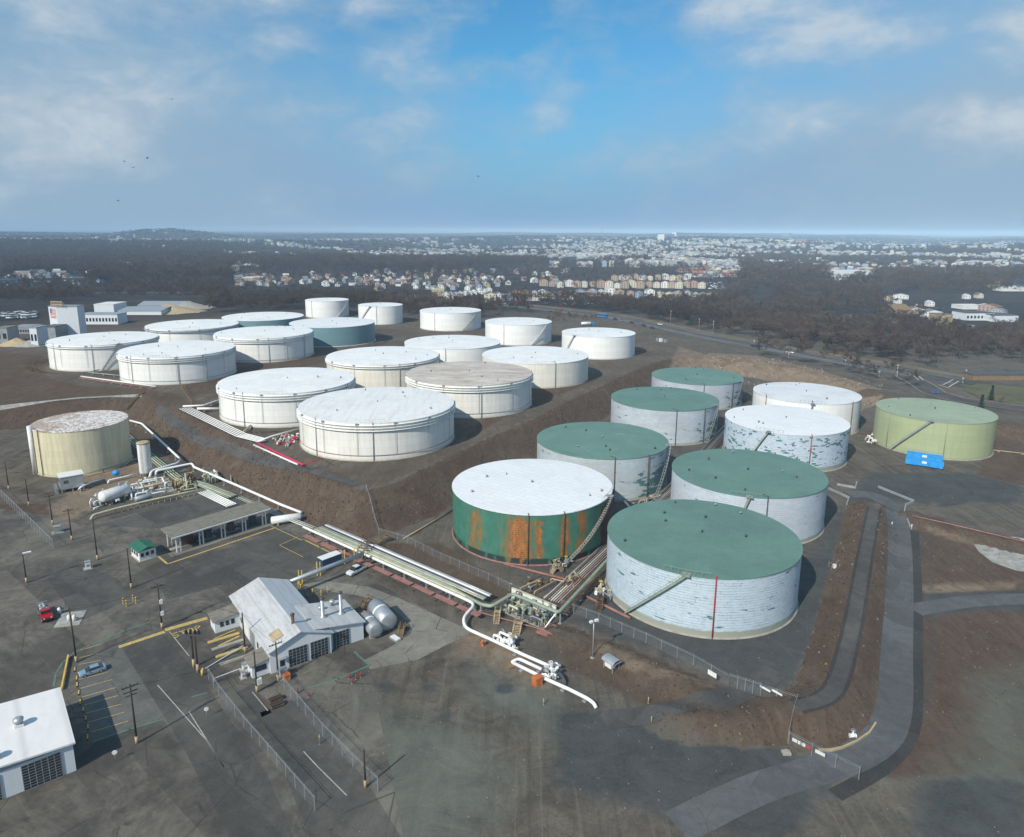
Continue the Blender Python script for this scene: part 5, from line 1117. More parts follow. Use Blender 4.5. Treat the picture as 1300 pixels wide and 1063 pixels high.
# green shed hut and pale vault by the fence
o = w3(776,850); T = thing('pump_hut', 'small hut with a grey barrel roof on stilts beside the light mast', 'hut', o, R_(38)); b = MB()
n = 10
for i in range(n):
    a0, a1 = math.pi*i/n, math.pi*(i+1)/n; b.add([(1.3*math.cos(a0),-1.6,2.+.7*math.sin(a0)),(1.3*math.cos(a0),1.6,2.+.7*math.sin(a0)),(1.3*math.cos(a1),1.6,2.+.7*math.sin(a1)),(1.3*math.cos(a1),-1.6,2.+.7*math.sin(a1))], [(0,1,2,3),(3,2,1,0)] if False else [(3,2,1,0)])
b.bar((0,-1.6,2.),(0,1.6,2.),2.5,.1); b.build('roof', M['galv'], T)
b = MB(); b.box((0,.3,.6),(1.5,1.8,1.4)); b.build('cabinet', M['white'], T)
for x in (-.9, .9):
    for y in (-1.2, 1.2): b = MB(); b.bar((x,y,0),(x,y,2.),.16); b.build('leg', M['grey'], T)
# silver horizontal tanks beside the workshop
for lb, a, c, r, m in (('large shiny grey horizontal tank beside the workshop, farther from it', (477,783), (494,803), 2.0, 'galv'), ('grey horizontal tank next to the workshop wall', (464,795), (478,812), 1.6, 'grey')):
    A, B = w3(*a), w3(*c); o = (A+B)/2; T = thing('horizontal_tank', lb, 'fuel tank', o); p = A-o+Vector((0,0,r+.5)); q = B-o+Vector((0,0,r+.5)); b = MB(); b.hcyl(p, q, r, 28, dome=.12); b.build('vessel', M[m], T)
    b = MB(); mm = p.lerp(q, .45); d = (q-p).normalized(); b.tube([mm-d*.3, mm+d*.3], r*1.012, 28, caps=False); b.build('band', M['white'], T)
    for f in (.15, .85): b = MB(); s = p.lerp(q, f); b.box((s.x, s.y, 0), (.5, r*1.5, .9), math.atan2(d.y, d.x)); b.build('saddle', M['concrete'], T)
A = w3(463,790); T = thing('open_skip', 'rusty open-topped bin between the workshop and the silver tanks', 'bin', A, R_(-52)); b = MB(); b.box((0,0,0),(4.6,2.4,1.5)); b.build('body', M['darkgrey'], T); b = MB(); b.box((0,0,1.5),(4.3,2.1,.12)); b.build('rusty_load', M['orange'], T)
step_frame('crossover_steps', 'yellow-brown stair frame standing behind the silver tanks', (455,778), (478,764), 1.2, 1.6, 'wood')
step_frame('crossover_steps', 'yellow-brown stair frame at the kerb below the silver tanks', (508,808), (514,796), 1.1, 1.1, 'wood')
T = thing('pallet_stack', 'pale pallet load lying beside the silver tanks', 'pallet', w3(502,812), .8); b = MB(); b.box((0,0,0),(1.3,2.6,.4)); b.build('load', M['galv'], T); b = MB(); b.box((0,0,.41),(1.1,2.3,.15)); b.build('cover', M['white'], T)
# elevated grey duct from the workshop to the trunk rack
T = pipeline('pipe_bridge', 'long raised grey duct from the workshop to the trunk rack', 'pipe bridge', [w3(362,741,4.), w3(461,703,4.)], .55, 'galv', None, 0, 0)
o = T.location; 
for a in ((405,731),(382,742),(436,716),(452,712)): p = w3(*a)-o; b = MB(); b.bar((p.x-.4,p.y,0),(p.x-.4,p.y,3.8),.22); b.bar((p.x+.4,p.y,0),(p.x+.4,p.y,3.8),.22); b.build('post', M['yellow'], T)
# ---------------------------------------------------------------- vehicles
def wheel(T, x, y, r, w_):
    b = MB(); b.tube([(x,y-w_/2,r),(x,y+w_/2,r)], r, 16); wh = b.build('wheel', M['black'], T); b = MB(); b.tube([(x,y-w_/2-.02,r),(x,y+w_/2+.02,r)], r*.55, 12); b.build('rim', M['galv'], wh)
def xsec(b, secs, m=0):
    """loft of closed cross-sections: each (x, [(y,z)...])"""
    n = len(secs[0][1]); base = len(b.v)
    for x, pts in secs: b.v += [(x, y, z) for y, z in pts]
    for i in range(len(secs)-1):
        for k in range(n): b.f.append([base+i*n+k, base+(i+1)*n+k, base+(i+1)*n+(k+1)%n, base+i*n+(k+1)%n]); b.m.append(m); b.sm.append(False)
    b.f.append([base+k for k in range(n)]); b.m.append(m); b.sm.append(False); b.f.append([base+(len(secs)-1)*n+k for k in range(n)][::-1]); b.m.append(m); b.sm.append(False)
def carpaint(name, c): return mat(name, c, .25, .2, .05, spec=.6)
def car(label, loc, rz, m, kind='sedan', group=None, cat='car', simple=False):
    T = thing('parked_car' if kind == 'sedan' else 'pickup_truck', label, cat, loc, rz, group)
    def sec(w_, z0, z1): return [(-w_,z0),(w_,z0),(w_*1.02,(z0+z1)/2),(w_*.93,z1),(-w_*.93,z1),(-w_*1.02,(z0+z1)/2)]
    b = MB()
    if kind == 'sedan': xsec(b, [(-2.35,sec(.78,.4,.75)),(-2.25,sec(.86,.3,.92)),(-1.5,sec(.9,.25,.98)),(1.1,sec(.9,.25,.95)),(2.0,sec(.86,.28,.82)),(2.35,sec(.74,.38,.66))])
    else: xsec(b, [(-2.9,sec(.9,.5,1.1)),(-2.8,sec(.96,.45,1.15)),(1.2,sec(.98,.45,1.15)),(2.5,sec(.95,.45,1.08)),(2.85,sec(.86,.5,.95))])
    b.build('body', m, T)
    def gh(x0, x1, x2, x3, zb, zt_, wb, wt): return [(x0,[(-wb,zb),(wb,zb),(wb,zb+.01),(-wb,zb+.01)]),(x1,[(-wb,zb),(wb,zb),(wt,zt_),(-wt,zt_)]),(x2,[(-wb,zb),(wb,zb),(wt,zt_),(-wt,zt_)]),(x3,[(-wb,zb),(wb,zb),(wb,zb+.01),(-wb,zb+.01)])]
    b = MB()
    if kind == 'sedan': xsec(b, gh(-1.95,-1.1,.35,1.2,.92,1.42,.82,.62)); b.build('windows', M['glass'], T); b = MB(); b.box((-.38,0,1.415),(1.5,1.22,.05)); b.build('roof', m, T)
    else:
        xsec(b, gh(-.75,-.6,.75,1.5,1.12,1.92,.9,.76)); b.build('windows', M['glass'], T); b = MB(); b.box((.08,0,1.91),(1.4,1.54,.06)); b.build('roof', m, T)
        b = MB(); b.box((-1.85,0,1.0),(2.0,1.72,.17)); b.build('cargo_bed', M['darkgrey'], T)
    wx = (1.4,-1.4) if kind == 'sedan' else (1.85,-1.75); r = .34 if kind == 'sedan' else .42
    for x in wx:
        for y in (-.82,.82): wheel(T, x, y*(1 if kind == 'sedan' else 1.08), r, .24)
    if not simple:
        fx = 2.33 if kind == 'sedan' else 2.82
        for y in (-.6,.6): b = MB(); b.box((fx-.03,y,.62 if kind == 'sedan' else .78),(.1,.3,.16)); b.build('headlight', M['white'], T); b = MB(); b.box((-fx-.0,y*1.1,.7),(.1,.26,.16)); b.build('taillight', M['red'], T)
        for y in (-1,1): b = MB(); b.box((.75 if kind == 'sedan' else .95,y*.98,.95 if kind == 'sedan' else 1.15),(.18,.2,.14)); b.build('mirror', m, T)
    return T
CP = {'silverblue': carpaint('silver_blue_paint', (.24,.33,.42)), 'white': carpaint('car_white', (.75,.75,.75)), 'red': carpaint('car_red', (.45,.02,.03)), 'dark': carpaint('car_dark', (.03,.035,.05)), 'grey': carpaint('car_grey', (.22,.23,.25)), 'blue': carpaint('car_blue', (.04,.1,.28)), 'sky': carpaint('bus_blue', (.03,.25,.6))}
c = (w3(101,860)+w3(134,849))/2; d = w3(134,849)-w3(101,860); car('silver-blue sedan parked alone in the striped car park', c, math.atan2(d.y, d.x)+math.pi, CP['silverblue'])
c = (w3(441,733)+w3(464,721))/2; d = w3(464,721)-w3(441,733); car('white pickup parked beside the trunk rack stair bridge', c, math.atan2(d.y, d.x)+math.pi, CP['white'], 'pickup', cat='pickup')
# red service truck with equipment on its bed
def work_truck(label, loc, rz):
    T = thing('service_truck', label, 'truck', loc, rz); b = MB(); b.box((2.2,0,.6),(1.9,2.1,.75)); b.box((.7,0,.6),(1.6,2.1,1.0)); b.box((.75,0,1.6),(1.4,2.0,.7),top=(.8,.86)); b.build('cab', CP['red'], T)
    b = MB(); b.box((.78,0,1.72),(1.5,2.03,.45),top=(.9,.92)); b.build('windows', M['glass'], T); b = MB(); b.box((-1.9,0,.7),(3.8,2.2,.35)); b.build('bed', M['darkgrey'], T)
    for x, y, s in ((-.6,.5,.5),(-1.2,-.5,.55),(-2.2,.3,.6),(-3.1,-.4,.5)): b = MB(); b.tube([(x,y,1.05),(x,y,1.05+s*1.9)], s*.7, 10); b.build('cylinder', M['grey'], T)
    b = MB(); b.tube([(-2.8,0,1.05),(-2.6,0,2.4),(-.6,0,2.9)], .16, 6); b.bar((-3.6,-1,1.05),(-3.6,-1,2.2),.1); b.bar((-3.6,1,1.05),(-3.6,1,2.2),.1); b.bar((-3.6,-1,2.2),(-3.6,1,2.2),.1); b.build('hoist', M['galv'], T)
    b = MB(); b.box((3.2,0,.55),(.12,2.,.35)); b.build('bumper', M['black'], T)
    for x in (2.3,-1.9,-2.9):
        for y in (-.95,.95): wheel(T, x, y, .46, .3)
    for y in (-.7,.7): b = MB(); b.box((3.17,y,1.0),(.08,.3,.2)); b.build('headlight', M['white'], T)
    return T
a, c = w3(51,768), w3(66,800); d = c-a; work_truck('red service truck with machinery on its bed, left beside a light pole', (a+c)/2, math.atan2(d.y, d.x))
a, c = w3(231,690), w3(248,685); d = c-a; work_truck('red and dark truck standing under the loading canopy', (a+c)/2+Vector((.5,.7,0)), math.atan2(d.y, d.x)+math.pi+.2).scale = (.85,.85,.95)
# box trailer
a, c = w3(403,727), w3(424,719); d = (c-a); T = thing('box_trailer', 'white-roofed blue box trailer under the raised grey duct', 'trailer', (a+c)/2+Vector((.8,1.2,0)), math.atan2(d.y, d.x)); b = MB(); b.box((0,0,.8),(5.6,2.5,2.5)); b.build('box', carpaint('trailer_blue', (.03,.07,.14)), T)
b = MB(); b.box((0,0,3.3),(5.65,2.55,.1)); b.build('roof', M['white'], T); b = MB(); b.box((2.83,0,.9),(.08,2.3,2.3)); b.build('rear_door', M['white'], T)
for x in (1.8,2.8):
    for y in (-1,1): wheel(T, x, y, .45, .3)
# blue frac tanks
for k, (a, c) in enumerate((((1149,589),(1197,596)), ((1151,581),(1196,588)))):
    A, B = w3(*a), w3(*c); d = B-A; o = (A+B)/2; T = thing('tank_container', ('bright blue tank container nearer the camera, below the olive tank', 'bright blue tank container touching the foot of the olive tank')[k], 'container', o, math.atan2(d.y, d.x), 'blue tank containers'); Lk = d.length
    b = MB(); b.box((0,0,.5),(Lk,2.4,2.1)); b.build('body', M['blue'], T)
    for i in range(9): b = MB(); x = -Lk/2+.6+i*(Lk-1.2)/8; b.box((x,0,.48),(.16,2.52,2.14)); b.build('rib', M['blue'], T)
    b = MB(); b.bar((-Lk/2,-1.2,3.2),(Lk/2,-1.2,3.2),.06); b.bar((-Lk/2,1.2,3.2),(Lk/2,1.2,3.2),.06)
    for i in range(7): x = -Lk/2+Lk*i/6; b.bar((x,-1.2,2.6),(x,-1.2,3.2),.06); b.bar((x,1.2,2.6),(x,1.2,3.2),.06)
    b.build('railing', M['blue'], T)
    for y in (-.9,.9): wheel(T, Lk/2-.8, y, .5, .35)
    b = MB(); b.box((Lk/2+.06,0,1.1),(.12,1.6,1.4)); b.build('end_panel', M['trim'], T); b = MB(); b.bar((-.8,-1.28,1.9),(.8,-1.28,1.9),.06,.9); b.build('white_logo', M['white'], T)
# ---------------------------------------------------------------- poles, lamps, signs
POLES = [((11.4,621.7),586,'wooden pole at the left picture edge beside the cream tank'),((37,642),608,'thin wooden pole below the left side of the cream tank'),((67,666),628,'utility pole with crossarm left of the small kiosk'),
 ((91.5,686),646,'utility pole with crossarm and yellow foot right of the small kiosk'),((124,711),660,'wooden pole on the asphalt left of the booth'),((167,747),696,'wooden pole beside the four yellow bollards'),
 ((206,798),742,'utility pole with two white boxes between the yellow bars'),((97.3,841),772.6,'tall pole at the corner of the striped car park'),((34,740),703,'pole carrying a white lamp left of the service truck'),
 ((174,944),868.6,'tall dark pole with crossarms in the lower left road'),((311.4,828.6),778,'wooden pole at the left wall of the workshop'),((326.5,879),827,'pole with a meter box at the gate lane'),
 ((353.5,865),815,'pole with crossarm at the front corner of the workshop'),((464,1000),952,'dark pole at the bottom edge right of the fence')]
ptop = []
for i, (bs, ty, lb) in enumerate(POLES):
    o = w3(*bs); h = height_of(o, ty); T = thing('utility_pole', lb, 'pole', o, R_(40), 'utility poles'); b = MB(); b.tube([(0,0,-.2),(0,0,h)], .19, 10, r2=.12); b.build('pole', M['pole'], T)
    b = MB(); b.lathe([(.26,0),(.26,1.4)], 10); b.build('foot_guard', M['trim'], T)
    if i in (2,3,6,9,12): b = MB(); b.bar((-1.3,.16,h-.6),(1.3,.16,h-.6),.14); [b.tube([(x,.16,h-.55),(x,.16,h-.3)], .06, 6) for x in (-1.2,-.6,.6,1.2)]; b.build('crossarm', M['pole'], T)
    if i == 9: b = MB(); b.bar((-1.1,.16,h-1.5),(1.1,.16,h-1.5),.14); b.bar((-.9,.16,h-2.2),(.9,.16,h-2.2),.12); b.build('crossarm', M['pole'], T)
    if i == 8: b = MB(); b.box((.9,0,h-.1),(1.8,.6,.25)); b.build('lamp_head', M['white'], T)
    if i == 6: [MB().box((.25,-.2,z),(.6,.5,.9)).build('meter_box', M['white'], T) for z in (3.2, 6.)]
    if i == 11: MB().box((.5,-.1,1.6),(.9,.6,1.2)).build('meter_box', M['white'], T)
    ptop.append(Vector((o.x, o.y, h-.35)))
def wire(a, c, sag=.6, r=.025):
    b = MB(); pts = [ptop[a].lerp(ptop[c], t/8)+Vector((0,0,-sag*4*(t/8)*(1-t/8))) for t in range(9)]; o = ptop[a].copy()
    b.tube([p-o for p in pts], r, 4); w_ = b.build('overhead_wire', M['black']); w_.location = o; tag(w_, 'thin overhead wire between two wooden poles', 'wire', 'overhead wires')
for a, c in ((0,1),(1,2),(2,3),(3,4),(4,5),(5,6),(6,10),(10,12),(9,11),(6,7),(11,12)): wire(a, c)
a, c = w3(246.5,847.5), w3(251.5,854); h = height_of(a, 803); T = thing('double_post_sign', 'double wooden posts carrying a dark sign near the gate', 'sign', a); d = c-a
for q in (Vector((0,0,0)), d): b = MB(); b.tube([(q.x,q.y,0),(q.x,q.y,h)], .2, 8); b.build('post', M['pole'], T); b = MB(); b.lathe([(.3,0),(.3,1.9)], 8, (q.x,q.y,0)); b.build('foot_guard', M['trim'], T)
b = MB(); p0 = Vector((-d.y,d.x,0)).normalized(); ctr = d*.5; b.bar(ctr-Vector((1.9,.2,-h)), ctr+Vector((1.9,.2,h)), .2, .5); b.build('sign_board', M['darkgrey'], T); b = MB(); [b.bar(ctr+Vector((x,0,h+.25)), ctr+Vector((x,0,h+.9)), .5, .3) for x in (-1.2,-.4,.5,1.2)]; b.build('lamp_head', M['black'], T)
def mast(base_, ty, lb, heads=2, m='galv', name='light_mast', rz=.5):
    o = base_; h = height_of(o, ty); T = thing(name, lb, 'lamp', o, rz); b = MB(); b.tube([(0,0,0),(0,0,h)], .14, 8, r2=.09); b.build('pole', M[m], T); b = MB(); b.lathe([(.5,0),(.5,.5)], 10); b.build('foot', M['concrete'], T)
    for k in range(heads): x = (k-.5*(heads-1))*1.3; b = MB(); b.box((x,0,h-.3),(.7,.5,.4)); b.build('lamp_head', M['white'], T)
    if heads > 1: b = MB(); b.bar((-.8,0,h-.35),(.8,0,h-.35),.1); b.build('crossarm', M[m], T)
    return T
mast(w3(752.4,837), 788, 'silver light mast with two lamp heads beside the hut')
mast(at(1138.5,478.5), 464, 'white post at the roadside before the roundabout', 1, 'white')
for i, (x, y, t) in enumerate(((1001,454,448),(1073,464,457),(1222,487,480),(1226,478,470),(957,440,432),(1116,478,472),(1302,516,500),(905,424,408),(851,412,395),(887,420,405))): mast(at(x, y), t, 'street lamp beside the highway beyond the tanks', 1, 'galv', 'street_lamp').__setitem__('group', 'street lamps along the highway')
def simple_post(name, lb, cat, px, py, h, r, m, grp=None, capm=None):
    T = thing(name, lb, cat, w3(px, py), 0, grp); b = MB(); b.lathe([(r,0),(r,h*.96),(r*.6,h)], 10); b.build('post', M[m], T); b = MB(); b.lathe([(r*1.5,0),(r*1.5,.12)], 10); b.build('foot', M['concrete'], T)
    if capm: b = MB(); b.lathe([(r*1.06,h*.7),(r*1.06,h*.85)], 10); b.build('band', M[capm], T)
    return T
for px, py in ((157,767),(161,770),(169.5,763),(173,766)): simple_post('bollard', 'yellow bollard of the group of four on the asphalt', 'bollard', px, py, 1.6, .16, 'yellow', 'four yellow bollards', 'black')
for px, py in ((379,745),(382,748),(397,754),(408,756),(416,752)): simple_post('bollard', 'yellow bollard behind the workshop under the grey duct', 'bollard', px, py, 1.4, .15, 'yellow', 'bollards behind the workshop')
for px, py in ((443,862),(447,868),(452,863),(458,860),(378,880),(392,885)): simple_post('marker_post', 'short dark red post on the ground in front of the workshop', 'post', px, py, 1.1, .12, 'red', 'red posts in front of the workshop')
for px, py in ((823,893),(827,915+3),(690,895)): simple_post('marker_post', 'short pale stake standing in the rough ground in front of the fence', 'post', px, py, 1.3, .1, 'trim', 'pale stakes in the rough ground')
simple_post('marker_post', 'pale post at the left kerb of the concrete service road', 'post', 1132, 669, 1.6, .14, 'white'); simple_post('marker_post', 'pale post at the right kerb of the concrete service road', 'post', 1157, 672, 1.6, .14, 'white')
simple_post('warning_post', 'yellow bracket post at the end of the entrance fence', 'post', 258, 857, 1.5, .18, 'yellow')
simple_post('signpost', 'yellow round tag on the right chain-link fence lane', 'sign', 406, 945, 1.9, .1, 'grey', None, 'yellow')
for lb, px, py in (('small white round sign standing left of the left fence', 263, 912), ('small white round sign in the parking road', 147, 968)):
    T = thing('signpost', lb, 'sign', w3(px, py), .5); b = MB(); b.tube([(0,0,0),(0,0,2.1)], .05, 6); b.build('post', M['grey'], T); b = MB(); b.tube([(0,-.05,1.9),(0,.0,1.9)], .4, 14); b.build('sign_plate', M['white'], T)
def kiosk(px, py, lb, sz=(1.2,1.,1.8), m='white'):
    T = thing('kiosk', lb, 'cabinet', w3(px, py), .6); b = MB(); b.box((0,0,.15), sz); b.build('body', M[m], T); b = MB(); b.box((0,0,0),(sz[0]*1.8,sz[1]*1.8,.15)); b.build('plinth', M['concrete'], T); b = MB(); b.box((0,0,sz[2]+.16),(sz[0]*1.15,sz[1]*1.15,.12)); b.build('lid', M['grey'], T); b = MB(); b.bar((-sz[0]*.3,-sz[1]/2-.03,sz[2]*.6),(sz[0]*.3,-sz[1]/2-.03,sz[2]*.6),.05,.6); b.build('door', M['grey'], T)
kiosk(112,722,'white control box alone on the asphalt left of the bollards'); kiosk(73,676,'small transformer kiosk on a pale plinth between two poles',(1.6,1.4,1.7),'galv'); kiosk(312,851,'white cabinet in the fenced lane beside the workshop',(1.2,1.,1.4)); kiosk(309,861,'low white box at the barrier beside the workshop',(.7,.7,1.2))
kiosk(360,859,'grey machine cabinet at the front corner of the workshop',(1.3,1.3,1.5),'galv'); crate(364,863,(1.3,1.,1.1),'orange','orange crate beside the machine cabinet at the workshop corner')
T = thing('gas_dispenser', 'two white cylinders on a pale pad right of the red service truck', 'cylinders', w3(88,789), .3); [MB().lathe([(.4,.1),(.4,1.3),(.15,1.6)], 12, (x,y,0)).build('cylinder', M['white'], T) for x, y in ((0,0),(1.1,-.3),(-3.,4.2))]; MB().box((0,1,0),(5,6.5,.1)).build('pad', M['pale'], T)
T = thing('barrier_gate', 'white barrier arm across the gate lane', 'barrier', w3(257,858)); q = w3(309,826)-w3(257,858); b = MB(); b.lathe([(.25,0),(.25,1.3)], 8); b.build('post', M['yellow'], T); b = MB(); b.bar((0,0,1.1), q+Vector((0,0,1.1)), .14); b.build('arm', M['white'], T)
T = thing('barrier_gate', 'second white barrier arm beside the low white box', 'barrier', w3(272,868)); q = w3(306,855)-w3(272,868); b = MB(); b.lathe([(.2,0),(.2,1.2)], 8); b.build('post', M['grey'], T); b = MB(); b.bar((0,0,1.1), q+Vector((0,0,1.1)), .12); b.build('arm', M['white'], T)
for i, (x, y) in enumerate(((515,380),(528,440),(530,485),(542,540),(552,605),(573,655),(590,715),(605,775),(603,845))):
    o = w3(x/5.417, 780+y/5.417); T = thing('wheel_stop', 'yellow and black wheel stop along the left side of the car park', 'wheel stop', o, R_(-60), 'wheel stops in the car park'); b = MB(); b.box((0,0,.02),(1.5,.2,.16)); b.build('bar', M['yellow'], T); [MB().box((s*.85,0,.02),(.25,.22,.17)).build('end', M['black'], T) for s in (-1,1)]
T = thing('ramp_rail', 'long yellow and black kerb rail behind the wheel stops', 'rail', w3(78.5,877)); q = w3(87,835)-w3(78.5,877); b = MB(); b.bar((0,0,.5), q+Vector((0,0,.5)), .3, .35); b.build('rail', M['yellow'], T); [MB().bar(q*f, q*f+Vector((0,0,.45)), .2).build('post', M['black'], T) for f in (.05,.35,.65,.95)]
# shrubs, debris, person-sized things by the gate
for px, py, lb in ((350,890,'dark timber pallets stacked beside the right gate fence'),(352,897,'second timber pallet stack nearer the camera beside the gate fence')):
    T = thing('timber_stack', lb, 'timber', w3(px, py), .6); [MB().box((0,0,k*.28),(2.4,1.1,.16), .05*k).build('board', M['wood' if k % 2 else 'pole'], T) for k in range(3)]
# ---------------------------------------------------------------- fences
def fence_mat():
    m = bpy.data.materials.new('chain_link'); m.use_nodes = True; nt = m.node_tree; p = nt.nodes['Principled BSDF']; p.inputs['Base Color'].default_value = (.3,.32,.34,1); p.inputs['Alpha'].default_value = .11; p.inputs['Roughness'].default_value = .6; return m
M['mesh'] = fence_mat()
def fence(lb, pts, h=2.4, z=0., step=3., grnd=False, slats=False, name='chain_link_fence'):
    P = [at(*p) if grnd else w3(p[0], p[1], z) for p in pts]; o = P[0].copy(); T = thing(name, lb, 'fence', o); q = [p-o for p in P]; b = MB(); r = MB()
    fine = []
    for a, c in zip(q[:-1], q[1:]):
        n = max(1, int((c-a).length/step)); fine += [a.lerp(c, i/n) for i in range(n)]
    fine.append(q[-1])
    if grnd: fine = [Vector((p.x, p.y, Z(p.x+o.x, p.y+o.y)-o.z)) for p in fine]
    for a, c in zip(fine[:-1], fine[1:]): b.add([a+Vector((0,0,.05)), c+Vector((0,0,.05)), c+Vector((0,0,h)), a+Vector((0,0,h))], [(0,1,2,3)]); r.bar(a+Vector((0,0,h)), c+Vector((0,0,h)), .05); r.bar(a+Vector((0,0,h+.3)), c+Vector((0,0,h+.3)), .03)
    b.build('mesh_panel', M['mesh'], T); r.build('top_rail', M['galv'], T)
    for a in fine[:99]: b = MB(); b.tube([a, a+Vector((0,0,h+.35))], .055, 5); b.build('post', M['galv'], T)
    return T
fence('left chain-link fence of the gate lane', [(265,863),(278,884),(310,925),(352,974),(400,1030)])
fence('right chain-link fence of the gate lane below the workshop', [(353,866),(378,897),(410,935),(448,974),(480,1005)])
fence('chain-link fence at the left picture edge above the poles', [(-30,608),(0,630),(68,697)], 2.6)
TF = fence('long chain-link fence in front of the nearest silver tank', [(713,774),(760,791),(820,817),(880,845),(926,872)], 2.2, .2)
TF2 = fence('short chain-link fence section right of the sliding gate', [(965,884),(985,890),(1011,898)], 2.2, .3)
fence('chain-link fence dropping to the road gate', [(1011,898),(1005,920),(1000,944)], 2.4, .2)
fence('chain-link fence along the tank yard above the brown strip', [(481,680),(517,690),(560,712),(620,738),(660,757)], 2., .1)
fence('chain-link fence running down the corner of the brown slope', [(465,624),(470,640),(476,664),(481,680)], 2., 0, 3., True)
T = fence('sliding steel gate in the long fence', [(926,872),(965,884)], 2.5, .2, 1.2, name='steel_gate')
T = fence('steel road gate hung with small white and red signs', [(1001,945),(1030,960),(1060,975),(1090,990)], 2.2, .0, 2.5, name='steel_gate')
a, c = w3(1001,945), w3(1060,975); dd = (c-a)
for i, (f, m) in enumerate(((.12,'white'),(.24,'white'),(.3,'white'),(.42,'red'),(.62,'white'),(.72,'white'))): p = dd*f; b = MB(); n_ = Vector((dd.y,-dd.x,0)).normalized()*-.08; e = dd.normalized()*.42; b.bar(p-e+Vector((0,0,1.25))-n_*-1, p+e+Vector((0,0,1.25))-n_*-1, .05, .6); b.build('warning_sign', M[m], T)
p = w3(903,864,.2)-TF.location; d = (w3(926,872)-w3(880,845)).normalized(); b = MB(); b.bar(p-d*1.+Vector((.05,-.1,1.5)), p+d*1.+Vector((.05,-.1,1.5)), .06, 1.); b.build('sign_panel', M['white'], TF)
for k, pp in enumerate(((970,886),(985,891))): p = w3(*pp,.3)-TF2.location; b = MB(); b.bar(p-d*1.1+Vector((0,-.1,2.)), p+d*1.1+Vector((0,-.1,2.)), .06, .4); b.build('sign_panel', M['white'], TF2)
T = thing('concrete_block', 'pale concrete foot at the bottom of the road gate fence', 'block', w3(998,957)); MB().box((0,0,0),(1.4,1.,.4)).build('block', M['concrete'], T); MB().box((0,0,.4),(.5,.5,.3)).build('cap', M['concrete'], T)
T = thing('curved_kerb', 'curved pale kerb on the inner bend of the service road with a small valve', 'kerb', w3(1039,952)); kp = [w3(1039,952,.25)-T.location, w3(1055,952.5,.25)-T.location, w3(1070,949,.25)-T.location, w3(1088,941,.25)-T.location, w3(1104,930,.25)-T.location, w3(1112,918,.25)-T.location]; b = MB(); [b.bar(a, c, .3, .4) for a, c in zip(kp[:-1], kp[1:])]; b.build('kerb', M['trim'], T)
valve(T, kp[3]+Vector((-.5,.6,.6)), Vector((1,0,0)), .25, 'pipewhite')
for lb, pts, m in (('pale concrete parapet at the upper bend of the service road', [(1115,618),(1130,624),(1160,636)], 'galv'), ('short pale wall at the right of the service road neck', [(1160,637),(1150,641),(1148,650),(1155,668)], 'galv'), ('low pale wall left of the service road neck', [(1063,615),(1086,619),(1088,612)], 'galv'), ('low wall at the dark pit beside the silver-grey tank', [(1052,620),(1078,632),(1075,640)], 'grey')):
    pts_ = [w3(*p, .35) for p in pts]; o = pts_[0]*1; o.z = 0; b = MB(); [b.bar(a-o, c-o, .35, .75) for a, c in zip(pts_[:-1], pts_[1:])]; ob = b.build('low_wall', M[m]); ob.location = o; tag(ob, lb, 'wall')
pipeline('pipeline', 'long rusty pipe along the brown berm on the right', 'pipeline', [w3(1158,655,1.6), w3(1200,664,1.6), w3(1310,690,1.6)], .18, 'oxide', None, 8)
pipeline('pipeline', 'thin tan pipe on the ground right of the olive tank', 'pipeline', [w3(1256,571,.5), w3(1310,577,.5)], .2, 'trim', None, 8)
pipeline('pipeline', 'tan pipe running from the slope foot behind the rusty green tank', 'pipeline', [g3(512,684,.4), g3(540,668,.4), g3(575,647,.4)], .2, 'trim', None, 0)
T = thing('survey_box', 'tiny white box with posts on the gravel right of the nearest tank', 'box', w3(1059,722)); MB().box((0,0,.2),(.7,.7,1.)).build('body', M['white'], T); [MB().bar((x,y,0),(x,y,1.6),.1).build('post', M['grey'], T) for x, y in ((-1,-.8),(1,-.8),(1,1),(-1,1))]
# birds high over the left
for i, (px, py) in enumerate(((218,126),(158,205),(187,201),(169,213),(150,255),(607,224))):
    d = CM @ np.array([(px-CX)/FPX, -(py-CY)/FPX, -1.]); p = Vector((0,0,CAMH))+Vector(d)*230
    b = MB(); b.lathe([(.02,-.35),(.12,-.2),(.14,.05),(.07,.25),(.09,.33),(.03,.42)], 8); wv = [(0,-.1),(0,.15)]
    bd = b; bd.v = [(x, z, y) for x, y, z in bd.v]
    for s in (-1, 1): bd.add([(0,.12,.05),(s*.55,.16,.22),(s*1.05,-.05,.12),(s*.5,-.08,.2),(0,-.12,.05)], [(0,1,3,4),(1,2,3)])
    bd.add([(0,-.3,.0),(.14,-.55,.0),(-.14,-.55,.0)], [(0,1,2)])
    o = bd.build('bird', M['black']); o.location = p; o.rotation_euler = (0,.2,i*1.1); tag(o, 'small dark bird gliding in the pale sky', 'bird', 'birds in the sky')
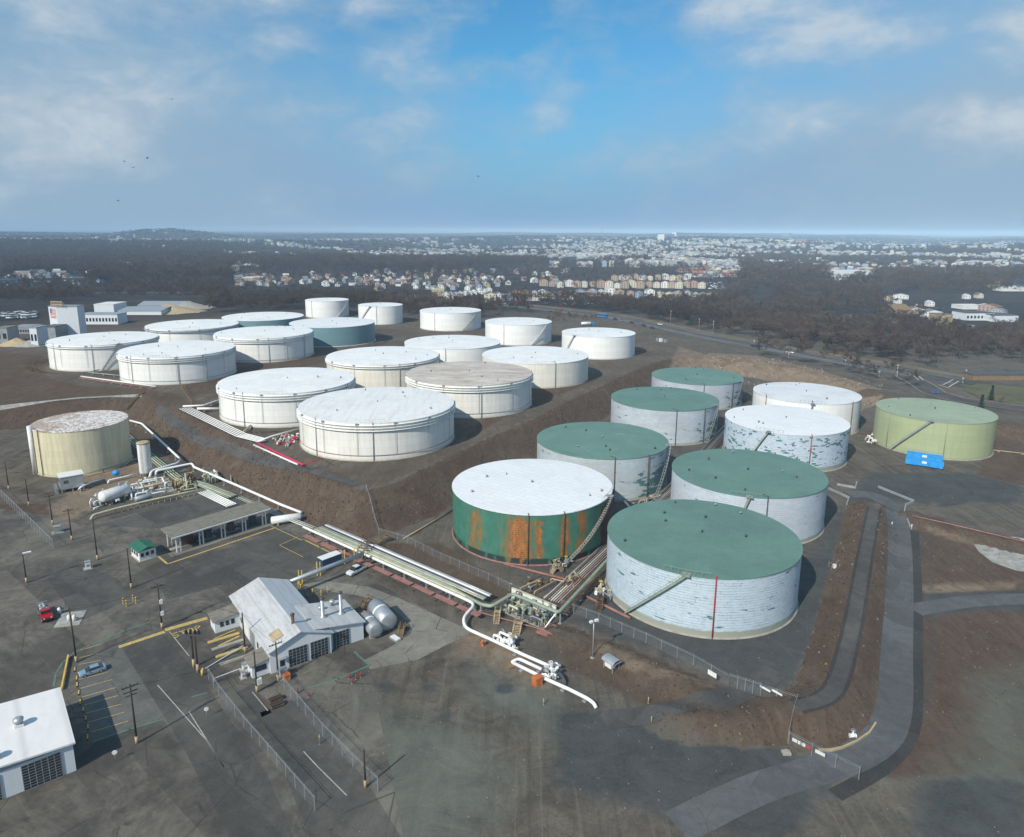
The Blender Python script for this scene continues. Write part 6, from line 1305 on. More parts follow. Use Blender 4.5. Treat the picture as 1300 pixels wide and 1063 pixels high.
# ---------------------------------------------------------------- trees
def bare_tree(seed, h=14., spread=.5, tw=.09, limbs=7, conif=False):
    rs = random.Random(seed); tr = MB(); cr = MB()
    def sliver(p, d, L, w_):
        s = d.cross(Vector((rs.uniform(-1,1), rs.uniform(-1,1), rs.uniform(-1,1)))).normalized()*w_; q = p+d*L
        cr.add([p-s, p+s, q+s*.25], [(0,1,2)], 0)
    def rd(d, k): return (d+Vector((rs.gauss(0,k), rs.gauss(0,k), rs.gauss(0,k)*.7))).normalized()
    if conif:
        tr.tube([(0,0,0),(0,0,h)], .2, 6, r2=.03)
        for i in range(420):
            z = h*(.08+.92*rs.random()**.85); R = (h-z)*.28+.2; a = rs.uniform(0,6.283); p = Vector((0,0,z+R*.2)); d = Vector((math.cos(a), math.sin(a), -.25)).normalized(); q = p+d*R*rs.uniform(.4,.95)
            s = Vector((-d.y,d.x,0))*rs.uniform(.2,.55); cr.add([q-d*.7-s, q-d*.7+s, q+d*.5+Vector((0,0,-.15))], [(0,1,2)])
        return tr, cr
    top = Vector((rs.uniform(-.6,.6), rs.uniform(-.6,.6), h*.55)); tr.tube([(0,0,-.3),(top.x*.4,top.y*.4,h*.28),top], h*.016, 6, r2=h*.009)
    for i in range(limbs):
        a = 6.283*i/limbs+rs.uniform(-.4,.4); f = rs.uniform(.4,1.); p = Vector((top.x*f*.8, top.y*f*.8, h*.55*f)); up = rs.uniform(.55,1.3)
        d = Vector((math.cos(a), math.sin(a), up)).normalized(); L = h*rs.uniform(.26,.42)*(1.1-spread*.2); m_ = p+rd(d,.1)*L*.5; q = m_+rd(d+Vector((0,0,.25)),.15)*L*.55
        tr.tube([p,m_,q], h*.007, 4, r2=h*.0028, caps=False)
        for j in range(5):
            g = rs.uniform(.25,1.); s0 = (p.lerp(m_, g*2) if g < .5 else m_.lerp(q, g*2-1)); d2 = rd(d,.5); L2 = h*rs.uniform(.1,.2); e = s0+d2*L2; sliver(s0, d2, L2, .06)
            for k in range(7):
                s1 = s0.lerp(e, rs.uniform(.25,1.)); d3 = rd(d2,.6); L3 = h*rs.uniform(.06,.12); sliver(s1, d3, L3, tw*.8)
                for n_ in range(3): sliver(s1+d3*L3*rs.uniform(.3,.9), rd(d3,.7), h*rs.uniform(.03,.07), tw)
    return tr, cr
TREES = []
def proto_tree(lb, seed, h, m, loc, **k):
    T = thing('bare_tree' if not k.get('conif') else 'conifer_tree', lb, 'tree', loc, 0, k.pop('group', None)); tr, cr = bare_tree(seed, h, **k); tr.build('trunk', M['bark'], T); c = cr.build('crown', m, T); TREES.append((T, c)); return T
TM = [mat('twigs_brown', (.095,.062,.045), .95, var=.55, scale=.012), mat('twigs_purple', (.074,.049,.041), .95, var=.55, scale=.009), mat('twigs_tan', (.2,.13,.08), .95, var=.3, scale=.03), mat('twigs_grey', (.11,.082,.064), .95, var=.55, scale=.01)]
LB = ['bare brown tree at the edge of the wood beyond the highway', 'bare purple-brown tree at the edge of the wood beyond the highway', 'bare tan shrubby tree between the highway and the wood', 'bare pale grey tree standing at the front of the wood']
GR = ['bare brown trees beyond the highway', 'bare purple-brown trees beyond the highway', 'tan shrubby trees beyond the highway', 'pale grey bare trees beyond the highway']
for i in range(4):
    o = at(*((960,425),(1050,445),(985,440),(1188,462))[i]); proto_tree(LB[i], 40+i, (13,14,7,15)[i], TM[i], o, group=GR[i], limbs=(8,7,9,8)[i], tw=(.11,.11,.13,.1)[i])
tc = proto_tree('small dark conifer on the roundabout island, nearer the road', 50, 7, M['conifer'], at(1245,521), conif=True); tc.location.z = 4.6
c2 = copy_thing(tc, (0,0,0), 1., 'small dark conifer on the roundabout island, behind the first', 1.); v = at(1258,508); c2.location = (v.x, v.y, 4.6)
c2 = copy_thing(TREES[2][0], at(1270,512), 1., 'rounded brown bush at the right end of the roundabout island', .6)
WOODL = [[(770,402),(905,424),(1000,442),(1150,468),(1310,485),(1310,372),(1180,368),(1010,372),(930,365),(900,375),(760,384),(700,380),(700,388)]]
CLEAR = [  # places with no wood in front of them
 [(1040,398),(1112,398),(1112,414),(1040,414)], [(1120,372),(1310,372),(1310,425),(1235,425),(1180,415),(1125,408)], [(960,368),(985,368),(970,400),(940,385)],
 [(-50,396),(60,396),(60,412),(-50,412)], [(-50,412),(270,412),(250,380),(120,380),(0,420),(-50,440)], [(612,366),(905,362),(910,384),(620,387)], [(560,384),(700,390),(770,398),(800,392),(640,382)], [(1180,462),(1310,470),(1310,540),(1180,500)], [(560,364),(640,364),(640,390),(560,390)],
 [(0,350),(110,350),(110,363),(0,363)], [(1050,344),(1110,344),(1110,360),(1050,360)]]
CL = [[unp(*p) for p in c] for c in CLEAR]
TERM = [unp(p[0], p[1], 8) for p in [(-300,470),(-60,445),(-50,418),(100,385),(190,372),(250,378),(262,402),(290,398),(370,396),(386,394),(450,392),(456,398),(520,402),(535,406),(600,410),(640,396),(700,400),(769,408),(829,420),(875,431),(935,443),(1000,455),(1090,471),(1150,483),(1300,520),(1300,1500),(-300,1500)]]
TOWN = [unp(*p) for p in [(290,340),(560,345),(700,335),(930,333),(945,350),(930,372),(900,382),(745,384),(600,386),(560,384),(545,372),(300,366)]]
FT = [unp(p[0], p[1], 5) for p in [(690,335),(700,310),(860,308),(1310,312),(1310,348),(1100,346),(930,335),(800,330)]]
FT2 = [unp(p[0], p[1], 5) for p in [(280,328),(300,306),(560,306),(780,308),(760,332),(560,330)]]
FRONT = [unp(*p) for p in [(290,366),(545,372),(560,384),(640,392),(560,400),(290,400)]]
def townmask(X, Y): return np.sin(X/310+2*np.sin(Y/520))*np.cos(Y/270+X/900)+.35*np.sin(X/97+Y/130)+.12
HWa = [(p[0], p[1]) for p in HW]
def keep(X, Y, road=27.):
    k = np.ones(X.shape, bool)
    for c in CL: k &= sdist(X, Y, c) > 0
    k &= pdist(X, Y, HWa) > road
    k &= sdist(X, Y, TERM) > 0
    return k
def inframe(X, Y, Zz, m=40):
    px, py = proj(X, Y, Zz); return (px > -m) & (px < 1300+m)
# individual trees: nearest edge of the wood
cand = []
PW = [unp(*p) for p in [(700,390),(770,398),(905,419),(1000,438),(1150,463),(1310,476),(1310,440),(1150,430),(1000,410),(900,395),(800,385),(700,382)]]
while len(cand) < 270:
    px, py = rng.uniform(690,1300), rng.uniform(384,472); x, y = unp(px, py, 2)
    if float(sdist(x, y, PW)) > 0 or not keep(np.array([x]), np.array([y]), 25.)[0]: continue
    if any((x-a)**2+(y-b_)**2 < 22 for a, b_ in cand): continue
    cand.append((x, y))
for i, (x, y) in enumerate(cand):
    edge = pdist(np.array([x]), np.array([y]), HWa)[0]; k = 2 if edge < 40 else rng.choice((0,1,1,0,3))
    s = rng.uniform(.75,1.15); copy_thing(TREES[k][0], (x, y, Z(x, y)-.1), rng.uniform(0,6.28), None, (s, s, s*rng.uniform(.85,1.1)))
for i in range(46):   # scrub between the back row tanks and the highway
    px, py = rng.choice(((rng.uniform(690,760), rng.uniform(401,410)), (rng.uniform(560,690), rng.uniform(386,396)), (rng.uniform(430,540), rng.uniform(396,402))))
    x, y = unp(px, py, 7); z = Z(x, y)
    if pdist(np.array([x]), np.array([y]), HWa)[0] < 12: continue
    copy_thing(TREES[2][0], (x, y, z), rng.uniform(0,6.28), 'low tan scrub tree between the back row tanks and the highway', rng.uniform(.5,.9), 'scrub trees behind the back row tanks')
# ---- woods as one mass: crowns instanced on points
def wood_points():
    N = 150000; r = np.sqrt(nrg.uniform(430**2, 3300**2, N)); a = nrg.uniform(-.72, .72, N); X, Y = r*np.sin(a), r*np.cos(a)
    k = keep(X, Y); X, Y = X[k], Y[k]; Zv = zt(X, Y); k = inframe(X, Y, Zv); X, Y, Zv = X[k], Y[k], Zv[k]
    r = np.hypot(X, Y); px, py = proj(X, Y, Zv)
    dens = np.where(r < 900, .75, .36); nn = .5+.5*np.sin(X/67+np.sin(Y/91)*2)*np.cos(Y/83+X/140)
    dens *= np.where(r > 1500, .4+.6*(nn > .3), .55+.45*nn)
    dens = np.where(sdist(X, Y, PW) < 0, dens*.75, dens)
    dens = np.where(sdist(X, Y, TOWN) < 0, .1, dens); dens = np.where((sdist(X, Y, FT) < 0) & (townmask(X, Y) > 0), .2, dens); dens = np.where((sdist(X, Y, FT2) < 0) & (townmask(X, Y) > 0), .2, dens)
    k = (nrg.random(len(X)) < dens) & (sdist(X, Y, [unp(*p) for p in [(1130,465),(1310,485),(1310,455),(1180,458)]]) > 0)
    return X[k], Y[k], Zv[k]
X, Y, Zv = wood_points(); print('wood instances', len(X))
me = bpy.data.meshes.new('wood'); me.vertices.add(len(X)); me.vertices.foreach_set('co', np.stack([X, Y, Zv-.3], -1).astype(np.float32).ravel())
sc_ = nrg.uniform(.8, 1.35, len(X))*np.where(sdist(X, Y, TOWN) < 0, .6, 1)*np.where(sdist(X, Y, FRONT) < 0, .65, 1)*np.where((sdist(X, Y, FT) < 0) | (sdist(X, Y, FT2) < 0), .6, 1)*np.where(np.hypot(X, Y) > 1300, 1.55, 1.); at_ = me.attributes.new('sc', 'FLOAT', 'POINT'); at_.data.foreach_set('value', sc_.astype(np.float32))
at_ = me.attributes.new('rz', 'FLOAT', 'POINT'); at_.data.foreach_set('value', nrg.uniform(0, 6.28, len(X)).astype(np.float32))
wo = bpy.data.objects.new('wood', me); put(wo); tag(wo, 'far bare winter woodland spreading to the horizon', 'woodland', kind='stuff')
ng = bpy.data.node_groups.new('woodland', 'GeometryNodeTree'); ng.interface.new_socket('Geometry', in_out='INPUT', socket_type='NodeSocketGeometry'); ng.interface.new_socket('Geometry', in_out='OUTPUT', socket_type='NodeSocketGeometry')
gi_ = ng.nodes.new('NodeGroupInput'); go = ng.nodes.new('NodeGroupOutput'); jn = ng.nodes.new('GeometryNodeJoinGeometry'); ip = ng.nodes.new('GeometryNodeInstanceOnPoints'); ip.inputs['Pick Instance'].default_value = True
g2i = ng.nodes.new('GeometryNodeGeometryToInstance')
for T_, c_ in (TREES[3], TREES[1], TREES[0], TREES[1], TREES[0], TREES[3], TREES[1], TREES[0]):
    oi = ng.nodes.new('GeometryNodeObjectInfo'); oi.inputs['Object'].default_value = c_; oi.inputs['As Instance'].default_value = True; oi.transform_space = 'ORIGINAL'; ng.links.new(oi.outputs['Geometry'], jn.inputs[0])
na = ng.nodes.new('GeometryNodeInputNamedAttribute'); na.data_type = 'FLOAT'; na.inputs[0].default_value = 'sc'; nz = ng.nodes.new('GeometryNodeInputNamedAttribute'); nz.data_type = 'FLOAT'; nz.inputs[0].default_value = 'rz'
cmb = ng.nodes.new('ShaderNodeCombineXYZ'); ng.links.new(nz.outputs[0], cmb.inputs[2]); ng.links.new(cmb.outputs[0], ip.inputs['Rotation'])
ng.links.new(na.outputs[0], ip.inputs['Scale']); ng.links.new(gi_.outputs[0], ip.inputs['Points']); ng.links.new(jn.outputs[0], ip.inputs['Instance']); ng.links.new(ip.outputs[0], go.inputs[0])
md = wo.modifiers.new('woodland', 'NODES'); md.node_group = ng
# farther canopy, 3 km to 14 km: clumps of ragged faces
def far_canopy():
    N = 46000; r = np.sqrt(nrg.uniform(3000**2, 13500**2, N)); a = nrg.uniform(-.7, .7, N); X, Y = r*np.sin(a), r*np.cos(a); Zv = zt(X, Y)
    k = inframe(X, Y, Zv, 10) & (nrg.random(N) < np.where(((sdist(X, Y, FT) < 20) | (sdist(X, Y, FT2) < 20)) & (townmask(X, Y) > 0), .5, 1)); X, Y, Zv, r = X[k], Y[k], Zv[k], r[k]; n = len(X); T_ = 9; s = np.clip(r/4500, .8, 2.2)
    cx = (X[:,None]+nrg.normal(0, 22, (n, T_))*s[:,None]); cy = (Y[:,None]+nrg.normal(0, 22, (n, T_))*s[:,None]); cz = Zv[:,None]+nrg.uniform(2, 13, (n, T_))*np.minimum(s, 1.4)[:,None]
    sz = nrg.uniform(7, 17, (n, T_))*s[:,None]; an = nrg.uniform(0, 6.28, (n, T_))
    V = np.zeros((n, T_, 3, 3)); 
    for j, (q, w_) in enumerate(((0., .0), (2.1, -.25), (4.2, .3))):
        V[..., j, 0] = cx+np.cos(an+q)*sz; V[..., j, 1] = cy+np.sin(an+q)*sz*.6; V[..., j, 2] = cz+w_*np.minimum(sz, 14)
    V = V.reshape(-1, 3); me = bpy.data.meshes.new('distant_canopy'); me.vertices.add(len(V)); me.vertices.foreach_set('co', V.astype(np.float32).ravel()); nf = len(V)//3
    me.loops.add(len(V)); me.loops.foreach_set('vertex_index', np.arange(len(V), dtype=np.int32)); me.polygons.add(nf); me.polygons.foreach_set('loop_start', (np.arange(nf)*3).astype(np.int32)); me.polygons.foreach_set('loop_total', np.full(nf, 3, np.int32))
    me.update(); t = NT('distant_twigs'); c = t.mix(t.ramp(t.noise(t.pos(), .004, 5, .7), .35, .65), (.02,.02,.022), (.055,.046,.042)); c = t.mix(t.ramp(t.noise(t.pos(), .04, 3, .7), .5, .7, 0, .5), c, (.11,.09,.075)); t.col(c); me.materials.append(t.m)
    o = bpy.data.objects.new('distant_canopy', me); put(o); tag(o, 'hazy tree canopy out to the horizon', 'woodland', kind='stuff')
far_canopy()
# ---------------------------------------------------------------- houses
HWALL = {'white': (.7,.7,.68), 'cream': (.6,.56,.46), 'tan': (.42,.34,.25), 'grey': (.36,.38,.4), 'blue': (.28,.36,.46), 'pink': (.4,.29,.25)}
HROOF = {'grey': (.2,.21,.22), 'dark': (.07,.07,.075), 'brown': (.2,.12,.08), 'pale': (.5,.5,.5), 'red': (.25,.08,.055)}
HM = {k: mat('house_wall_'+k, v, .8, var=.15, scale=.05) for k, v in HWALL.items()}; RM = {k: mat('house_roof_'+k, v, .85, var=.25, scale=.05) for k, v in HROOF.items()}
MESHC = {}
def house_parts(w_, d_, h, gb, flat=False):
    b = MB(); b.add([(-w_/2,-d_/2,-2),(w_/2,-d_/2,-2),(w_/2,d_/2,-2),(-w_/2,d_/2,-2),(-w_/2,-d_/2,h),(w_/2,-d_/2,h),(w_/2,d_/2,h),(-w_/2,d_/2,h),(0,-d_/2,h+gb),(0,d_/2,h+gb)], [(0,1,5,8,4),(2,3,7,9,6),(1,2,6,5),(3,0,4,7)])
    r = MB(); e = .5; s = gb/(w_/2)
    slab(r, [(0,-d_/2-e,h+gb+.2),(0,d_/2+e,h+gb+.2),(-w_/2-e,d_/2+e,h-e*s+.2),(-w_/2-e,-d_/2-e,h-e*s+.2)], .25); slab(r, [(0,d_/2+e,h+gb+.2),(0,-d_/2-e,h+gb+.2),(w_/2+e,-d_/2-e,h-e*s+.2),(w_/2+e,d_/2+e,h-e*s+.2)], .25)
    ws = []
    nn = max(2, int(w_/4))
    for fl in range(2 if h < 8 else 3):
        for i in range(nn):
            x = -w_/2+w_*(i+.5)/nn; q = MB(); q.bar((x-.6,-d_/2-.05,1.6+fl*2.9),(x+.6,-d_/2-.05,1.6+fl*2.9),.1,1.4); ws.append(q)
    return b, r, ws
PROTO = {}
def house(kind, wc, rc, loc, rz, label, group, scale=1.):
    key = (kind, wc, rc)
    if key in PROTO: return copy_thing(PROTO[key], loc, rz, label, scale, group)
    dims = {'small': (9,11,5.6,2.8), 'town': (12,14,9,2.4), 'wide': (22,12,6,2.6)}[kind]
    T = thing('town_house' if kind == 'town' else 'family_house', label, 'house', loc, rz, group); b, r, ws = house_parts(*dims); b.build('wall', HM[wc], T); r.build('roof', RM[rc], T)
    for q in ws: q.build('window', M['glass'], T)
    T.scale = (scale,)*3; PROTO[key] = T; return T
def facing(x, y): return math.atan2(-x, y)   # front (-y side) towards the terminal
nh = 0
def row(px0, px1, py, step, cols, desc, group, kind='town', jit=1.5, scale=1.):
    global nh
    px = px0; i = 0
    while px < px1:
        t = (px-px0)/(px1-px0); p = py[0]+(py[1]-py[0])*t; v = at(px, p+rng.uniform(-jit, jit)*.7); wc, rc = cols[i % len(cols)] if not callable(cols) else cols()
        house(kind, wc, rc, v, facing(v.x, v.y)+rng.choice((0,0,.1,-.1)), f'{wc} walled {desc} with {rc} roof', group+f' ({wc}, {rc} roof)', scale*rng.uniform(.8,1.12)); px += step*rng.uniform(.85, 1.15); i += 1; nh += 1
tc_ = [('cream','brown'),('white','grey'),('blue','grey'),('pink','red'),('tan','brown'),('white','pale'),('cream','pale'),('grey','dark')]
row(622, 750, (383,378), 11, tc_, 'town house in the front row beyond the highway', 'town houses in the front row')
row(752, 905, (376,381), 12, tc_[::-1]+[('cream','grey'),('tan','pale')], 'town house above the brown wood', 'town houses above the wood')
row(566, 622, (379,372), 6, [('white','grey'),('white','pale')], 'row house in the slanting terrace', 'slanting terrace houses', 'small')
row(690, 900, (364,366), 10, [('tan','red'),('pink','brown'),('cream','brown'),('white','red'),('tan','brown'),('cream','pale')], 'town house in the middle rows', 'town houses in the middle rows')
row(780, 880, (356,356), 9, [('tan','brown'),('white','pale'),('cream','red')], 'town house in the back rows', 'town houses in the back rows')
def scatter_px(n, x0, x1, y0, y1, desc, group, kinds=('small',), sc_=(.75,1.1), pal=None):
    global nh
    for i in range(n):
        px, py = rng.uniform(x0, x1), rng.uniform(y0, y1); v = at(px, py); wc, rc = rng.choice(pal or [('white','grey'),('white','dark'),('white','pale'),('grey','grey'),('cream','brown'),('blue','grey'),('pink','brown'),('tan','brown')])
        house(rng.choice(kinds), wc, rc, v, facing(v.x, v.y)+rng.choice((0,1.57,.5,-.4)), f'{wc} {desc} with {rc} roof', group+f' ({wc}, {rc} roof)', rng.uniform(*sc_)); nh += 1
scatter_px(70, 430, 720, 345, 362, 'house among trees north of the back row tanks', 'houses among the trees')
scatter_px(34, 330, 480, 350, 364, 'house above the narrow back row tanks', 'houses above the narrow tanks')
scatter_px(26, 300, 345, 350, 364, 'house at the left end of the near town', 'houses at the left end of the near town')
scatter_px(44, 480, 640, 354, 370, 'house in the near town', 'houses in the near town')
scatter_px(14, 1120, 1300, 378, 410, 'shed or house right of the brown wood', 'sheds right of the wood', ('small','wide'), (.6,1.))
scatter_px(60, 960, 1300, 330, 352, 'house in the right-hand town', 'houses in the right-hand town', ('small','wide'), (1.,1.5))
print('houses', nh)
# everything farther: one mass of small houses
def far_houses():
    A = [(290,560,307,326,700,3),(560,760,307,332,420,3),(700,900,310,332,450,1),(860,1300,308,333,1500,1),(900,1300,332,346,420,0),(700,960,322,334,200,1),(0,300,302,322,420,3),(0,300,318,340,70,9),(0,130,343,352,26,9),(200,330,326,334,24,9),(700,960,303,312,300,2),(1000,1300,303,312,200,3)]
    V = []; F = []; mi = []; 
    for x0, x1, y0, y1, n, kk in A:
        for i in range(n):
            px, py = rng.uniform(x0, x1), rng.uniform(y0, y1)
            x, y = unp(px, py, 10); x, y = float(x), float(y); r = math.hypot(x, y)
            if r > 14000 or (kk != 9 and townmask(x, y) < -.05) : continue
            w_ = 1.0*rng.uniform(8, 14)*(2.4 if rng.random() < .18 else 1)*min(1.5, max(1, r/3000)); d_ = rng.uniform(9,12)*max(1, min(1.5, r/3500)); h = rng.uniform(7, 11)+min(7, r/1000); g = rng.choice((0,2.5,3)); a = math.atan2(-x, y)+rng.choice((0,1.57,.4)); c, s = math.cos(a), math.sin(a)
            V.append((x, y, w_, d_, h, g, c, s)); mi.append((rng.choice((0,0,0,1,2,3)), rng.choice((4,4,5,6,7))))
    z = zt(np.array([v[0] for v in V]), np.array([v[1] for v in V])); b = MB()
    for (x, y, w_, d_, h, g, c, s), z0, (m1, m2) in zip(V, z, mi):
        z0 = float(z0)+2; P = []
        for u, v, zz in ((-1,-1,-4),(1,-1,-4),(1,1,-4),(-1,1,-4),(-1,-1,h),(1,-1,h),(1,1,h),(-1,1,h),(0,-1,h+g),(0,1,h+g)): X_, Y_ = u*w_/2, v*d_/2; P.append((x+X_*c-Y_*s, y+X_*s+Y_*c, z0+zz))
        b.add(P, [(0,1,5,8,4),(2,3,7,9,6),(1,2,6,5),(3,0,4,7)], m1); b.add(P, [(8,9,7,4),(9,8,5,6)], m2)
    FW = mat('far_wall', (.44,.44,.42), .8, var=.45, scale=.01)
    o = b.build('distant_town', [FW, HM['cream'], HM['grey'], HM['blue'], RM['pale'], RM['grey'], RM['dark'], RM['brown']]); tag(o, 'pale distant houses of the towns out to the horizon', 'town', kind='stuff')
far_houses()
for a in (('far_warehouse','long white warehouse roof right of the middle woods, left one','warehouse',733,800,328,5,120,'white','white'),('far_warehouse','long pale green-white warehouse right of the first long warehouse','warehouse',830,895,328,4,110,'white','galv'),
  ('far_warehouse','long thin white roofed warehouse above the narrow tanks','warehouse',270,332,337,2.5,60,'white','white'),('far_warehouse','white warehouse on the far left plain','warehouse',118,142,309,2,90,'white','white'),('far_warehouse','pale warehouse with green sign at the left behind the overpass','warehouse',108,134,347,5,40,'white','greenroof'),
  ('far_warehouse','tan warehouse left of the near town','warehouse',307,334,357,4,35,'trim','white'),('far_warehouse','white factory in the right-hand town','warehouse',1052,1107,356,10,50,'siding','white'),('far_warehouse','white commercial building in the middle distance','warehouse',545,575,327,6,70,'white','galv')):
    block(*a)
block('apartment_tower','tall white apartment block on the horizon, left one of the pair','building',843,856,307,11,40,'white','white',wn=6); block('apartment_tower','tall white apartment block on the horizon, right one of the pair','building',858,867.5,307,11,40,'white','white',wn=4)
block('apartment_tower','single grey tower block on the right horizon','building',992,1001,306,9,40,'grey','grey',wn=3); block('apartment_tower','wide brown-red block right of the grey tower block','building',1024,1040,310,4.5,60,'oxide','oxide')
block('store_building','bright yellow store front at the right edge of the far road','store',1257,1273,365,8,30,'yellow','orange'); block('store_building','blue store building at the right picture edge','store',1273,1310,365,8,35,'blue','blue'); block('store_building','long white roofed shed below the blue store','store',1272,1312,370,5,20,'white','white')
block('tan_block','tan cube-like building with a shaded side right of the wood','building',1191,1208,416,14,16,'trim','roofcan'); block('workshop_row','long white fronted workshop row at the right','building',1226,1262,407,8,22,'siding','darkgrey',wn=8); block('workshop_row','grey-blue sided shed right of the workshop row','building',1262,1292,409,7,24,'siding','darkgrey')
block('workshop_row','white flat shed above the workshop row','building',1222,1250,393,4,20,'white','white'); block('workshop_row','low pale shed beside the tan building','building',1207,1240,420,5,14,'grey','galv'); block('tan_block','tan shed with brown roof among parked cars','building',1136,1158,400,5,30,'trim','wood',gable=6)
block('red_roofed_block','long apartment range with red roof beyond the town houses','apartment block',880,950,352,4,26,'white','oxide',gable=6); block('red_roofed_block','shorter red roofed range left of the long red roof','apartment block',862,905,346,3,24,'trim','oxide',gable=5)
block('red_roofed_block','farther red roofed range behind the long red roof','apartment block',895,958,343,2.5,24,'trim','oxide',gable=5); block('red_roofed_block','small cream hall at the left end of the slanting terrace','building',548,564,378,10,16,'trim','cream'); block('red_roofed_block','long brick-red wall building right of the roundabout','building',1235,1310,483,6,8,'wood','darkgrey')
o_ = at(238,300); T = thing('water_tower','white water tower on the wooded hill to the left','water tower', at(238.5,296)); hgt_ = 34
MB().lathe([(2.5,-10),(2,18),(2.4,22)], 12).build('stem', M['white'], T); MB().lathe([(2.4,22),(10,27),(11,31),(8,36),(1,38)], 20).build('tank_bowl', M['white'], T)
T = thing('radio_mast','thin lattice mast on the horizon left of the apartment towers','mast', at(764,306)); MB().bar((0,0,0),(0,0,95),1.6).build('mast', M['grey'], T); [MB().bar((-6,0,z),(6,0,z),1.).build('antenna', M['grey'], T) for z in (60,88)]
T = thing('church_spire','white church with a spire in the right-hand town','church', at(1128,327)); MB().box((0,0,0),(16,30,14)).build('nave', M['white'], T); MB().box((0,-18,0),(9,9,26)).build('tower', M['white'], T); MB().lathe([(6,26),(.3,50)], 8, (0,-18,0)).build('spire', M['galv'], T)
# overpass at the far left
A, B = at(-30,366), at(108,362); d = B-A; o = A; T = thing('overpass', 'long teal girder overpass crossing the woods at the far left', 'bridge', o, math.atan2(d.y, d.x)); L = d.length; MB().box((L/2,0,9),(L,14,3.)).build('deck', M['steal_m'] if 'steal_m' in M else mat('teal_girder', (.06,.14,.19), .7), T); MB().box((L/2,-7.2,12),(L,.5,1.1)).build('parapet', M['grey'], T)
for i in range(9): MB().box((L*(i+.5)/9,0,-2),(4,10,11)).build('pier', M['concrete'], T)
# ---------------------------------------------------------------- far traffic
def far_car(px, py, m, lb, grp, rz=None, kind='sedan', zo=.3, sc_=1.):
    v = at(px, py); 
    if rz is None:
        best = min(range(len(HW)-1), key=lambda i: (Vector(HW[i])-v.to_2d()).length+(Vector(HW[i+1])-v.to_2d()).length); d = Vector(HW[best+1])-Vector(HW[best]); rz = math.atan2(d.y, d.x)
    T = car(lb, (v.x, v.y, v.z+zo), rz, CP[m], kind, grp, 'car' if kind == 'sedan' else 'pickup', simple=True); T.name = 'highway_car'; T.scale = (sc_,)*3; return T
for px, py, m in ((781,406.5,'dark'),(789,408.5,'grey'),(802,411,'dark'),(817,414.5,'dark'),(828,417.5,'dark'),(957,441,'dark'),(963,442.5,'dark'),(838,413,'white'),(1003,449,'white'),(700,397,'dark')): far_car(px, py, m, f'{"dark" if m == "dark" else m} car on the highway beyond the tanks', f'{m} cars on the highway', sc_=1.15)
far_car(1187,500,'blue','dark blue car turning on the roundabout road', None, rz=-.4, zo=.35)
v = at(766,403.5); d = Vector(HW[8])-Vector(HW[7]); T = thing('bus', 'blue bus at the head of the queue on the highway', 'bus', (v.x,v.y,v.z+.3), math.atan2(d.y, d.x)); MB().box((0,0,.5),(11,2.6,2.8)).build('body', CP['sky'], T); MB().box((0,0,1.7),(11.05,2.65,.9)).build('windows', M['glass'], T); [wheel(T, x, y, .5, .3) for x in (-3.5,3.5) for y in (-1.15,1.15)]
T = thing('tank_trailer', 'white tanker and blue truck parked behind the tank nearest the highway', 'truck', at(744,414), .3); b = MB(); b.hcyl((-4,0,2.2),(4,0,2.2),1.3,16); b.build('tank', M['white'], T); MB().box((6.3,0,.5),(2.2,2.4,2.6)).build('cab', CP['sky'], T); [wheel(T, x, y, .5, .3) for x in (-3,-1.8,6) for y in (-1.1,1.1)]
src = None
def lot(n, x0, x1, y0, y1, ms, lb, grp, kind='sedan', sc_=1.2):
    protos = {}
    for i in range(n):
        v = at(rng.uniform(x0, x1), rng.uniform(y0, y1)); m = rng.choice(ms); rz = facing(v.x, v.y)+1.57+rng.uniform(-.3,.3)
        if m in protos: copy_thing(protos[m], v, rz, None)
        else: T = car(f'{m} {lb}', v, rz, CP[m], kind, f'{m} {grp}', simple=True); T.scale = (sc_,)*3; protos[m] = T
lot(34, 1046, 1082, 402, 410, ('white','white','grey'), 'car parked in the clearing in the brown wood', 'cars in the clearing', sc_=1.5)
lot(10, 1084, 1108, 408, 413, ('white','grey','dark'), 'car at the right end of the clearing in the wood', 'cars at the right end of the clearing')
lot(26, 1120, 1200, 386, 402, ('white','red','grey','dark','blue'), 'car in the scrap yard beyond the wood', 'cars in the scrap yard')
lot(34, 2, 48, 399, 405, ('white','white','grey'), 'van-like vehicle lined up at the far left yard', 'vehicles lined up far left', sc_=2.1)
lot(40, 640, 780, 384, 388, ('white','dark','grey','red','blue'), 'car parked in front of the town houses', 'cars in front of the town houses')
lot(18, 560, 640, 382, 388, ('dark','red','grey'), 'car parked below the slanting terrace', 'cars below the slanting terrace')
lot(30, 895, 925, 358, 368, ('white','pink' if False else 'white','grey'), 'vehicle on the lot right of the town houses', 'vehicles right of the town houses', sc_=1.7)
# transformers beside the road fork
for i, (px, py) in enumerate(((835,433),(839,434),(845,435))): T = thing('transformer_box', 'pale green cabinet beside the fork of the dirt tracks', 'cabinet', at(px, py), .4, 'cabinets at the track fork'); MB().box((0,0,0),(2,1.8,2.6 if i == 1 else 2.)).build('body', M['white' if i == 1 else 'greenpipe'], T); MB().box((0,0,2.6 if i == 1 else 2.),(2.2,2.,.15)).build('lid', M['grey'], T)
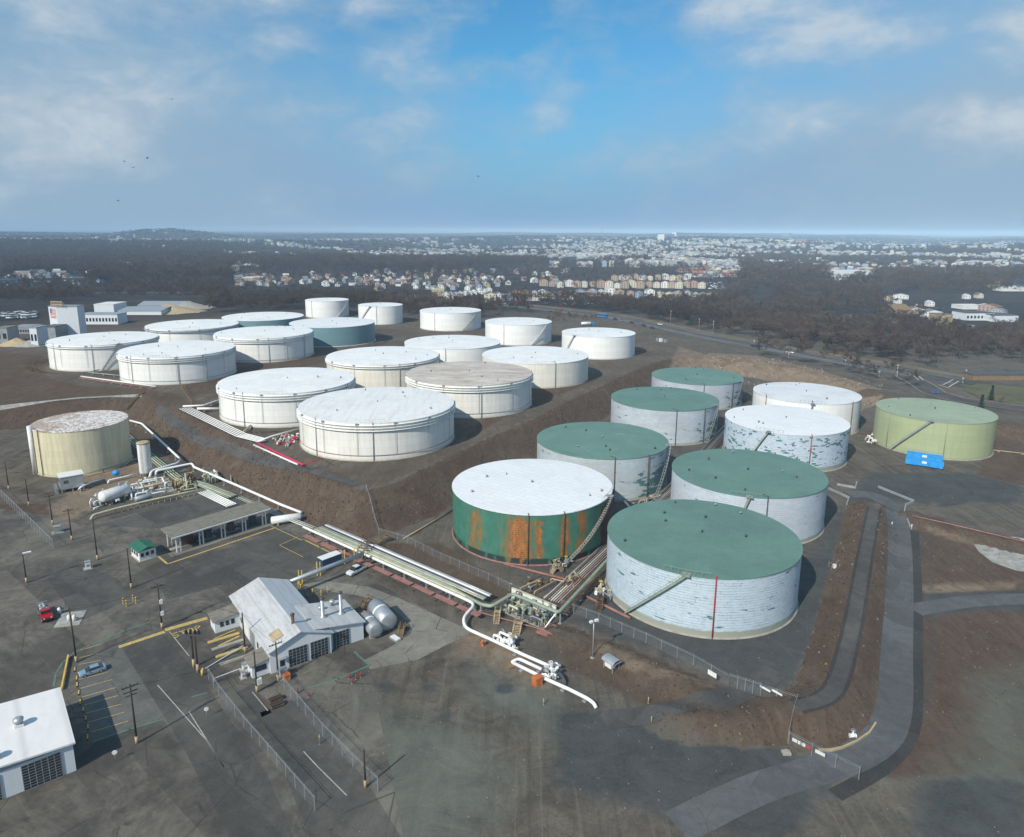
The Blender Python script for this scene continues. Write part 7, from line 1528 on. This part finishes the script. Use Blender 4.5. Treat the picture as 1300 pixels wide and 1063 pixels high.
# ---------------------------------------------------------------- world, sun, camera
SUN_EL, = (R_(38),); sd = Vector((-.58, -.81, 0)).normalized()   # towards the sun
sunvec = Vector((sd.x*math.cos(SUN_EL), sd.y*math.cos(SUN_EL), math.sin(SUN_EL)))
l = bpy.data.lights.new('sun', 'SUN'); l.energy = 4.8; l.angle = R_(.53); l.color = (1, .935, .83)
lo = bpy.data.objects.new('sun', l); put(lo); lo.rotation_euler = (-sunvec).to_track_quat('-Z', 'Y').to_euler()
w = bpy.data.worlds.new('World'); sc.world = w; w.use_nodes = True; nt = w.node_tree; bg = nt.nodes['Background']
sky = nt.nodes.new('ShaderNodeTexSky'); sky.sky_type = 'NISHITA'; sky.sun_disc = False; sky.sun_elevation = SUN_EL; sky.sun_rotation = math.atan2(sd.x, sd.y)
sky.air_density = 1.; sky.dust_density = 1.6; sky.ozone_density = 1.5; sky.altitude = 100
bg.inputs['Strength'].default_value = .1
class W(NT):
    def __init__(s): s.nt = nt
t = W(); dirv = t.n('ShaderNodeTexCoord').outputs['Generated']; s = t.sep(dirv)
zz = t.math('MAXIMUM', s[2], .03)
cx_ = t.math('DIVIDE', s[0], t.math('ADD', zz, .12)); cy_ = t.math('DIVIDE', s[1], t.math('ADD', zz, .12))
cb = t.n('ShaderNodeCombineXYZ'); t.set(cb.inputs[0], cx_); t.set(cb.inputs[1], cy_)
cv = cb.outputs[0]
az = t.math('ARCTAN2', s[0], s[1])
el = t.math('ARCSINE', s[2])
# thin overcast veil to the left and right, clear blue gap in the middle
gap = t.ramp(t.math('ABSOLUTE', t.math('SUBTRACT', az, .03)), .05, .5, 0, 1)
low = t.ramp(el, .0, .22, 1, 0)
cb2 = t.n('ShaderNodeCombineXYZ'); t.set(cb2.inputs[0], az); t.set(cb2.inputs[1], t.math('MULTIPLY', el, 1.9))
av = cb2.outputs[0]
nA = t.noise(t.map(av, (1,1,1), (SEEDX, SEEDY, 0), (0,0,R_(-14))), 5.5, 9, .6, .35); nB = t.noise(t.map(av, (1,1,1), (SEEDY, 0, 3)), 16., 7, .62, .3)
G_ = None
for (px, py, sx, sy, amp) in ((120,35,150,60,.9),(330,25,80,40,1.),(60,175,150,70,.75),(250,150,200,60,.45),(380,85,45,25,.9),(545,108,70,32,.85),(470,50,25,22,.6),(930,45,95,42,.95),(1010,85,110,34,.85),(1210,180,110,26,.95),(1010,165,80,28,.7),(1270,90,70,40,.9),(1190,30,120,40,.55),(780,205,110,25,.35),(690,160,45,20,.4)):
    ga, ge = math.atan((px-650)/902), (296-py)/902*.97
    q = t.math('ADD', t.math('POWER', t.math('ABSOLUTE', t.math('DIVIDE', t.math('SUBTRACT', az, ga), sx/902)), 2.), t.math('POWER', t.math('ABSOLUTE', t.math('DIVIDE', t.math('SUBTRACT', el, ge), sy/902)), 2.))
    g = t.math('MULTIPLY', t.math('EXPONENT', t.math('MULTIPLY', q, -1.)), amp); G_ = g if G_ is None else t.math('MAXIMUM', G_, g)
cov = t.math('ADD', t.math('ADD', t.math('MULTIPLY', nA, .75), t.math('MULTIPLY', nB, .35)), t.math('MULTIPLY', G_, .30))
thick = t.ramp(cov, .54, .84, 0, .8)
veil = t.math('MINIMUM', t.math('ADD', t.math('MULTIPLY', low, .95), t.math('MULTIPLY', gap, .6)), .96)
skyc = t.mix(1., sky.outputs[0], (.46, 1.1, 1.36), 'MULTIPLY')
cloudc = t.mix(t.ramp(cov, .62, .9), (3.6, 4.8, 6.0), (6.0, 6.7, 7.3))
c1 = t.mix(veil, skyc, t.mix(gap, (2.3, 4.0, 6.4), (3.0, 4.4, 5.9))); c2 = t.mix(thick, c1, cloudc)
nt.links.new(c2, bg.inputs[0])
# the air between the camera and the far land
b = MB(); b.box((0, 14000, -40), (60000, 34000, 172)); hz = b.build('haze', []); hz['kind'] = 'stuff'
hm = bpy.data.materials.new('haze_air'); hm.use_nodes = True; hn = hm.node_tree; hn.nodes.remove(hn.nodes['Principled BSDF'])
pv = hn.nodes.new('ShaderNodeVolumePrincipled'); pv.inputs['Color'].default_value = (.56, .78, 1, 1); pv.inputs['Density'].default_value = HAZE; pv.inputs['Anisotropy'].default_value = -.3
hn.links.new(pv.outputs[0], hn.nodes['Material Output'].inputs['Volume']); hz.data.materials.append(hm)
cam = bpy.data.cameras.new('camera'); co = bpy.data.objects.new('camera', cam); put(co)
cam.sensor_fit = 'HORIZONTAL'; cam.sensor_width = 36; cam.lens = FPX/1300*36; cam.shift_y = -(531.5-CY)/1300; cam.clip_start = .5; cam.clip_end = 90000
co.matrix_world = Matrix.Translation((0, 0, CAMH)) @ CAMROT.to_4x4(); sc.camera = co
sc.view_settings.view_transform = 'Standard'; sc.view_settings.look = 'None'; sc.view_settings.exposure = EXPO; sc.view_settings.gamma = 1
sc.render.engine = 'CYCLES'; sc.cycles.max_bounces = 4; sc.cycles.diffuse_bounces = 2; sc.cycles.glossy_bounces = 2; sc.cycles.volume_bounces = 0; sc.cycles.transparent_max_bounces = 8
sc.cycles.use_denoising = True
